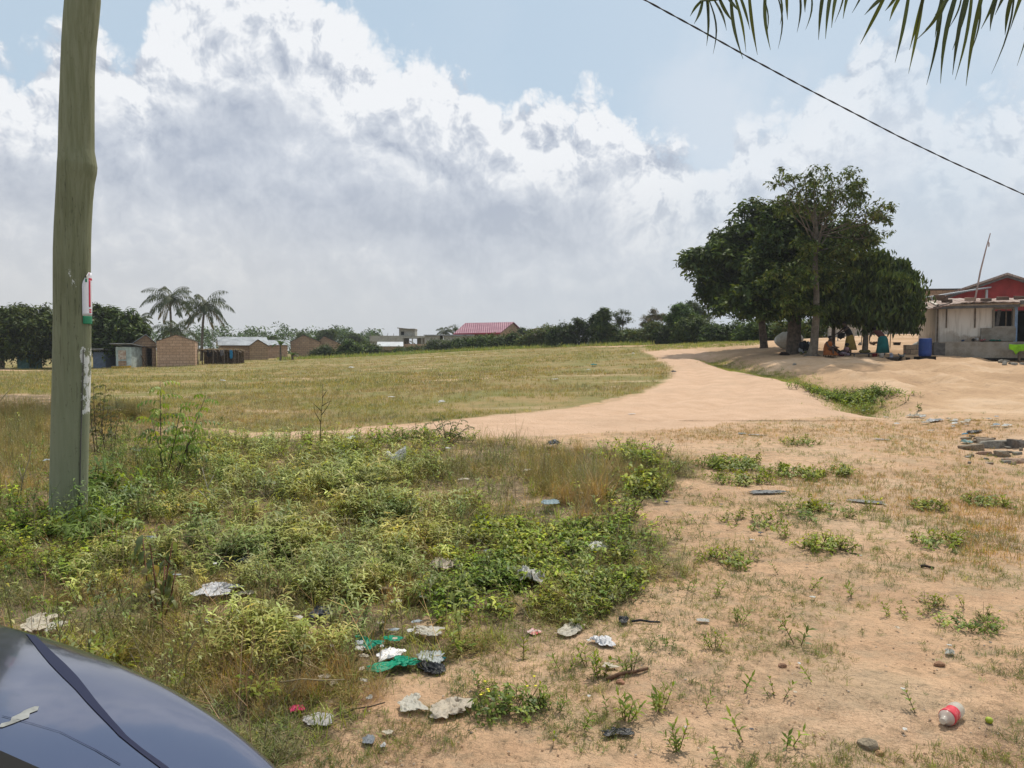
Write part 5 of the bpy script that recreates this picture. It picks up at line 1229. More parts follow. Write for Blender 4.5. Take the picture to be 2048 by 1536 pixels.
def stand(lean=0, side=0, armL=None, armR=None):
    J = {'pelvis': (0, 0, .9), 'hpL': (.09, 0, .86), 'hpR': (-.09, 0, .86), 'knL': (.11, -.03, .48), 'knR': (-.11, -.02, .48), 'anL': (.11, .02, .08), 'anR': (-.12, .02, .08), 'toL': (.12, -.12, .03), 'toR': (-.14, -.12, .03)}
    c, s = math.cos(lean), math.sin(lean); f = lambda x, y, z: (x+side*(z)*.6, -s*z+y*c, .9+c*z-y*s*-1*0)
    J.update(chest=f(0, 0, .38), neck=f(0, 0, .54), head=f(0, -.02, .68), shL=f(.18, 0, .46), shR=f(-.18, 0, .46))
    J['elL'], J['wrL'] = armL or (f(.26, -.04, .2), f(.26, -.2, .05)); J['elR'], J['wrR'] = armR or (f(-.26, -.04, .2), f(-.24, -.22, .03))
    J['face'] = (0, -c, -s); return J
DP = 37.0
# woman bending in a teal skirt, back to the camera, reaching for the white bag
J = stand(.95, 0, armL=((-.30, -.55, .95), (-.42, -.62, .66)), armR=((.30, -.5, 1.0), (.22, -.62, .78)))
J['shL'], J['shR'] = (-.18, -.38, 1.2), (.18, -.38, 1.2)
e = figure('person', 'person in a teal wrap skirt and brown red top bending over, back to the camera', at(1763, 36.3), R(195), J, [
    ('skirt', [((0, .02, .98), .17, .14), ((0, .02, .85), .23, .19), ((0, .02, .55), .27, .23), ((0, .02, .16), .33, .27)], (.012, .13, .13)),
    ('top', [((0, .0, .94), .19, .15), ((0, -.14, 1.03), .21, .16), ((0, -.30, 1.17), .23, .17), ((0, -.38, 1.27), .14, .12)], (.11, .035, .03))])
# standing woman, yellow skirt, dark top
J = stand(.45, 0, armL=((.2, -.42, 1.15), (.18, -.62, 1.05)), armR=((-.22, -.38, 1.12), (-.2, -.60, 1.0)))
e = figure('person', 'person in a black top and yellow skirt standing bent towards the left', at(1697, 37.6), R(-80), J, [
    ('skirt', [((0, .02, .98), .16, .13), ((0, .02, .8), .21, .18), ((0, .05, .5), .26, .24), ((0, .08, .2), .30, .30)], (.32, .22, .05)),
    ('top', [((0, .0, .95), .18, .14), ((0, -.08, 1.1), .2, .15), ((0, -.17, 1.26), .21, .14), ((0, -.21, 1.36), .12, .1)], (.015, .015, .02))])
hang('held_cloth', 'black bundle of cloth held out by the person in the yellow skirt', at(1681, 37.5)+Vector((0, 0, 1.08)), .4, .3, (.012, .012, .014), 0, 'cloth')
# seated person in orange
J = {'pelvis': (0, 0, .28), 'chest': (0, -.08, .62), 'neck': (0, -.12, .76), 'head': (0, -.16, .89), 'face': (-.3, -1, -.2), 'hpL': (.09, -.02, .26), 'hpR': (-.09, -.02, .26), 'knL': (.16, -.42, .42), 'knR': (-.16, -.42, .42), 'anL': (.14, -.46, .08), 'anR': (-.14, -.46, .08), 'toL': (.14, -.60, .03), 'toR': (-.14, -.60, .03),
     'shL': (.17, -.1, .68), 'shR': (-.17, -.1, .68), 'elL': (.24, -.25, .48), 'elR': (-.24, -.25, .48), 'wrL': (.12, -.46, .46), 'wrR': (-.12, -.46, .46)}
e = figure('person', 'person in an orange patterned dress sitting low by the roots of the sparse tree', at(1653, 35.9), R(30), J, [
    ('dress', [((0, -.11, .74), .13, .10), ((0, -.08, .62), .2, .16), ((0, -.02, .4), .2, .17), ((0, -.14, .22), .27, .30), ((0, -.2, .08), .32, .36)], (.32, .10, .025))])
o = MB().box((0, 0, .12), (.3, .3, .05)); 
for sx in (-.12, .12):
    for sy in (-.12, .12): o.box((sx, sy, .05), (.03, .03, .12))
o = o.build('stool', MAT['wood']); o.location = at(1653, 35.9); tag(o, 'tiny wooden stool under the person in the orange dress', 'stool')
# small child crouching in a dark top
J2 = dict(J); e = figure('person', 'small crouching child in a pale pink top, right of the clothes heap', at(1692, 36.6), R(-20), J2, [('top', [((0, -.11, .74), .13, .10), ((0, -.08, .62), .19, .15), ((0, -.02, .3), .21, .18)], (.35, .2, .22))], scale=.62)
# things lying about them
def heap(name, label, px, py, D, w, h, cols, cat='clothes', n=9, group=None, zoff=0):
    o = at(px, D); e = empty(name, o+Vector((0, 0, zoff)), 0, label, cat, group); k = D/F
    for i in range(n):
        s = random.Random(px*31+i); vs, fs = [], []; nx = 7
        cx, cz = s.uniform(-.36, .36)*w*k, s.uniform(.05, .6)*h*k; ww, hh = w*k*s.uniform(.3, .55), h*k*s.uniform(.35, .6)
        m = MB(); pr = []
        for j in range(6):
            a = j/5*math.pi; pr.append((max(.002, ww*.5*math.sin(a)*(1+s.uniform(-.2, .2))), -hh*.5*math.cos(a)))
        m.lathe(pr, (cx, s.uniform(-.15, .15), max(cz, hh*.4)), 9, sy=.7)
        m.v = [(a+s.uniform(-.03, .03), b+s.uniform(-.03, .03), max(0, c+s.uniform(-.03, .03))) for a, b, c in m.v]
        m.build('bundle', cloth(cols[i % len(cols)]), e, True)
    return e
def basin(name, label, px, D, r, h, col, cat='basin', z=0, flare=1.25, group=None, mat=None):
    o = MB().lathe([(r/flare*.02, .01), (r/flare, 0), (r, h), (r*1.06, h+.01), (r*1.06, h-.01), (r*.96, h-.01), (r/flare*.95, .02), (.001, .02)], (0, 0, 0), 20).build(name, mat or pmat(name+'_mat', col, .5, .2, 6), None, True); o.location = at(px, D)+Vector((0, 0, z)); tag(o, label, cat, group); return o
def dtank(px0, px1, py0, py1, D, name, label, rz=0, mat=None):
    k = D/F; L_ = (px1-px0)*k; r = (py1-py0)*k/2; mt = Matrix.Rotation(R(90), 3, 'Y')
    m = MB().lathe([(.01, -L_/2), (r*.35, -L_/2+.01), (r*.62, -L_*.40), (r*.98, -L_*.20), (r*.96, -L_*.10), (r, -L_*.08), (r, L_*.26), (r*.9, L_*.38), (r*.5, L_*.5), (.01, L_*.5)], (0, 0, r), 20, mat=mt)
    e = empty(name, at((px0+px1)/2, D), rz, label, 'water tank'); m.build('shell', mat, e, True)
    MB().lathe([(.13, -.03), (.13, .05), (.10, .06), (.001, .06)], (-L_*.0, -r*.62, r*1.55), 14, mat=Matrix.Rotation(R(50), 3, 'X')).build('lid', mat, e, True); return e
tm = pmat('dirty_white_plastic', (.52, .52, .48), .55, .2, 3, col2=(.40, .38, .33))
dtank(1548, 1603, 661, 696, 43, 'water_tank', 'large dirty white water tank lying on its side behind the thickest tree trunk', R(8), tm)
dtank(1824, 1866, 659, 684, 39.5, 'water_tank', 'pale water tank poking out at the left end of the white house', R(-12), tm)
heap('clothes_pile', 'black and white washing bundled between the two middle trunks', 1612, 695, 38.2, 26, 30, [(.012, .012, .015), (.02, .02, .03), (.35, .35, .36), (.012, .012, .015)], n=12)
heap('clothes_pile', 'khaki cloth heap at the foot of the black washing', 1604, 703, 37.6, 14, 9, [(.13, .13, .05)], n=3)
heap('clothes_pile', 'dark heap of washing right of the orange dress', 1676, 698, 36.8, 24, 18, [(.015, .014, .014), (.03, .025, .03)], n=8)
heap('clothes_pile', 'white and maroon patterned washing heap on the ground', 1684, 709, 36.1, 26, 11, [(.4, .36, .38), (.12, .02, .05), (.25, .2, .25)], n=8)
heap('firewood_pile', 'low dark brown pile beside the thickest trunk', 1566, 700, 38.8, 22, 9, [(.05, .032, .022), (.07, .045, .03)], 'pile', n=8)
heap('cloth_bundle', 'yellow green cloth bundle on the low dark table', 1727, 706, 36.5, 20, 9, [(.16, .15, .04), (.12, .1, .03)], n=5, zoff=.22)
m = MB().box((0, 0, .2), (1.05, .5, .05))
for a in (-.45, .45):
    for b in (-.2, .2): m.box((a, b, .08), (.05, .05, .2))
o = m.build('low_table', MAT['black'] if False else MAT['wood_grey']); o.location = at(1722, 36.5); tag(o, 'low dark table between the washing heap and the teal skirt', 'table')
basin('cooking_pot', 'small dark red pot left of the teal skirt', 1748, 36.2, .12, .16, (.18, .015, .02), 'pot', flare=1.05)
basin('bucket', 'white bucket between the feet of the person in teal', 1762, 35.7, .11, .20, (.45, .46, .45), 'bucket', flare=1.2)
basin('basin', 'wide grey basin in front of the white bag', 1784, 35.9, .30, .12, (.12, .12, .125))
basin('basin', 'black rubber basin just right of the white bag', 1794, 36.3, .2, .2, (.012, .012, .012))
basin('bucket', 'small black bucket standing alone left of the blue barrel', 1814.5, 35.2, .10, .17, (.02, .015, .015), 'bucket')
basin('basin', 'dark basin out on the sand behind the chicken', 1792, 46, .23, .16, (.03, .028, .025))
basin('bowl', 'white bowl beside the head of the person in orange', 1664, 36.6, .13, .12, (.5, .5, .47), 'bowl', z=.42)
o = heap('plastic_bag', 'full white plastic bag right of the person in teal', 1784, 707, 35.9, 12, 13, [(.50, .52, .62)], 'bag', n=4, zoff=.1)
# blue barrel on its black stand
e = empty('barrel', at(1848.5, 35.3), 0, 'blue plastic barrel on a black stand left of the terrace', 'barrel')
MB().lathe([(.001, .18), (.25, .18), (.275, .24), (.28, .42), (.272, .45), (.28, .48), (.28, .72), (.272, .75), (.28, .78), (.27, .98), (.25, 1.03), (.23, 1.03), (.23, 1.0), (.001, 1.0)], (0, 0, 0), 24).build('drum', pmat('blue_plastic', (.012, .045, .20), .45, .2, 3), e, True)
MB().box((0, 0, .09), (.74, .6, .18), jit=.01).build('stand', MAT['black'], e)
# chicken
o_ = at(1802, 36.4); e = empty('chicken', o_, R(70), 'small black and white chicken between the basins and the blue barrel', 'chicken')
me = bpy.data.meshes.new('body'); vv = [(0, 0, .17), (0, -.07, .2), (0, -.12, .27), (0, -.14, .33), (0, -.17, .325), (0, .09, .22), (0, .16, .32), (.03, 0, .1), (.03, -.01, .02), (-.03, 0, .1), (-.03, -.01, .02), (.03, -.05, .01), (-.03, -.05, .01)]
rr = [.085, .07, .035, .03, .012, .05, .02, .02, .008, .02, .008, .008, .008]
me.from_pydata(vv, [(0, 1), (1, 2), (2, 3), (3, 4), (0, 5), (5, 6), (0, 7), (7, 8), (0, 9), (9, 10), (8, 11), (10, 12)], []); o = bpy.data.objects.new('body', me); COL.objects.link(o); o.modifiers.new('k', 'SKIN')
for i, sv in enumerate(me.skin_vertices[0].data): sv.radius = (rr[i], rr[i]); sv.use_root = i == 0
s = o.modifiers.new('s', 'SUBSURF'); s.levels = s.render_levels = 1
dg = bpy.context.evaluated_depsgraph_get(); dg.update(); nm = bpy.data.meshes.new_from_object(o.evaluated_get(dg)); o.modifiers.clear(); o.data = nm; nm.materials.append(pmat('feathers', (.02, .02, .02), .8, .3, 9, col2=(.3, .3, .28))); o.parent = e
MB().box((0, -.145, .37), (.008, .05, .03)).build('comb', pmat('comb_red', (.4, .03, .03), .6, .1), e)
# boundary wall, table and poles at the back of the yard
m = MB().box((0, 0, .1), (pxw(1655, 1900, 60), .2, 1.3)); o = m.build('yard_wall', MAT['block_grey']); o.location = at(1777, 60)+Vector((0, 0, .1)); tag(o, 'low grey block wall across the back of the sandy yard', 'wall')
m = MB().box((0, 0, .75), (1.25, .7, .05))
for a in (-.55, .55):
    for b in (-.3, .3): m.box((a, b, .3), (.06, .06, .9))
o = m.build('table', tm); o.location = at(1686, 52)+Vector((0, 0, .1)); tag(o, 'white topped table behind the standing person', 'table')
for i, (px, t_, D) in enumerate(((1721, 650, 47), (1731, 640, 49), (1778, 640, 44))):
    o = MB().tube([(0, 0, -.1), (.03, 0, 1), (0, 0, 1.75)], [.03, .025, .02], 5).build('yard_post', MAT['bark_pale']); o.location = at(px, D); tag(o, ['left of two thin washing line posts in the sandy yard', 'right of two thin washing line posts in the sandy yard', 'thin post right behind the person in teal'][i], 'post')
heap('rubbish_heap', 'brown heap near the washing line posts', 1744, 679, 46, 16, 9, [(.14, .07, .035)], 'heap', n=5)
heap('cloth_bundle', 'pale cloth bundle below the left washing line post', 1721, 680, 46, 11, 7, [(.4, .4, .38)], n=4)
heap('rubbish_heap', 'dark scraps beside the pale tank', 1812, 683, 44, 16, 6, [(.04, .03, .03), (.12, .1, .09)], 'heap', n=5)
# things standing on the terrace
T = white_e = bpy.data.objects['white_house']; tz = T.location.z+(1.6-(684-700)*37.0/F-T.location.z)
def onter(px):
    global D, z0, K
    D = 37.0; K = D/F; z0 = T.location.z; return LW(px, .0, tz+.02-z0)
o = heap('enamel_bowl', 'black and white enamel bowls stacked on the terrace', 1948, 681, 37.1, 14, 9, [(.02, .02, .02), (.5, .5, .5)], 'bowl', n=4); o.location = onter(1947)
o = heap('basket', 'pale pink plastic basket on the terrace', 1963, 682, 37.1, 12, 6, [(.42, .16, .17)], 'basket', n=3); o.location = onter(1963)
o = heap('plastic_tub', 'pair of dark green tubs on the terrace under the window', 1990, 682, 37.1, 26, 6, [(.02, .13, .09), (.015, .09, .06)], 'tub', n=4); o.location = onter(1990)
o = heap('plastic_tub', 'small blue tub near the left end of the terrace', 1924, 682, 37.1, 9, 5, [(.06, .10, .2)], 'tub', n=2); o.location = onter(1924)
e = empty('wooden_frame', at(2045, 35.4), 0, 'wooden stand the lime green cloth is draped over', 'stand')
MB().box((-.2, 0, .3), (.08, .08, 1.1)).build('leg', MAT['wood'], e); MB().box((1.4, 0, .3), (.08, .08, 1.1)).build('leg', MAT['wood'], e); MB().box((.6, 0, .84), (2.1, .1, .08)).build('rail', MAT['wood'], e)
n = 14; vs, fs = [], []
for i in range(n+1):
    for j in range(7):
        u = i/n; v_ = j/6; vs.append((-.75+u*2.4, -.08-.05*math.sin(i*1.7)*v_, .95-.02*math.sin(i*.8)-v_*(.42+.12*math.sin(i*1.3))*(1 if u > .12 else .55)))
for i in range(n):
    for j in range(6): q = i*7+j; fs.append((q, q+7, q+8, q+1))
o = MB().add(vs, fs).build('draped_cloth', cloth((.28, .62, .02)), None, True); o.location = at(2045, 35.4); s = o.modifiers.new('s', 'SOLIDIFY'); s.thickness = .01; tag(o, 'lime green cloth hanging over a stand at the right edge', 'cloth')
# ------------------------------------------------------------ litter, stones, sticks: each a thing
PLASTIC = {}
def plastic(c, tr=.3, rough=.35, c2=None):
    k = (c, tr, c2)
    if k not in PLASTIC: PLASTIC[k] = pmat('plastic_film', c, rough, .2, 14, trans=tr, col2=c2 or tuple(x*.85 for x in c), bump=.3, bscale=60)
    return PLASTIC[k]
def film(name, label, px, py, w, h, col, cat='plastic bag', lift=.35, seed=None, rz=None, tr=.45, rough=.4, group=None, ragged=.3, c2=None, zoff=.0, up=0.0, fold=1.0):
    """crumpled film: w,h photo pixels across / up the picture"""
    g = G(px, py+h*.4); D = g.y; k = D/F; W_ = w*k; Dp = max(h*k*2.2, W_*.35); Dp = min(Dp, W_*1.3)
    LIT.append((g.x, g.y, W_*.5, Dp*.5)) if w > 14 and g.y < 12 else None
    r = np.random.default_rng(seed or int(px*7+py)); sd = int(r.integers(1, 9999)); nx, ny = 38, 28
    u, v = np.meshgrid(np.linspace(-1, 1, nx+1), np.linspace(-1, 1, ny+1), indexing='ij'); a = np.arctan2(v, u); rad = 1+ragged*((fbm(np.cos(a)*1.1+sd, np.sin(a)*1.1, 2, sd)-.5)*4.2+(fbm(np.cos(a)*4+sd, np.sin(a)*4, 2, sd+2)-.5)*.9)
    x = u*rad*(1-.2*v*v)*W_*.5; y = v*rad*(1-.2*u*u)*Dp*.5
    f = 4.5*fold; n1 = 1-np.abs(fbm(u*f*.5+sd, v*f*.5, 3, sd)*2-1)*1.6; n2 = 1-np.abs(fbm(u*f+9, v*f+sd, 2, sd+3)*2-1)*2
    env = np.clip(1.25-(u*u+v*v)*.5, .3, 1)*np.clip(.35+1.3*vnoise(u*1.5+sd, v*1.5+sd, 3), 0, 1.4)
    n3 = 1-np.abs(fbm(u*f*1.3+sd, v*f*1.3+7, 3, sd+31)*2-1)*2.2; z = (np.clip(n1, 0, 1)*.55+np.clip(n2, 0, 1)*.35+np.clip(n3, 0, 1)*.28)*env*min(W_, Dp)*lift*.36+.004
    if up: z = z+np.clip(1-np.abs(u)*1.2, 0, 1)**.8*h*k*up*(1-np.abs(v))
    x = x+.16*W_*(fbm(u*3, v*3+sd, 2, sd+5)-.5); y = y+.16*W_*(fbm(u*3+sd, v*3, 2, sd+8)-.5)
    cz = rz if rz is not None else float(r.uniform(-.5, .5)); o_ = Vector((g.x, g.y+Dp*.1, 0)); c, s_ = math.cos(cz), math.sin(cz)
    gx, gy = x*c-y*s_+o_.x, x*s_+y*c+o_.y; gz = H(gx, gy); base_ = float(H(np.array([o_.x]), np.array([o_.y]))[0])
    vs = np.stack([x, y, z+gz-base_], -1).reshape(-1, 3); idx = np.arange((nx+1)*(ny+1)).reshape(nx+1, ny+1)
    Q = np.stack([idx[:-1, :-1], idx[1:, :-1], idx[1:, 1:], idx[:-1, 1:]], -1).reshape(-1, 4)
    o = npmesh(name, vs, Q, None, plastic(col, tr, rough, c2)); o.location = (o_.x, o_.y, base_+.012+zoff*(.45 if w > 14 else 1)); o.rotation_euler = (0, 0, cz)
    s = o.modifiers.new('s', 'SOLIDIFY'); s.thickness = .0008; tag(o, label, cat, group); return o
WHT = (.88, .88, .85); CRM = (.82, .75, .62); CLR = (.74, .71, .63); BLK = (.012, .013, .016)
L_ = [
 ('plastic_bag', 'white knotted bag standing up in the weeds behind the middle', 792, 932, 46, 30, (.86, .84, .78), 'LUMP'),
 ('plastic_bag', 'pale blue crumpled bag lying on the weeds right of centre', 1100, 1017, 38, 18, (.40, .52, .56), dict(zoff=.16)),
 ('plastic_sheet', 'cream flattened sheet between sage green weeds near the centre', 832, 1022, 54, 14, (.58, .52, .40), dict(lift=.2, zoff=.05)),
 ('plastic_sheet', 'tan and off white crumpled sheet below the centre of the weeds', 885, 1132, 70, 26, (.74, .64, .52), dict(lift=.4, zoff=.06)),
 ('plastic_bag', 'greyish white balled bag in the bright green leaves', 1062, 1168, 54, 26, (.78, .77, .72), dict(lift=.8, zoff=.12)),
 ('plastic_bag', 'white torn bag at the right border of the weeds', 1192, 1100, 42, 22, WHT, dict(lift=.4, zoff=.08)),
 ('plastic_bag', 'small cream scrap beside the straw tuft', 776, 1187, 42, 16, CRM, dict(lift=.4, zoff=.08)),
 ('plastic_bag', 'large bright white torn bag in the left foreground weeds', 432, 1186, 100, 34, (.86, .86, .88), dict(lift=.4, zoff=.08)),
 ('plastic_bag', 'thin white tail of plastic right of the large torn bag', 488, 1194, 44, 12, CRM, dict(lift=.3, zoff=.04)),
 ('plastic_bag', 'dark blue grey bag left of the sage green weeds', 492, 1132, 34, 16, (.05, .07, .09), dict(lift=.5, zoff=.10)),
 ('plastic_sheet', 'crumpled dirty white sheet just beyond the van bonnet', 72, 1250, 56, 34, CRM, dict(lift=.5, zoff=.06)),
 ('plastic_sheet', 'clear grey sheet right beside the dirty white one near the bonnet', 108, 1258, 36, 32, CLR, dict(lift=.35, zoff=.06)),
 ('plastic_bag', 'long translucent bag on the bare dirt beside the weeds', 1144, 1252, 44, 42, (.78, .73, .62), dict(lift=.5, rz=-.9)),
 ('crumpled_paper', 'white crumpled foil or paper ball on the bare dirt', 1204, 1283, 36, 26, (.70, .70, .72), dict(lift=.6, fold=1.8, tr=.05)),
 ('wrapper', 'white and red printed wrapper at the edge of the weeds', 1069, 1266, 30, 12, (.60, .52, .50), dict(lift=.25, tr=0, c2=(.5, .06, .06))),
 ('plastic_bag', 'dull clear bag half hidden in grass above the green strips', 852, 1268, 62, 22, CLR, dict(lift=.4, zoff=.04)),
 ('plastic_strip', 'torn green bag strip curving at the front of the litter pile', 800, 1334, 84, 18, (.01, .46, .27), dict(lift=.5, rz=.18, ragged=.5, zoff=.03)),
 ('plastic_strip', 'shredded green bag strip at the back left of the litter pile', 738, 1292, 34, 26, (.01, .40, .25), dict(zoff=.05, lift=.5, ragged=.7, rz=.9)),
 ('plastic_strip', 'small green bag scrap at the back of the litter pile', 786, 1288, 40, 10, (.01, .42, .25), dict(zoff=.05, lift=.35, rz=-.3)),
 ('cloth_rag', 'white rag in the middle of the green strips', 788, 1312, 54, 20, (.88, .86, .86), dict(zoff=.03, lift=.35, tr=.1, rough=.8)),
 ('plastic_bag', 'clear silvery bag touching the black strip', 862, 1312, 48, 32, (.70, .74, .73), dict(lift=.5)),
 ('plastic_strip', 'turquoise corner of plastic right of the clear silvery bag', 884, 1316, 14, 18, (.02, .25, .28), dict(lift=.3)),
 ('plastic_strip', 'long black folded strip in front of the clear silvery bag', 866, 1338, 52, 30, BLK, dict(lift=.35, rz=.75, ragged=.4, tr=0)),
 ('plastic_bag', 'clear torn bag, left one of the pair low in the picture', 820, 1405, 52, 30, (.76, .73, .64), dict(lift=.4)),
 ('plastic_bag', 'larger tan translucent bag, right one of the pair low in the picture', 905, 1415, 86, 38, (.74, .66, .54), dict(lift=.4)),
 ('cloth_rag', 'bright pink rag in the straw near the bottom', 593, 1417, 26, 26, (.80, .03, .20), dict(lift=.6, tr=.2)),
 ('crumpled_paper', 'white flattened paper just right of the pink rag', 640, 1440, 52, 22, (.64, .62, .60), dict(lift=.25)),
 ('wrapper', 'yellow and white sweet wrapper in the grass above the bonnet', 460, 1330, 22, 14, (.62, .60, .58), dict(lift=.5, c2=(.6, .35, .02), zoff=.04)),
 ('wrapper', 'small yellow scrap left of the yellow and white wrapper', 417, 1352, 13, 16, (.60, .45, .08), dict(lift=.5, zoff=.04)),
 ('plastic_scrap', 'grey blue scrap beside small white bits at the bottom', 738, 1480, 24, 18, (.35, .38, .42), dict(lift=.5)),
 ('plastic_scrap', 'small white scrap below the grey blue scrap', 766, 1497, 13, 8, (.7, .7, .7), dict(lift=.5)),
 ('plastic_scrap', 'cream scrap just right of the grey blue scrap', 776, 1470, 18, 8, CRM, dict(lift=.4)),
 ('plastic_bag', 'small black bag lump tied to the dark stick on the dirt', 1248, 1240, 22, 18, BLK, dict(lift=.8, tr=0)),
 ('plastic_scrap', 'pale scrap above the brown stick', 1219, 1334, 32, 10, CRM, dict(lift=.2)),
 ('plastic_bag', 'black bag standing at the far edge of the weeds', 1108, 892, 24, 14, (.03, .04, .05), dict(lift=.7, zoff=.12, tr=0, up=.2)),
 ('plastic_bag', 'dark striped bag on the sandy mound right of the pole', 275, 901, 32, 12, (.03, .04, .07), dict(lift=.5, c2=(.3, .32, .36), zoff=.04)),
 ('plastic_scrap', 'white scrap in the grass just left of the pole foot', 96, 961, 14, 12, (.6, .65, .66), dict(lift=.6, zoff=.25)),
 ('plastic_scrap', 'tiny bright blue scrap on the dirt right of the weeds', 1333, 1005, 8, 7, (.03, .08, .35), dict(lift=.9)),
 ('plastic_bag', 'white shred caught in the spindly shrub by the track', 883, 831, 14, 14, WHT, dict(lift=.6, zoff=.35, up=.15)),
 ('plastic_bag', 'white shreds caught in the dark weeds left of the knotted bag', 703, 886, 16, 24, WHT, dict(lift=.5, zoff=.3, up=.15)),
 ('plastic_scrap', 'small white strip on the open dirt in the right foreground', 1406, 1244, 22, 6, (.65, .64, .6), dict(lift=.3)),
 ('plastic_sheet', 'flat white sheet on the grassy dirt below the green ditch', 1760, 878, 36, 6, (.62, .6, .57), dict(lift=.12)),
 ('plastic_scrap', 'pale blue scrap beyond the leafy clumps on the dirt', 1484, 867, 16, 5, (.45, .55, .55), dict(lift=.4)),
 ('plastic_scrap', 'thin white scrap right of the pale blue one', 1514, 870, 30, 4, (.6, .6, .58), dict(lift=.2)),
 ('plastic_strip', 'grey twisted plastic strip in front of the two leafy clumps', 1537, 985, 64, 8, (.33, .34, .34), dict(lift=.3, rz=.02)),
 ('plastic_strip', 'long pale strip on the dirt right of the grey twisted strip', 1738, 1004, 58, 7, (.42, .41, .38), dict(lift=.25, rz=-.15)),
 ('plastic_scrap', 'small pale scrap between the grey and pale strips', 1663, 1009, 18, 5, CRM, dict(lift=.3)),
 ('plastic_scrap', 'round white lump on the dirt above the bottle', 1900, 1308, 16, 9, (.66, .66, .60), dict(lift=.8)),
 ('plastic_bag', 'pale teal bag at the left end of the rubble', 1934, 882, 24, 14, (.33, .50, .48), dict(lift=.6)),
 ('plastic_bag', 'sky blue shred on top of the pale teal bag', 1930, 874, 12, 7, (.20, .50, .68), dict(lift=.7, zoff=.06)),
 ('plastic_bag', 'larger white bag among the litter above the rubble', 1872, 838, 26, 14, (.66, .66, .66), dict(lift=.5)),
 ('plastic_bag', 'white bag right of the larger one above the rubble', 1910, 838, 12, 12, WHT, dict(lift=.5)),
 ('plastic_bag', 'white and cream bag left of the litter above the rubble', 1830, 830, 26, 12, CRM, dict(lift=.5)),
 ('plastic_sheet', 'white sheet by the end of the green ditch', 1733, 820, 18, 6, WHT, dict(lift=.3)),
 ('plastic_bag', 'black bag on the dry grass left of the rubble', 1950, 862, 22, 10, BLK, dict(lift=.5, tr=0)),
 ('plastic_sheet', 'grey white sheet in the mouth of the green ditch', 1705, 800, 22, 7, (.5, .5, .47), dict(lift=.3)),
 ('plastic_bag', 'teal green torn bag out on the field near the track', 1187, 731, 12, 6, (.03, .30, .27), dict(lift=.6, zoff=.06)),
 ('plastic_scrap', 'white scrap just below the teal bag on the field', 1177, 741, 6, 5, WHT, dict(lift=.6, zoff=.06)),
 ('plastic_sheet', 'white sheet in the middle of the field', 782, 798, 14, 4, WHT, dict(lift=.4, zoff=.07)),
 ('plastic_scrap', 'slanting white strip in the right of the field', 1112, 761, 12, 4, WHT, dict(lift=.4, zoff=.06)),
 ('plastic_bag', 'white lump towards the far left of the field', 703, 736, 9, 5, WHT, dict(lift=.7, zoff=.06)),
 ('plastic_bag', 'black bag on the grass edge of the track bend', 1347, 744, 12, 6, BLK, dict(lift=.6, tr=0, zoff=.03)),
 ('plastic_scrap', 'white scrap near the far end of the field by the track', 1266, 708, 6, 4, WHT, dict(lift=.8, zoff=.06)),
 ('plastic_scrap', 'white scrap left of the far field edge', 445, 763, 11, 4, WHT, dict(lift=.6, zoff=.06)),
 ('plastic_scrap', 'white flat scrap lying on the sandy track', 1263, 828, 14, 3, WHT, dict(lift=.2)),
 ('plastic_bag', 'torn black shred at the bottom between seedlings', 1228, 1466, 50, 12, BLK, dict(lift=.25, tr=0, ragged=.8)),
 ('plastic_bag', 'dark bag sunk in the weeds under the pale leaves', 640, 1232, 40, 26, (.02, .025, .035), dict(lift=.5, tr=0, zoff=.05)),
]
def lumps(name, label, px, py, w, h, c, zoff, lobes):
    g = G(px, py+h*.5); k = g.y/F; bm = bmesh.new()
    for (ox, oz, rx, rz_, tilt) in lobes:
        r_ = bmesh.ops.create_icosphere(bm, subdivisions=4, radius=1)
        for v in r_['verts']:
            a = np.array([v.co.x*2+ox*9]); b = np.array([v.co.z*2+v.co.y*2.3]); n = 1-abs(fbm(a, b, 3, 5)[0]*2-1)*2; n2 = 1-abs(fbm(a*2.3, b*2.3, 2, 8)[0]*2-1)*2
            q = v.co*(.72+.30*n+.12*n2); t_ = 1-.45*max(0, q.z); x_, z_ = q.x*rx*t_, q.z*rz_
            v.co = Vector(((ox+x_*math.cos(tilt)+z_*math.sin(tilt))*w*k, q.y*rx*w*k*.8, (oz-x_*math.sin(tilt)+z_*math.cos(tilt))*h*k))
    me = bpy.data.meshes.new(name); bm.to_mesh(me); bm.free(); me.materials.append(plastic(c, .25, .45)); o = bpy.data.objects.new(name, me); COL.objects.link(o); o.location = g+Vector((0, 0, zoff)); tag(o, label, 'plastic bag')
for it in list(L_):
    if it[7] == 'LUMP': L_.remove(it); lumps(it[0], it[1], it[2], it[3], it[4], it[5], it[6], .12, [(-.22, .5, .2, .42, -.35), (.2, .62, .26, .62, .35), (0, .2, .3, .25, 0)])
for (nm, lab, px, py, w, h, c, kw) in L_: film(nm, lab, px, py, w, h, c, cat=nm.replace('_', ' '), **kw)
rr_ = random.Random(5)
for i in range(44):
    px, py = rr_.choice([(rr_.uniform(200, 1150), rr_.uniform(900, 1330)), (rr_.gauss(760, 60), rr_.gauss(1330, 35)), (rr_.gauss(650, 250), rr_.gauss(1150, 90))]); py = max(890, min(1420, py)); px = max(30, min(1180, px))
    film('plastic_scrap', 'tiny pale plastic scrap caught among the weeds', px, py, rr_.uniform(7, 20), rr_.uniform(4, 9), rr_.choice((WHT, CRM, CLR, (.6, .66, .7))), cat='plastic scrap', lift=.6, zoff=rr_.uniform(.03, .12), group='tiny scraps in the weeds', seed=i+100)
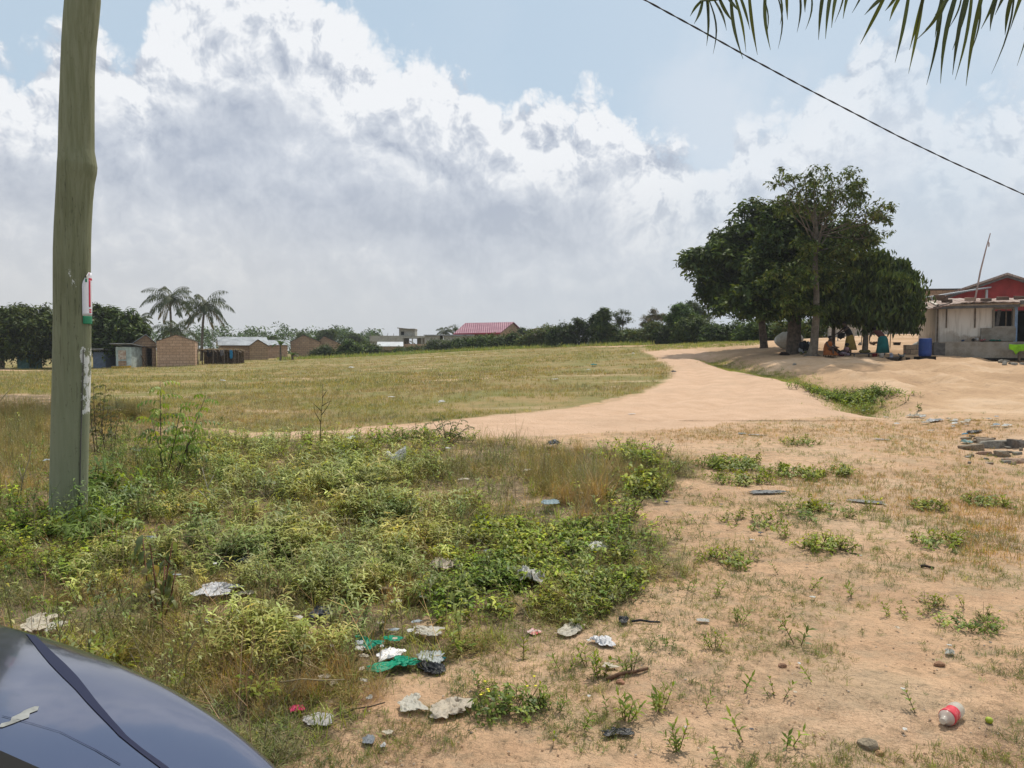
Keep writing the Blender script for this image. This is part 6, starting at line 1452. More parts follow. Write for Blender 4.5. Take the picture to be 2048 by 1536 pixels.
for i in range(22):
    film('plastic_scrap', 'small pale scrap in the litter strewn above the rubble', rr_.gauss(1885, 70), rr_.gauss(848, 10), rr_.uniform(6, 15), rr_.uniform(3, 7), rr_.choice((WHT, CRM, CLR, (.5, .62, .7))), cat='plastic scrap', lift=.6, zoff=.02, group='scraps strewn above the rubble', seed=i+200)
for i in range(26):
    film('dirt_scrap', 'tiny scrap trodden into the bare dirt', rr_.uniform(1080, 2030), rr_.uniform(960, 1500), rr_.uniform(4, 10), rr_.uniform(3, 5), rr_.choice((WHT, CRM, (.2, .2, .22), (.6, .45, .32))), cat='scrap', lift=.4, zoff=.004, group='tiny scraps on the bare dirt', seed=i+300)
def stone(name, label, px, py, w, h, c, cat='stone', group=None, c2=None, zoff=0):
    g = G(px, py+h*.45); k = g.y/F; bm = bmesh.new(); r_ = random.Random(int(px*3+py))
    ang = 'rubble' in name or 'clod' in name
    for _ in range(26 if ang else 60):
        v = Vector((r_.gauss(0, 1), r_.gauss(0, 1), r_.gauss(0, 1))).normalized()*r_.uniform(.8, 1.1)
        if ang: v = Vector((max(-.8, min(.8, v.x*1.3)), max(-.75, min(.75, v.y*1.3)), max(-.6, min(.62, v.z*1.4))))
        bm.verts.new(v)
    bmesh.ops.convex_hull(bm, input=bm.verts)
    bmesh.ops.delete(bm, geom=[v for v in bm.verts if not v.link_faces], context='VERTS')
    bmesh.ops.bevel(bm, geom=list(bm.edges), offset=.05, segments=1, affect='EDGES')
    for v in bm.verts: v.co.x *= w*k*.58; v.co.y *= w*k*.42; v.co.z *= h*k*.66
    me = bpy.data.meshes.new(name); bm.to_mesh(me); bm.free(); me.materials.append(pmat('rock', c, .95, .35, 16, bump=.9, bscale=50, col2=c2))
    o = bpy.data.objects.new(name, me); COL.objects.link(o); o.location = g+Vector((0, w*k*.2, h*k*.2+zoff)); o.rotation_euler = (U(-.12, .12), U(-.12, .12), U(-.6, .6)); tag(o, label, cat, group or ('small chunks round the rubble' if 'small broken chunk' in label else 'grey chunks at the end of the terrace' if 'grey chunk in' in label else None))
RB = (.27, .22, .16); RG = (.28, .26, .22)
for a in [
 ('stone', 'rough brown stone at the bottom, left of the bottle', 1740, 1490, 40, 24, (.33, .27, .19)), ('stone', 'small orange stone touching the rough brown stone', 1761, 1506, 18, 12, (.48, .29, .15)),
 ('stone', 'smooth whitish pebble above the earth clod in the left weeds', 500, 1241, 22, 13, (.45, .41, .38)), ('earth_clod', 'pale earth clod among the left foreground weeds', 482, 1265, 70, 30, (.30, .22, .155)),
 ('earth_clod', 'grey brown earth clod in the shade of the weeds', 540, 987, 66, 20, (.20, .16, .12)), ('earth_clod', 'low grey earth clod right of the grey brown one', 600, 998, 50, 14, (.17, .145, .11)),
 ('rubble_block', 'largest flat grey slab on top of the rubble', 2000, 886, 66, 22, RG), ('rubble_block', 'brown rounded chunk at the left of the rubble', 1952, 893, 50, 18, RB), ('rubble_block', 'pale chunk in front of the grey slab', 2008, 905, 34, 20, (.34, .29, .22)),
 ('rubble_block', 'dark jagged chunk at the far right of the rubble', 2042, 884, 40, 24, (.17, .15, .13)), ('rubble_block', 'small reddish chunk in the front of the rubble', 1972, 905, 30, 11, (.36, .24, .17)), ('rubble_block', 'reddish earth lump low at the right end of the rubble', 2040, 920, 50, 14, (.36, .25, .18)),
 ('rubble_block', 'brownish chunk behind the pale teal bag', 1975, 880, 34, 14, (.24, .19, .14)), ('stone', 'grey round stone by the roots of the sparse tree', 1590, 728, 8, 5, RG),
 ('rubble_block', 'larger block of the stone heap at the end of the terrace', 2036, 714, 26, 14, (.25, .24, .20)), ('rubble_block', 'small block left in the stone heap at the end of the terrace', 2012, 721, 16, 8, (.28, .27, .23)), ('rubble_block', 'low front block of the stone heap at the end of the terrace', 2030, 726, 18, 8, (.22, .21, .18)),
 ('stone', 'reddish clay lump on the dirt between seedlings', 1242, 1364, 18, 9, (.40, .21, .13)), ('stone', 'reddish lump in the right foreground dirt', 1566, 1330, 16, 9, (.38, .22, .14)), ('stone', 'reddish lump left of the bottle cap litter', 1880, 1328, 22, 9, (.36, .20, .12)),
]+[('rubble_block', 'small broken chunk lying round the edge of the rubble', 1960+rr_.uniform(-30, 90), 893+rr_.uniform(-22, 34), rr_.uniform(7, 20), rr_.uniform(5, 10), rr_.choice((RG, RB, (.34, .26, .19)))) for _ in range(26)]+[('stone', 'grey chunk in the small heap at the end of the terrace', rr_.uniform(2003, 2052), rr_.uniform(712, 728), rr_.uniform(5, 11), rr_.uniform(4, 7), rr_.choice((RG, (.33, .31, .27)))) for _ in range(16)]: stone(*a, cat=a[0].replace('_', ' '))
# sandy mound right of the pole
def stick(label, p0, p1, r, c, name='stick', mid=None, zoff=.012):
    a, b = G(*p0), G(*p1); a.z += zoff; b.z += zoff; pts = [a, a.lerp(b, .33)+Vector((0, .01, .006)), a.lerp(b, .66)+Vector((0, -.008, .004)), b]
    o = MB().tube([p-a for p in pts], [r, r*.95, r*.85, r*.7], 7, wob=.15).build(name, pmat('stick_wood', c, .9, .4, 20), None, True); o.location = a; tag(o, label, name.replace('_', ' ')); return o
stick('brown stick on the dirt beside the seedlings', (1214, 1364), (1296, 1341), .010, (.13, .07, .04))
stick('dark straight stick leading from the black bag lump', (1262, 1247), (1320, 1248), .007, (.04, .04, .045))
stick('short dark wood chip in the right foreground dirt', (1842, 1136), (1868, 1139), .012, (.06, .045, .03), 'wood_chip')
stick('long pale dry stem bent over the straw at the bottom', (560, 1408), (690, 1402), .004, (.36, .29, .17), 'straw', zoff=.10)
stick('thin fallen twig among the left weeds', (205, 1083), (275, 1112), .008, (.33, .27, .18), 'twig', zoff=.10)
stick('thin dry twig at the bottom left of the dirt', (680, 1436), (770, 1410), .004, (.10, .07, .045), 'twig')
# bottle with a red label band
g = G(1903, 1447); e = empty('plastic_bottle', g+Vector((0, .01, .033)), 0, 'empty milky plastic bottle with a red label lying on the dirt at lower right', 'bottle')
A = (G(1886, 1450)-g); B = (G(1926, 1416)-g); ax = (B-A).normalized(); mt = Matrix((ax.orthogonal().normalized(), ax.cross(ax.orthogonal().normalized()), ax)).transposed()
mm, t = newmat('milky_plastic'); tc = N(t, 'ShaderNodeTexCoord').outputs['Object']; nn = N(t, 'ShaderNodeTexNoise', {'Vector': tc, 'Scale': 22.0, 'Detail': 4.0}).outputs['Fac']
pb = N(t, 'ShaderNodeBsdfPrincipled', {'Base Color': MIX(t, SS(t, nn, .4, .7), (.70, .68, .60), (.55, .50, .40)), 'Roughness': .25}); tb = N(t, 'ShaderNodeBsdfTranslucent', {'Color': (.8, .78, .7, 1)}); tp = N(t, 'ShaderNodeBsdfTransparent')
s1 = N(t, 'ShaderNodeMixShader', {0: .4, 1: pb.outputs[0], 2: tb.outputs[0]}); out(t, N(t, 'ShaderNodeMixShader', {0: .18, 1: s1.outputs[0], 2: tp.outputs[0]}))
MB().lathe([(.011, -.088), (.013, -.086), (.013, -.075), (.012, -.072), (.020, -.060), (.031, -.045), (.0335, -.03), (.032, -.012), (.028, .005), (.030, .022), (.0335, .035), (.034, .06), (.031, .078), (.026, .083), (.001, .076)], (0, 0, 0), 24, mat=mt).build('shell', mm, e, True)
MB().lathe([(.0335, -.040), (.0350, -.030), (.0338, -.012), (.0298, .005), (.0318, .022), (.0322, .026)], (0, 0, 0), 24, mat=mt).build('label_band', pmat('label_red', (.62, .05, .07), .4, .1, 40, col2=(.70, .30, .30), thr=(.55, .7)), e, True)
g = G(1978, 1446); o = MB().lathe([(.001, 0), (.012, .002), (.016, .012), (.012, .022), (.001, .024)], (0, 0, 0), 12).build('fruit', pmat('lime_green', (.35, .42, .04), .5, .2), None, True); o.location = g; tag(o, 'small yellow green fruit on the dirt right of the bottle', 'fruit')
# ------------------------------------------------------------ ground cover
SAGE = ((.36, .38, .12), (.46, .47, .18), (.26, .29, .08)); BRT = ((.22, .28, .025), (.30, .34, .03), (.38, .38, .05), (.15, .20, .025)); MIDG = ((.20, .22, .045), (.26, .26, .06), (.32, .29, .09)); DRY = ((.42, .32, .17), (.34, .25, .13), (.26, .19, .10)); OLV = ((.29, .26, .09), (.36, .30, .12), (.24, .23, .08))
def mk(fn, n, sd=1):
    global _r; out_ = []
    for i in range(n): _r = random.Random(sd*100+i); out_.append(join(fn(_r)))
    return out_
def t_sage(r):
    P = []
    for s in range(r.randint(2, 4)):
        a = r.uniform(0, 6.28); tl = r.uniform(.15, .5); h = r.uniform(.14, .26); tip = np.array([math.cos(a)*tl*h, math.sin(a)*tl*h, h]); P.append(stemt((0, 0, 0), tip, .003, (.20, .19, .08)))
        for k in range(5):
            f = .35+.65*k/4; c = tip*f; y0 = r.uniform(0, 6.28); tn = r.choice(SAGE)
            for q in range(2 if k < 4 else 4): P.append(xf(leaf(r.uniform(.045, .085), r.uniform(.012, .018), r.uniform(.5, 1.5), 3, fold=.5), c, y0+q*(3.14 if k < 4 else 1.57)+r.uniform(-.3, .3), r.uniform(.1, .8), tint=tn))
    return P
def t_bright(r):
    P = []
    for s in range(r.randint(3, 5)):
        a = r.uniform(0, 6.28); h = r.uniform(.05, .13); l = r.uniform(.03, .10); tip = np.array([math.cos(a)*l, math.sin(a)*l, h]); P.append(stemt((0, 0, 0), tip, .0022, (.16, .12, .05)))
        for k in range(5):
            c = tip*r.uniform(.4, 1); P.append(xf(leaf(r.uniform(.035, .06), r.uniform(.014, .022), r.uniform(.3, 1.0), 2, fold=.4), c, r.uniform(0, 6.28), r.uniform(0, .9), tint=r.choice(BRT)))
    return P
def t_herb(r):
    P = []
    for s in range(r.randint(3, 5)):
        a = r.uniform(0, 6.28); h = r.uniform(.04, .13); l = r.uniform(.02, .12); tip = np.array([math.cos(a)*l, math.sin(a)*l, h]); P.append(stemt((0, 0, 0), tip*.8, .0012, (.26, .24, .10)))
        for k in range(8): P.append(xf(leaf(r.uniform(.022, .042), r.uniform(.009, .015), r.uniform(.2, 1.2), 1), tip*r.uniform(.3, 1.05)+np.array([r.gauss(0, .012), r.gauss(0, .012), 0]), r.uniform(0, 6.28), r.uniform(-.2, 1.0), tint=r.choice(MIDG+DRY[:1])))
    return P
def t_flower(r):
    P = t_herb(r)
    for k in range(r.randint(2, 4)):
        a = r.uniform(0, 6.28); l = r.uniform(0, .1); h = r.uniform(.14, .26); p = np.array([math.cos(a)*l, math.sin(a)*l, h]); P.append(stemt((0, 0, 0), p, .0010, (.3, .28, .12)))
        for q in range(3): P.append(xf(leaf(.007, .005, 0, 1), p, q*2.1, .2, tint=(.72, .72, .66)))
    return P
def t_grass(tints, n, h, w, spread, lean):
    def f(r):
        P = []
        for k in range(n):
            a = r.uniform(0, 6.28); P.append(xf(leaf(h*r.uniform(.5, 1.15), w, r.uniform(.2, 1.3), 2, wp=.2), (r.gauss(0, spread), r.gauss(0, spread), 0), a, 1.57-abs(r.gauss(0, lean)), tint=r.choice(tints)))
        return P
    return f
def t_mat(r):
    P = []
    for k in range(16): P.append(xf(leaf(r.uniform(.03, .08), r.uniform(.003, .007), r.uniform(.2, 1.2), 2), (r.gauss(0, .06), r.gauss(0, .06), r.uniform(0, .02)), r.uniform(0, 6.28), r.uniform(-.1, .45), tint=r.choice(DRY+OLV+MIDG[:1])))
    return P
def t_seed(r):
    P = [stemt((0, 0, 0), (0, 0, r.uniform(.05, .09)), .0022, (.18, .12, .06))]; h = .08
    for k in range(5):
        y0 = k*1.57
        for q in range(2): P.append(xf(leaf(r.uniform(.022, .04), r.uniform(.009, .013), r.uniform(.2, .8), 2, fold=.3), (0, 0, h*(k+1)/5), y0+q*3.14, .5+.1*k, tint=r.choice(BRT+MIDG)))
    return P
T_SAGE = mk(t_sage, 7, 1); T_BRT = mk(t_bright, 7, 2); T_HERB = mk(t_herb, 7, 3); T_FLW = mk(t_flower, 6, 4); T_MAT = mk(t_mat, 6, 5); T_SEED = mk(t_seed, 6, 6)
T_STRAW = mk(t_grass(DRY, 60, .26, .0028, .035, .75), 4, 7); T_SG = mk(t_grass(MIDG+OLV, 10, .06, .004, .015, .9), 5, 8)
T_FG = mk(t_grass(OLV+MIDG[1:]+DRY[:1], 9, .15, .010, .06, .45), 6, 9); T_FGB = mk(t_grass(DRY+OLV[:1], 9, .14, .010, .06, .5), 6, 10); T_FAR = mk(t_grass(OLV+DRY[:1], 7, .24, .035, .18, .5), 5, 11); T_FARB = mk(t_grass(DRY+OLV[:2], 7, .22, .035, .18, .5), 5, 12)
def samp(n, D0, D1, pw, u0=-.95, u1=.95):
    q = RNG.random(n); a = 1-pw
    D = (D0**a+q*(D1**a-D0**a))**(1/a) if abs(a) > 1e-3 else D0*(D1/D0)**q
    x = RNG.uniform(u0, u1, n)*D; return x, D
def put(name, label, cat, tm, x, y, S, C=1.0, tiltsd=.12, kind='stuff', var=.16, z=0):
    P = np.stack([x, y, H(x, y)-.004+z], 1); n = len(x)
    ok = ~((np.abs((x-CAR_C.x)*CARF.y-(y-CAR_C.y)*CARF.x) < 1.0) & ((x-CAR_C.x)*CARF.x+(y-CAR_C.y)*CARF.y < .1))
    if cat in ('ground cover', 'weeds', 'dry stems'):
        ok &= ~((fbm(x*1.15+40, y*1.15, 3, 777) < .37) & (y > 2) & (RNG.random(len(x)) < .85))
        for (lx, ly, lw, ld) in LIT:
            vx, vy = lx/ly, 1.0; back = y-ly; side = (x-lx)-back*vx
            ok &= ~((np.abs(side) < lw*.95) & (back < ld*.8) & (back > -ld-.16))
    P = P[ok]; n = len(P); S = np.broadcast_to(S, ok.shape)[ok]; C = np.broadcast_to(np.asarray(C, float), (len(ok), 3))[ok]
    C = C*np.exp(RNG.normal(0, var, (n, 1)))*np.exp(RNG.normal(0, .06, (n, 3)))
    o = scatter(name, tm, P, S, C, MAT['leaf'], tilt=np.abs(RNG.normal(0, tiltsd, n))); tag(o, label, cat, kind=kind); return o
# field of thin turf
x, y = samp(60000, 13.5, 78, 1.0, -.85, .6)
r, f, w, s = masks(x, y); n1 = fbm(x*.22, y*.35, 4, 55); keep = (f > .5) & (r < .3) & (RNG.random(len(x)) < np.clip((n1-.30)*4.5, .06, 1)); x, y, n1 = x[keep], y[keep], n1[keep]
far = y > 30; br = fbm(x*.10+3, y*.10, 3, 91)+(.0045*(x+8)) > .53
sel = lambda m: (x[m], y[m])
sz = lambda m: RNG.uniform(.6, 1.3, m.sum())*np.clip(y[m]/24, .8, 1.1)
# strips worn low
for m, tm, nm, lb in ((~far & ~br, T_FG, 'field_grass', 'olive green turf of the near field'), (~far & br, T_FGB, 'dry_field_grass', 'dry brown turf in the near field')):
    put(nm, lb, 'grass', tm, *sel(m), sz(m), np.array([.80, .86, .85]))
for m, tm, nm, lb in ((far & ~br, T_FAR, 'far_field_grass', 'olive turf of the far field'), (far & br, T_FARB, 'far_dry_grass', 'dry brown turf of the far field')):
    put(nm, lb, 'grass', tm, *sel(m), RNG.uniform(.4, .85, m.sum()), np.array([.80, .86, .85]))
# weed thicket: matted dry litter, herbs, sage green weeds, bright leafy weeds
def weedpts(n, D0, D1, pw): 
    x, y = samp(n, D0, D1, pw, -1.1, .3); w = masks(x, y)[2]; k = w > RNG.uniform(.35, .75, n); return x[k], y[k]
x, y = weedpts(26000, 2.2, 17, 1.5); put('plant_litter', 'matted dry and green stems under the weeds', 'ground cover', T_MAT, x, y, RNG.uniform(.7, 1.5, len(x))*np.clip(y/6, .8, 1.6), 1.1)
x, y = weedpts(22000, 2.4, 17, 1.4); n1 = fbm(x*.8, y*.8, 3, 21); k = n1 > RNG.uniform(.38, .62, len(x)); x, y = x[k], y[k]
put('herb_cover', 'fine leaved green and brown herbs of the weed patch', 'ground cover', T_HERB, x, y, RNG.uniform(.7, 1.5, len(x))*np.clip(y/6, .85, 1.6))
def clus(lst, n):
    tot = sum(c[4] for c in lst); X, Y = [], []
    for (px, py, rx, ry, wgt) in lst:
        m = int(n*wgt/tot); g = Gv(np.clip(RNG.normal(px, rx, m), -700, 2600), np.clip(RNG.normal(py, ry, m), 842, 1650)); X.append(g[:, 0]); Y.append(g[:, 1])
    return np.concatenate(X), np.concatenate(Y)
x, y = clus([(520, 915, 110, 28, 3.0), (640, 1000, 110, 40, 3.0), (720, 1090, 90, 45, 2.2), (600, 1180, 110, 50, 2.6), (650, 1260, 60, 35, 1.3), (440, 1080, 110, 50, 1.6), (760, 960, 80, 30, 1.2), (300, 1160, 90, 50, .9), (560, 1290, 60, 30, .8), (800, 1040, 70, 30, .8)], 3000); k = (masks(x, y)[2] > .6) & (fbm(x*1.6, y*1.6, 3, 301) > RNG.uniform(.36, .56, len(x))); x, y = x[k], y[k]
put('sage_weeds', 'sage green lance leaved weeds filling the middle of the patch', 'weeds', T_SAGE, x, y, RNG.uniform(.55, 1.0, len(x))*np.clip(y/5.2, .9, 1.35), np.array([1.0, 1.02, 1.0]))
x, y = clus([(1080, 1110, 80, 30, 3), (1170, 1170, 55, 28, 2.2), (1000, 1090, 70, 35, 1.6), (960, 1200, 70, 45, 2.2), (1030, 1240, 60, 20, 1), (1300, 920, 45, 14, 1.3), (1290, 1000, 22, 25, 1), (1200, 1040, 60, 20, .8), (230, 1090, 80, 35, 1.5), (60, 1080, 70, 40, 1.2), (800, 880, 60, 12, 1.2), (700, 905, 50, 12, .8), (120, 1150, 80, 30, .8), (560, 1440, 40, 25, .5)], 3400); k = (masks(x, y)[2] > RNG.uniform(.1, .8, len(x))) & (fbm(x*1.9, y*1.9, 3, 401) > RNG.uniform(.34, .54, len(x))); x, y = x[k], y[k]
put('leafy_weeds', 'bright green low leafy weeds along the right border of the patch', 'weeds', T_BRT, x, y, RNG.uniform(.65, 1.3, len(x))*np.clip(y/5.2, .85, 1.7), np.array([.78, .88, .9]), var=.3)
x, y = clus([(50, 830, 60, 30, 4), (-200, 840, 120, 30, 3), (240, 815, 45, 16, 1.4), (960, 960, 110, 25, 1.6), (1150, 985, 90, 25, 1.4), (20, 900, 60, 30, 1.2)], 2200)
k = y < 21; put('white_flower_weeds', 'tall weeds dotted with tiny white flowers left of and behind the pole', 'weeds', T_FLW, x[k], y[k], RNG.uniform(.9, 1.5, k.sum())*np.clip(y[k]/8, .9, 1.7), 1.15)
x, y = clus([(60, 850, 80, 30, 4), (240, 850, 40, 20, 1.5), (30, 960, 60, 40, 1.5), (1190, 955, 60, 20, 1.4), (1100, 930, 120, 20, 1.0), (-250, 900, 200, 50, 3)], 520)
put('wild_grass', 'loose fine grass left of the pole and along the back of the weeds', 'grass', T_STRAW, x, y, RNG.uniform(.7, 1.5, len(x))*np.clip(y/10, .6, 1.1), np.array([.95, 1.0, .8]))
def t_tall(r):
    P = []; h = r.uniform(.28, .5); a = r.uniform(0, 6.28); l = r.uniform(.02, .16); tip = np.array([math.cos(a)*l, math.sin(a)*l, h]); P.append(stemt((0, 0, 0), tip, .0028, (.20, .20, .08)))
    for s in range(3):
        f = r.uniform(.3, .8); c = tip*f; b = c+np.array([r.gauss(0, .07), r.gauss(0, .07), r.uniform(.08, .16)]); P.append(stemt(c, b, .002, (.22, .2, .08)))
        for k in range(6): P.append(xf(leaf(r.uniform(.03, .065), r.uniform(.010, .018), r.uniform(.4, 1.4), 2, fold=.4), c+(b-c)*r.uniform(.1, 1), r.uniform(0, 6.28), r.uniform(-.3, .7), tint=r.choice(SAGE+MIDG)))
    for k in range(10): P.append(xf(leaf(r.uniform(.04, .075), r.uniform(.012, .02), r.uniform(.4, 1.4), 2, fold=.4), tip*r.uniform(.25, 1), r.uniform(0, 6.28), r.uniform(-.3, .7), tint=r.choice(SAGE+MIDG+BRT[:1])))
    return P
def t_stalk(r):
    P = []
    for _ in range(3):
        h = r.uniform(.2, .5); a = r.uniform(0, 6.28); l = r.uniform(.05, .35); tip = np.array([math.cos(a)*l, math.sin(a)*l, h]); tn = r.choice(((.46, .38, .24), (.34, .26, .15), (.22, .16, .10))); P.append(stemt((0, 0, 0), tip, .0022, tn))
        for k in range(2): c = tip*r.uniform(.4, .9); P.append(stemt(c, c+np.array([r.gauss(0, .05), r.gauss(0, .05), r.uniform(.02, .1)]), .0014, tn))
    return P
T_TALL = mk(t_tall, 7, 13); T_STK = mk(t_stalk, 6, 14)
x, y = weedpts(950, 3.2, 17, 1.3); k = fbm(x*.7+9, y*.7, 3, 501) > RNG.uniform(.4, .62, len(x)); x, y = x[k], y[k]
put('tall_weeds', 'taller leafy stems standing above the mixed weeds', 'weeds', T_TALL, x, y, RNG.uniform(.5, 1.0, len(x)), np.array([.8, .9, .95]), var=.25)
x, y = clus([(290, 960, 70, 35, 3), (230, 900, 30, 30, 1.2), (380, 900, 40, 25, 1), (330, 1000, 50, 20, 1), (30, 1000, 60, 50, 1.2), (180, 1060, 40, 20, .8)], 520)
put('pole_side_weeds', 'dense dark leafy weeds round the sapling and the pole', 'weeds', T_TALL, x, y, RNG.uniform(.55, 1.0, len(x)), np.array([.55, .72, .62]), var=.25)
x, y = weedpts(7000, 2.4, 17, 1.45)
put('green_blades', 'thin green grass blades mixed through the weeds', 'grass', T_SG, x, y, RNG.uniform(.9, 2.2, len(x))*np.clip(y/6, .8, 1.5), np.array([.8, 1.0, .75]), var=.25)
x, y = weedpts(1700, 2.6, 17, 1.4)
put('dead_stalks', 'bare dead stalks and straws leaning through the weeds', 'dry stems', T_STK, x, y, RNG.uniform(.4, .95, len(x)), tiltsd=.5, var=.25)
# straw tufts: individual clumps
TU = [(800, 1205, 1.25, 'dark straw tuft below the cream scrap'), (700, 1372, 1.25, 'large dry straw tuft in front of the green plastic strips'), (640, 1385, 1.1, 'dry straw tuft above the pink rag'), (560, 1400, 1.2, 'straw tuft between the bonnet and the pink rag'), (500, 1345, 1.1, 'small straw tuft near the yellow wrappers'),
      (1185, 1010, 1.7, 'pale upright grass tuft behind the bright leafy weeds'), (1170, 1040, 1.1, 'reddish brown tuft right of the pale blue bag'), (600, 1340, 1.2, 'straw tuft left of the green strips'), (755, 1385, .8, 'small straw tuft beside the large dry one'), (1140, 1005, 1.3, 'thin grass tuft left of the pale upright one'), (520, 1440, 1.0, 'low straw tuft at the bonnet edge'), (470, 1390, 1.0, 'low straw tuft nearest the bonnet curve')]
for i, (px, py, s_, lb) in enumerate(TU):
    g = G(px, py); n = 5; P = np.zeros((n, 3))+RNG.normal(0, .045*s_, (n, 3)); P[:, 2] = 0
    o = scatter('straw_tuft', T_STRAW, P, RNG.uniform(.7, 1.1, n)*s_*np.clip(g.y/6, .7, 1.2), np.array([[1, .95, .9]])*U(.8, 1.15), MAT['leaf']); o.location = g; tag(o, lb, 'grass tuft', 'straw tufts in the weed patch')
# dirt: tiny grasses, dry flecks, pebbles
x, y = samp(34000, 2.3, 18, 1.5, -.3, .95); w, r_ = masks(x, y)[2], masks(x, y)[0]; n1 = fbm(x*1.5, y*1.5, 4, 61); k = (w < .5) & (r_ < .4) & (n1 > RNG.uniform(.44, .60, len(x))); x, y = x[k], y[k]
put('dirt_grass', 'thin sprigs of grass scattered over the bare dirt', 'grass', T_SG, x, y, RNG.uniform(.35, 1.0, len(x))*np.clip(y/5, .8, 1.5), np.array([.62, .78, .8]), tiltsd=.7, var=.25)
x, y = samp(70000, 2.2, 17, 1.6, -.3, .95); m4 = masks(x, y); n1 = fbm(x*1.4+5, y*1.4, 4, 67); k = (m4[2] < .5) & (m4[0] < .4) & (n1 > RNG.uniform(.30, .56, len(x))); x, y = x[k], y[k]
TD = [join([xf(leaf(random.uniform(.012, .05), random.uniform(.002, .006), random.uniform(-.4, .6), 1), (random.gauss(0, .03), random.gauss(0, .03), .006), random.uniform(0, 6.28), random.uniform(-.1, .25), tint=random.choice(((.13, .09, .055), (.08, .055, .035), (.30, .22, .14), (.20, .14, .085)))) for _ in range(6)]) for _ in range(5)]
put('dry_debris', 'dead grass flecks and crumbs littering the dirt', 'debris', TD, x, y, RNG.uniform(.6, 1.3, len(x))*np.clip(y/5, .9, 1.6), tiltsd=.03, var=.3)
def pebt():
    v = np.array([[1, 0, .1], [0, 1, .1], [-1, 0, .1], [0, -1, .1], [.5, .5, .7], [-.5, .5, .75], [-.5, -.5, .7], [.5, -.5, .6]])*.008*np.array([1, .8, .7]); q = np.array([[0, 1, 5, 4], [1, 2, 6, 5], [2, 3, 7, 6], [3, 0, 4, 7], [4, 5, 6, 7]]); return v, q, np.ones((8, 3))
x, y = samp(5000, 2.2, 16, 1.7, -.5, .95); k = masks(x, y)[2] < .6
pc = np.array([(.40, .28, .19), (.30, .2, .13), (.5, .42, .34), (.25, .18, .12)])[RNG.integers(0, 4, k.sum())]
P = np.stack([x[k], y[k], H(x[k], y[k])], 1); o = scatter('pebbles', [pebt()], P, RNG.uniform(.25, 1.05, k.sum())**2, pc, MAT['leaf']); tag(o, 'grit and small pebbles on the bare dirt', 'pebbles', kind='stuff')
x, y = clus([(1560, 800, 70, 12, 2), (1500, 775, 30, 10, 1), (1640, 815, 60, 8, 1.4), (1380, 760, 12, 14, .7), (1450, 820, 160, 10, 1)], 1600)
put('track_debris', 'dark crumbs and dead stems scattered on the sandy track', 'debris', TD, x, y, RNG.uniform(.8, 2.2, len(x)), tiltsd=.03, var=.3)
# dry grass verge between dirt and track and round the ditch
x, y = clus([(1500, 860, 160, 9, 2), (1750, 862, 110, 14, 2), (1880, 880, 70, 18, 1.5), (1960, 850, 60, 14, 1.2), (1400, 872, 60, 8, 1), (1980, 1060, 60, 40, 1.6), (1900, 1000, 90, 22, 1.2), (1800, 960, 120, 25, 1), (1640, 960, 60, 15, .7)], 4600); k = masks(x, y)[0] < .4; x, y = x[k], y[k]
put('verge_grass', 'short dry brown grass between the dirt and the sandy track', 'grass', T_FGB, x, y, RNG.uniform(.25, .6, len(x)), np.array([1.0, .9, .8]))
gl = np.array(GULLY); tt = RNG.random(5200)*(len(gl)-1); i0 = tt.astype(int); P0 = gl[i0]+(gl[i0+1]-gl[i0])*(tt-i0)[:, None]
x, y = P0[:, 0]+RNG.normal(0, .42, 5200), P0[:, 1]+RNG.normal(0, .5, 5200)
put('ditch_grass', 'green grass filling the shallow ditch beside the track', 'grass', T_FG, x, y, RNG.uniform(.4, 1.0, len(x)), np.array([.7, .95, .6]))
x, y = RNG.normal(GULLY[-2][0], .5, 900), RNG.normal(GULLY[-2][1], .9, 900); put('ditch_weeds', 'dark green bushy weeds at the near end of the ditch', 'weeds', T_BRT, x, y, RNG.uniform(1.2, 2.6, len(x)), np.array([.6, .75, .7]))
x, y = clus([(1440, 688, 30, 3, 1), (1480, 684, 30, 3, 1)], 10) if False else (np.array([]), np.array([]))
px = RNG.uniform(1290, 1520, 1500); D = RNG.uniform(52, 64, 1500); x = (px-1024)/F*D; put('far_verge', 'green weedy verge where the track meets the hedge', 'grass', T_FAR, x, D, RNG.uniform(.4, .9, 1500), np.array([.6, .85, .5]))
px = RNG.uniform(560, 1300, 2600); D = np.interp(px, [560, 700, 1000, 1200, 1300], [80, 84, 84, 76, 70])+RNG.normal(0, 1.5, 2600); x = (px-1024)/F*D; put('hedge_foot_weeds', 'rough green weeds along the foot of the far bushes', 'weeds', T_FAR, x, D, RNG.uniform(.9, 2.0, 2600), np.array([.6, .85, .5]))
# ------------------------------------------------------------ single plants worth naming
def plant(name, label, px, py, tm, n, rad, s_, col=(1, 1, 1), cat='weed', group=None, hz=0):
    if cat != 'seedling' and group == GP: n = max(20, int(n*.62)); s_ *= .8; rad *= 1.12
    if rad < .15 and cat != 'seedling': tm = T_SEED; n = 6; rad = min(rad*.5, .03); s_ *= 1.25
    g = G(px, py); a = RNG.uniform(0, 6.28, n); r = rad*np.sqrt(RNG.random(n)); x, y = r*np.cos(a), r*np.sin(a)*.8; z = H(x+g.x, y+g.y)-g.z
    P = np.stack([x, y, z-.004+RNG.uniform(0, 1, n)*hz*(1-r/rad)], 1)
    o = scatter(name, tm, P, RNG.uniform(.7, 1.2, n)*s_, np.array(col)*.9*np.exp(RNG.normal(0, .2, (n, 1))), MAT['leaf'], tilt=np.minimum(r/rad*.6, 1), taz=a); o.location = g; tag(o, label, cat, group); return o
GP = 'leafy clumps growing on the bare dirt'
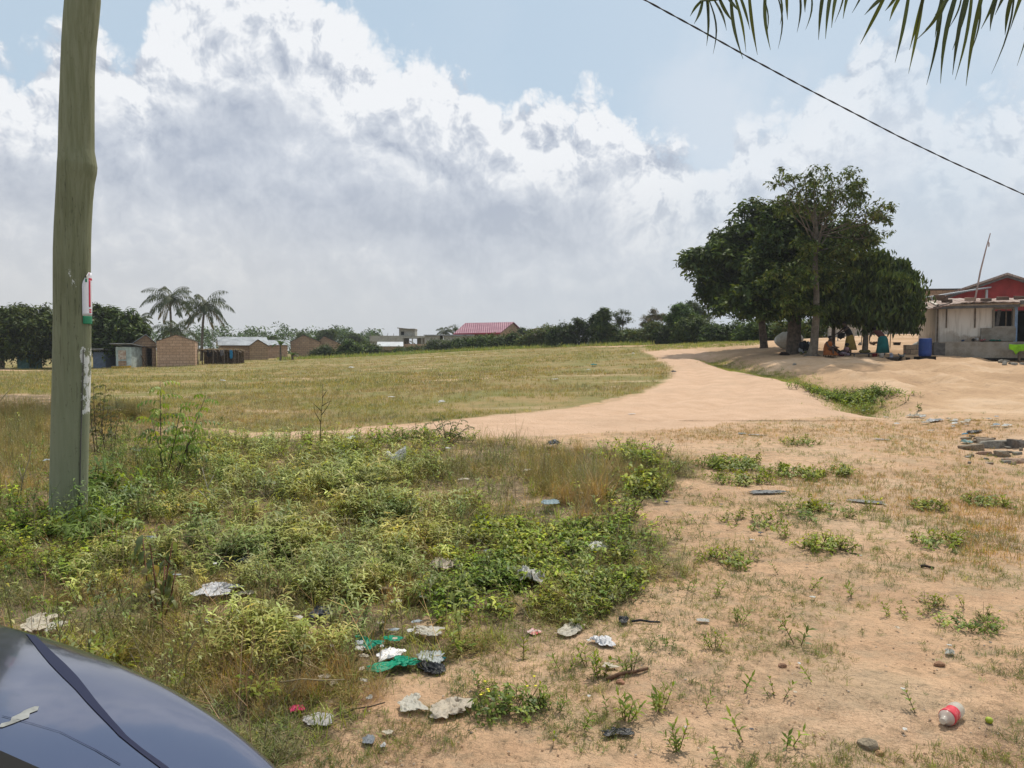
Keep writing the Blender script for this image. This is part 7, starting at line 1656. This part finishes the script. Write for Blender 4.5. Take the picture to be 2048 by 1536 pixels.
for a in [
 (1470, 935, 110, .40, 1.7, 'largest leafy green clump on the dirt, right of the weed patch'), (1478, 965, 60, .32, 1.4, 'browner sprawling clump in front of the largest leafy clump'), (1590, 955, 70, .30, 1.6, 'round leafy clump right of the largest one'), (1690, 950, 14, .18, 1.5, 'small dark sprig clump right of the round leafy clump'),
 (1605, 890, 14, .28, 1.4, 'dark sprigs at the back of the dirt by the track'), (1640, 1030, 50, .32, 1.3, 'low flat clump in front of the round leafy clump'), (1500, 1050, 26, .26, 1.2, 'straggling sprigs left of the yellow flower weed'), (1655, 1100, 40, .16, 1.2, 'compact bright clump in the middle of the right dirt'),
 (1455, 1125, 22, .16, 1.1, 'pale green sprig clump at mid dirt, right of the weed border'), (1880, 1090, 26, .20, 1.2, 'forked yellow green sprig near the right side'), (1970, 1010, 16, .18, 1.2, 'pale sprig clump close to the right edge'), (1860, 1020, 12, .14, 1.2, 'small sprig on the greyish patch at right'),
 (1570, 1075, 14, .06, 1.3, 'upright weed with a pale yellow flower'), (1740, 1020, 12, .12, 1.4, 'thin upright sprig by the pale plastic strip'), (1010, 1415, 46, .16, .9, 'yellow flowered leafy weed beside the tan bag'), (960, 1380, 16, .10, .8, 'small dark mat weed above the yellow flowered weed'),
 (1110, 1425, 14, .10, .9, 'sprig trailing right from the yellow flowered weed'), (1200, 1360, 9, .05, 1.2, 'taller seedling at the left end of the brown stick'), (1262, 1345, 8, .05, 1.0, 'seedling behind the brown stick'), (1320, 1420, 9, .06, 1.1, 'seedling pair right of the torn black shred'), (1252, 1440, 8, .05, 1.3, 'seedling rising from the torn black shred'),
 (1430, 1300, 9, .05, 1.0, 'bushy seedling on the open dirt near the bottom middle'), (1475, 1245, 8, .05, .9, 'seedling right of the small white strip'), (1900, 1235, 60, .28, .75, 'greyish green grass mat in the right foreground'), (1355, 1500, 7, .03, 1.0, 'lone seedling at the bottom edge'),
]: plant('dirt_weed', a[5], a[0], a[1], T_BRT if a[3] > .1 else T_SEED, a[2], a[3], a[4], cat='weed', group=GP, col=(.8, .9, .8), hz=.02)
sd = [(1378, 1180), (1420, 1190), (1560, 1150), (1620, 1180), (1700, 1190), (1340, 1290), (1545, 1260), (1600, 1290), (1480, 1380), (1400, 1420), (1560, 1400), (1630, 1360), (1345, 1080), (1400, 1050), (1420, 1000), (1210, 1420), (1160, 1450), (1110, 1500), (1290, 1300), (1180, 1330), (1130, 1340), (1500, 1480), (1840, 1430), (1790, 1240), (1050, 1330), (1580, 1490), (1450, 1520), (1240, 1210), (1300, 1190)]
for px, py in sd: plant('seedling', 'small leafy green seedling sprouting from the bare dirt', px+U(-8, 8), py+U(-5, 5), T_SEED, RNG.integers(1, 4), .03, U(.8, 1.5), cat='seedling', group='seedlings on the bare dirt', col=(.85, 1, .85))
# yellow flowers
for (px, py, n, nm) in ((1010, 1400, 14, 'on the leafy weed beside the tan bag'), (1572, 1052, 1, 'on the upright weed in the right dirt')):
    for i in range(n):
        g = G(px+U(-70, 70)*(n > 1), py+U(-15, 25)*(n > 1)); m = MB().lathe([(.001, 0), (.006, .003), (.008, .006), (.001, .005)], (0, 0, U(.03, .09) if n > 1 else .18), 6)
        o = m.build('yellow_flower', pmat('petal_yellow', (.7, .62, .04), .6, .1) if 'petal_yellow' not in bpy.data.materials else bpy.data.materials['petal_yellow'], None, True); o.location = g; tag(o, 'tiny yellow flower '+nm, 'flower', 'yellow flowers '+nm)
# neem sapling
def sapling(name, label, px, py, stems, lw, lt, D=None, cat='sapling'):
    g = G(px, py); D = g.y; e = empty(name, g, 0, label, cat); m = MB(); parts = []
    for (x0, y0, x1, y1, lean) in stems:
        a = Wp(x0, y0, D)-g; b = Wp(x1, y1, D+lean)-g; mid = a.lerp(b, .5)+Vector((U(-.02, .02), 0, 0)); m.tube([a, mid, b], [.008, .006, .0025], 5)
        L = (b-a).length; nb = max(4, int(L/.07))
        for i in range(nb):
            f = .22+.78*(i+.5)/nb; p = a.lerp(mid, f*2) if f < .5 else mid.lerp(b, f*2-1); yaw = i*2.4+U(-.4, .4); Lr = .26*(1.15-.55*f)*lw; pit = .55+U(-.2, .2)
            pos = np.array(p); dr = np.array([math.cos(yaw), math.sin(yaw), math.tan(pit)]); dr /= np.linalg.norm(dr); ns = 5
            tn = random.choice(lt); el = pit
            for s_ in range(ns):
                st = Lr/ns; d = np.array([math.cos(yaw)*math.cos(el), math.sin(yaw)*math.cos(el), math.sin(el)]); nx_ = pos+d*st; parts.append(stemt(pos, nx_, .0022, (.12, .13, .05)))
                for sg in (-1, 1): parts.append(xf(leaf(.062*lw*U(.8, 1.15), .020*lw, 1.0, 3, fold=.3), nx_, yaw+sg*U(.8, 1.1), -.35+U(-.2, .2), tint=tn))
                pos = nx_; el -= .22
            parts.append(xf(leaf(.06*lw, .02*lw, .9, 3), pos, yaw, el-.1, tint=tn))
    m.build('stem', MAT['bark'], e, True); v, q, c = join(parts); npmesh('leaves', v, q, c, MAT['leaf'], e); return e
NG = ((.17, .27, .045), (.22, .32, .05), (.12, .19, .04), (.30, .36, .06))
sapling('neem_sapling', 'slender sapling with feathery green leaves standing in the weeds right of the pole', 335, 962, [(322, 960, 320, 762, 0), (350, 960, 412, 790, .1), (335, 950, 362, 815, -.1), (345, 955, 395, 850, -.2), (330, 955, 300, 830, .2), (355, 955, 380, 880, -.1)], 1.25, NG)
sapling('spindly_shrub', 'spindly shrub in front of the sandy track, white shred caught in it', 895, 886, [(893, 884, 880, 828, 0), (896, 884, 925, 832, .1), (892, 884, 862, 838, .1), (895, 884, 905, 845, -.2), (893, 884, 940, 850, 0)], .75, ((.07, .11, .04), (.10, .14, .05)))
sapling('dark_climber_weed', 'tall ragged brown green weed just right of the pole', 205, 905, [(195, 905, 186, 765, 0), (210, 905, 200, 790, .1), (222, 905, 222, 810, .0), (200, 905, 212, 770, -.1), (228, 905, 238, 830, .1), (190, 905, 180, 800, 0)], .8, ((.07, .09, .03), (.12, .10, .04), (.09, .12, .035)))
# drooping broad leaved weed in the left foreground
g = G(318, 1250); e = empty('tall_weed', g, 0, 'tall weed with drooping broad leaves and red dry stems in the left foreground', 'weed'); m = MB(); parts = []; D = g.y
for (x0, x1, y1) in ((318, 345, 1085), (312, 300, 1090), (322, 330, 1120), (325, 352, 1140), (310, 285, 1070)):
    a = Wp(x0, 1250, D)-g; b = Wp(x1, y1, D+U(-.1, .1))-g; m.tube([a, a.lerp(b, .5)+Vector((U(-.02, .02), 0, .01)), b], [.006, .005, .003], 5)
    for i in range(9):
        p = a.lerp(b, .3+.7*i/8); parts.append(xf(leaf(U(.07, .13), U(.03, .045), 1.6, 4, fold=.4), p, U(0, 6.28), U(-.9, .1), tint=random.choice(((.13, .17, .07), (.17, .21, .09), (.11, .14, .05), (.24, .2, .09)))))
m.build('stem', pmat('red_stem', (.22, .10, .06), .8, .3), e, True); v, q, c = join(parts); npmesh('leaves', v, q, c, MAT['leaf'], e)
# weeds hugging the pole foot
for (px, py, s_, lb) in ((190, 1020, 1.6, 'broad leaved weed climbing the right foot of the pole'), (120, 1075, 1.0, 'flowering herb at the front foot of the pole'), (175, 1090, 1.1, 'leafy weed in front of the pole, right side'), (335, 1030, 1.0, 'leafy weed below the feathery sapling')):
    plant('pole_foot_weed' if px < 200 else 'broadleaf_weed', lb, px, py, T_SAGE if s_ > 1.05 else T_BRT, 26, .22, s_*1.1, (.5, .7, .45), group='weeds round the foot of the pole')
# bare white twig and seed stalks
def twig(name, label, segs, r, c, D=None, base=None, cat='twig'):
    g = G(*base); D = g.y; m = MB()
    for s in segs:
        P = [Wp(x, y, D)-g for x, y in s]; m.tube(P, [r*(1-.6*i/(len(P)-1)) for i in range(len(P))], 5)
    o = m.build(name, pmat('twig_'+name, c, .9, .3), None, True); o.location = g; tag(o, label, cat)
twig('bare_twig', 'bare whitish forked twig standing in the weeds', [[(432, 1045), (425, 1010), (418, 985), (408, 950), (404, 935)], [(426, 1012), (412, 995), (397, 980)], [(430, 1030), (445, 1008), (450, 1000)], [(415, 975), (428, 950)]], .006, (.45, .40, .32), base=(432, 1045))
twig('bare_twig', 'dry branching twig left of the pole foot', [[(38, 1010), (45, 960), (58, 920), (62, 900)], [(45, 965), (38, 935)], [(20, 1010), (10, 960)]], .007, (.36, .30, .2), base=(38, 1010))
twig('seed_stalk', 'upright dark seed stalk with curved pods in front of the field', [[(640, 905), (641, 850), (645, 800), (646, 768)], [(642, 845), (630, 825), (628, 810)], [(643, 830), (654, 815), (662, 800)], [(644, 812), (655, 805), (663, 802)], [(643, 822), (632, 812), (626, 806)], [(645, 795), (651, 785), (655, 780)]], .007, (.07, .065, .035), base=(640, 905), cat='seed stalk')
twig('fallen_stalk', 'long pale dry stem leaning at the far left edge', [[(-20, 825), (10, 790), (30, 768)]], .008, (.42, .36, .22), base=(-20, 930), cat='stem')
twig('fallen_stalk', 'thin seed stem rising right of the dark ragged weed', [[(208, 880), (215, 820), (226, 770)], [(212, 840), (222, 800)]], .005, (.25, .2, .12), base=(208, 895), cat='stem')
# lily-like blades beside the bonnet
g = G(200, 1330); parts = [xf(leaf(U(.12, .22), U(.014, .02), U(.3, 1.0), 4), (U(-.12, .12), U(-.06, .06), 0), U(0, 6.28), U(.5, 1.2), tint=random.choice(BRT)) for _ in range(60)]; v, q, c = join(parts); o = npmesh('strap_leaf_weed', v, q, c, MAT['leaf']); o.location = g; tag(o, 'tuft of strap shaped green leaves right behind the bonnet', 'weed')
g = G(150, 1300); parts = [xf(leaf(U(.10, .2), U(.014, .02), U(.3, 1.0), 4), (U(-.1, .1), U(-.05, .05), 0), U(0, 6.28), U(.5, 1.2), tint=random.choice(BRT)) for _ in range(45)]; v, q, c = join(parts); o = npmesh('strap_leaf_weed', v, q, c, MAT['leaf']); o.location = g; tag(o, 'smaller strap leaved tuft near the clear grey sheet', 'weed')
# ------------------------------------------------------------ humid air
hz = MB().box((0, 1200, 8.0), (3200, 2700, 24)).build('haze', pmat('x_', (1, 1, 1)))
hm, t = newmat('humid_air'); pv = N(t, 'ShaderNodeVolumePrincipled', {'Color': (.86, .90, .95, 1), 'Density': .00042, 'Anisotropy': .3}); o = N(t, 'ShaderNodeOutputMaterial'); t.links.new(pv.outputs[0], o.inputs['Volume'])
hz.data.materials.clear(); hz.data.materials.append(hm); tag(hz, 'thin humid haze over the lot', 'haze', kind='stuff')
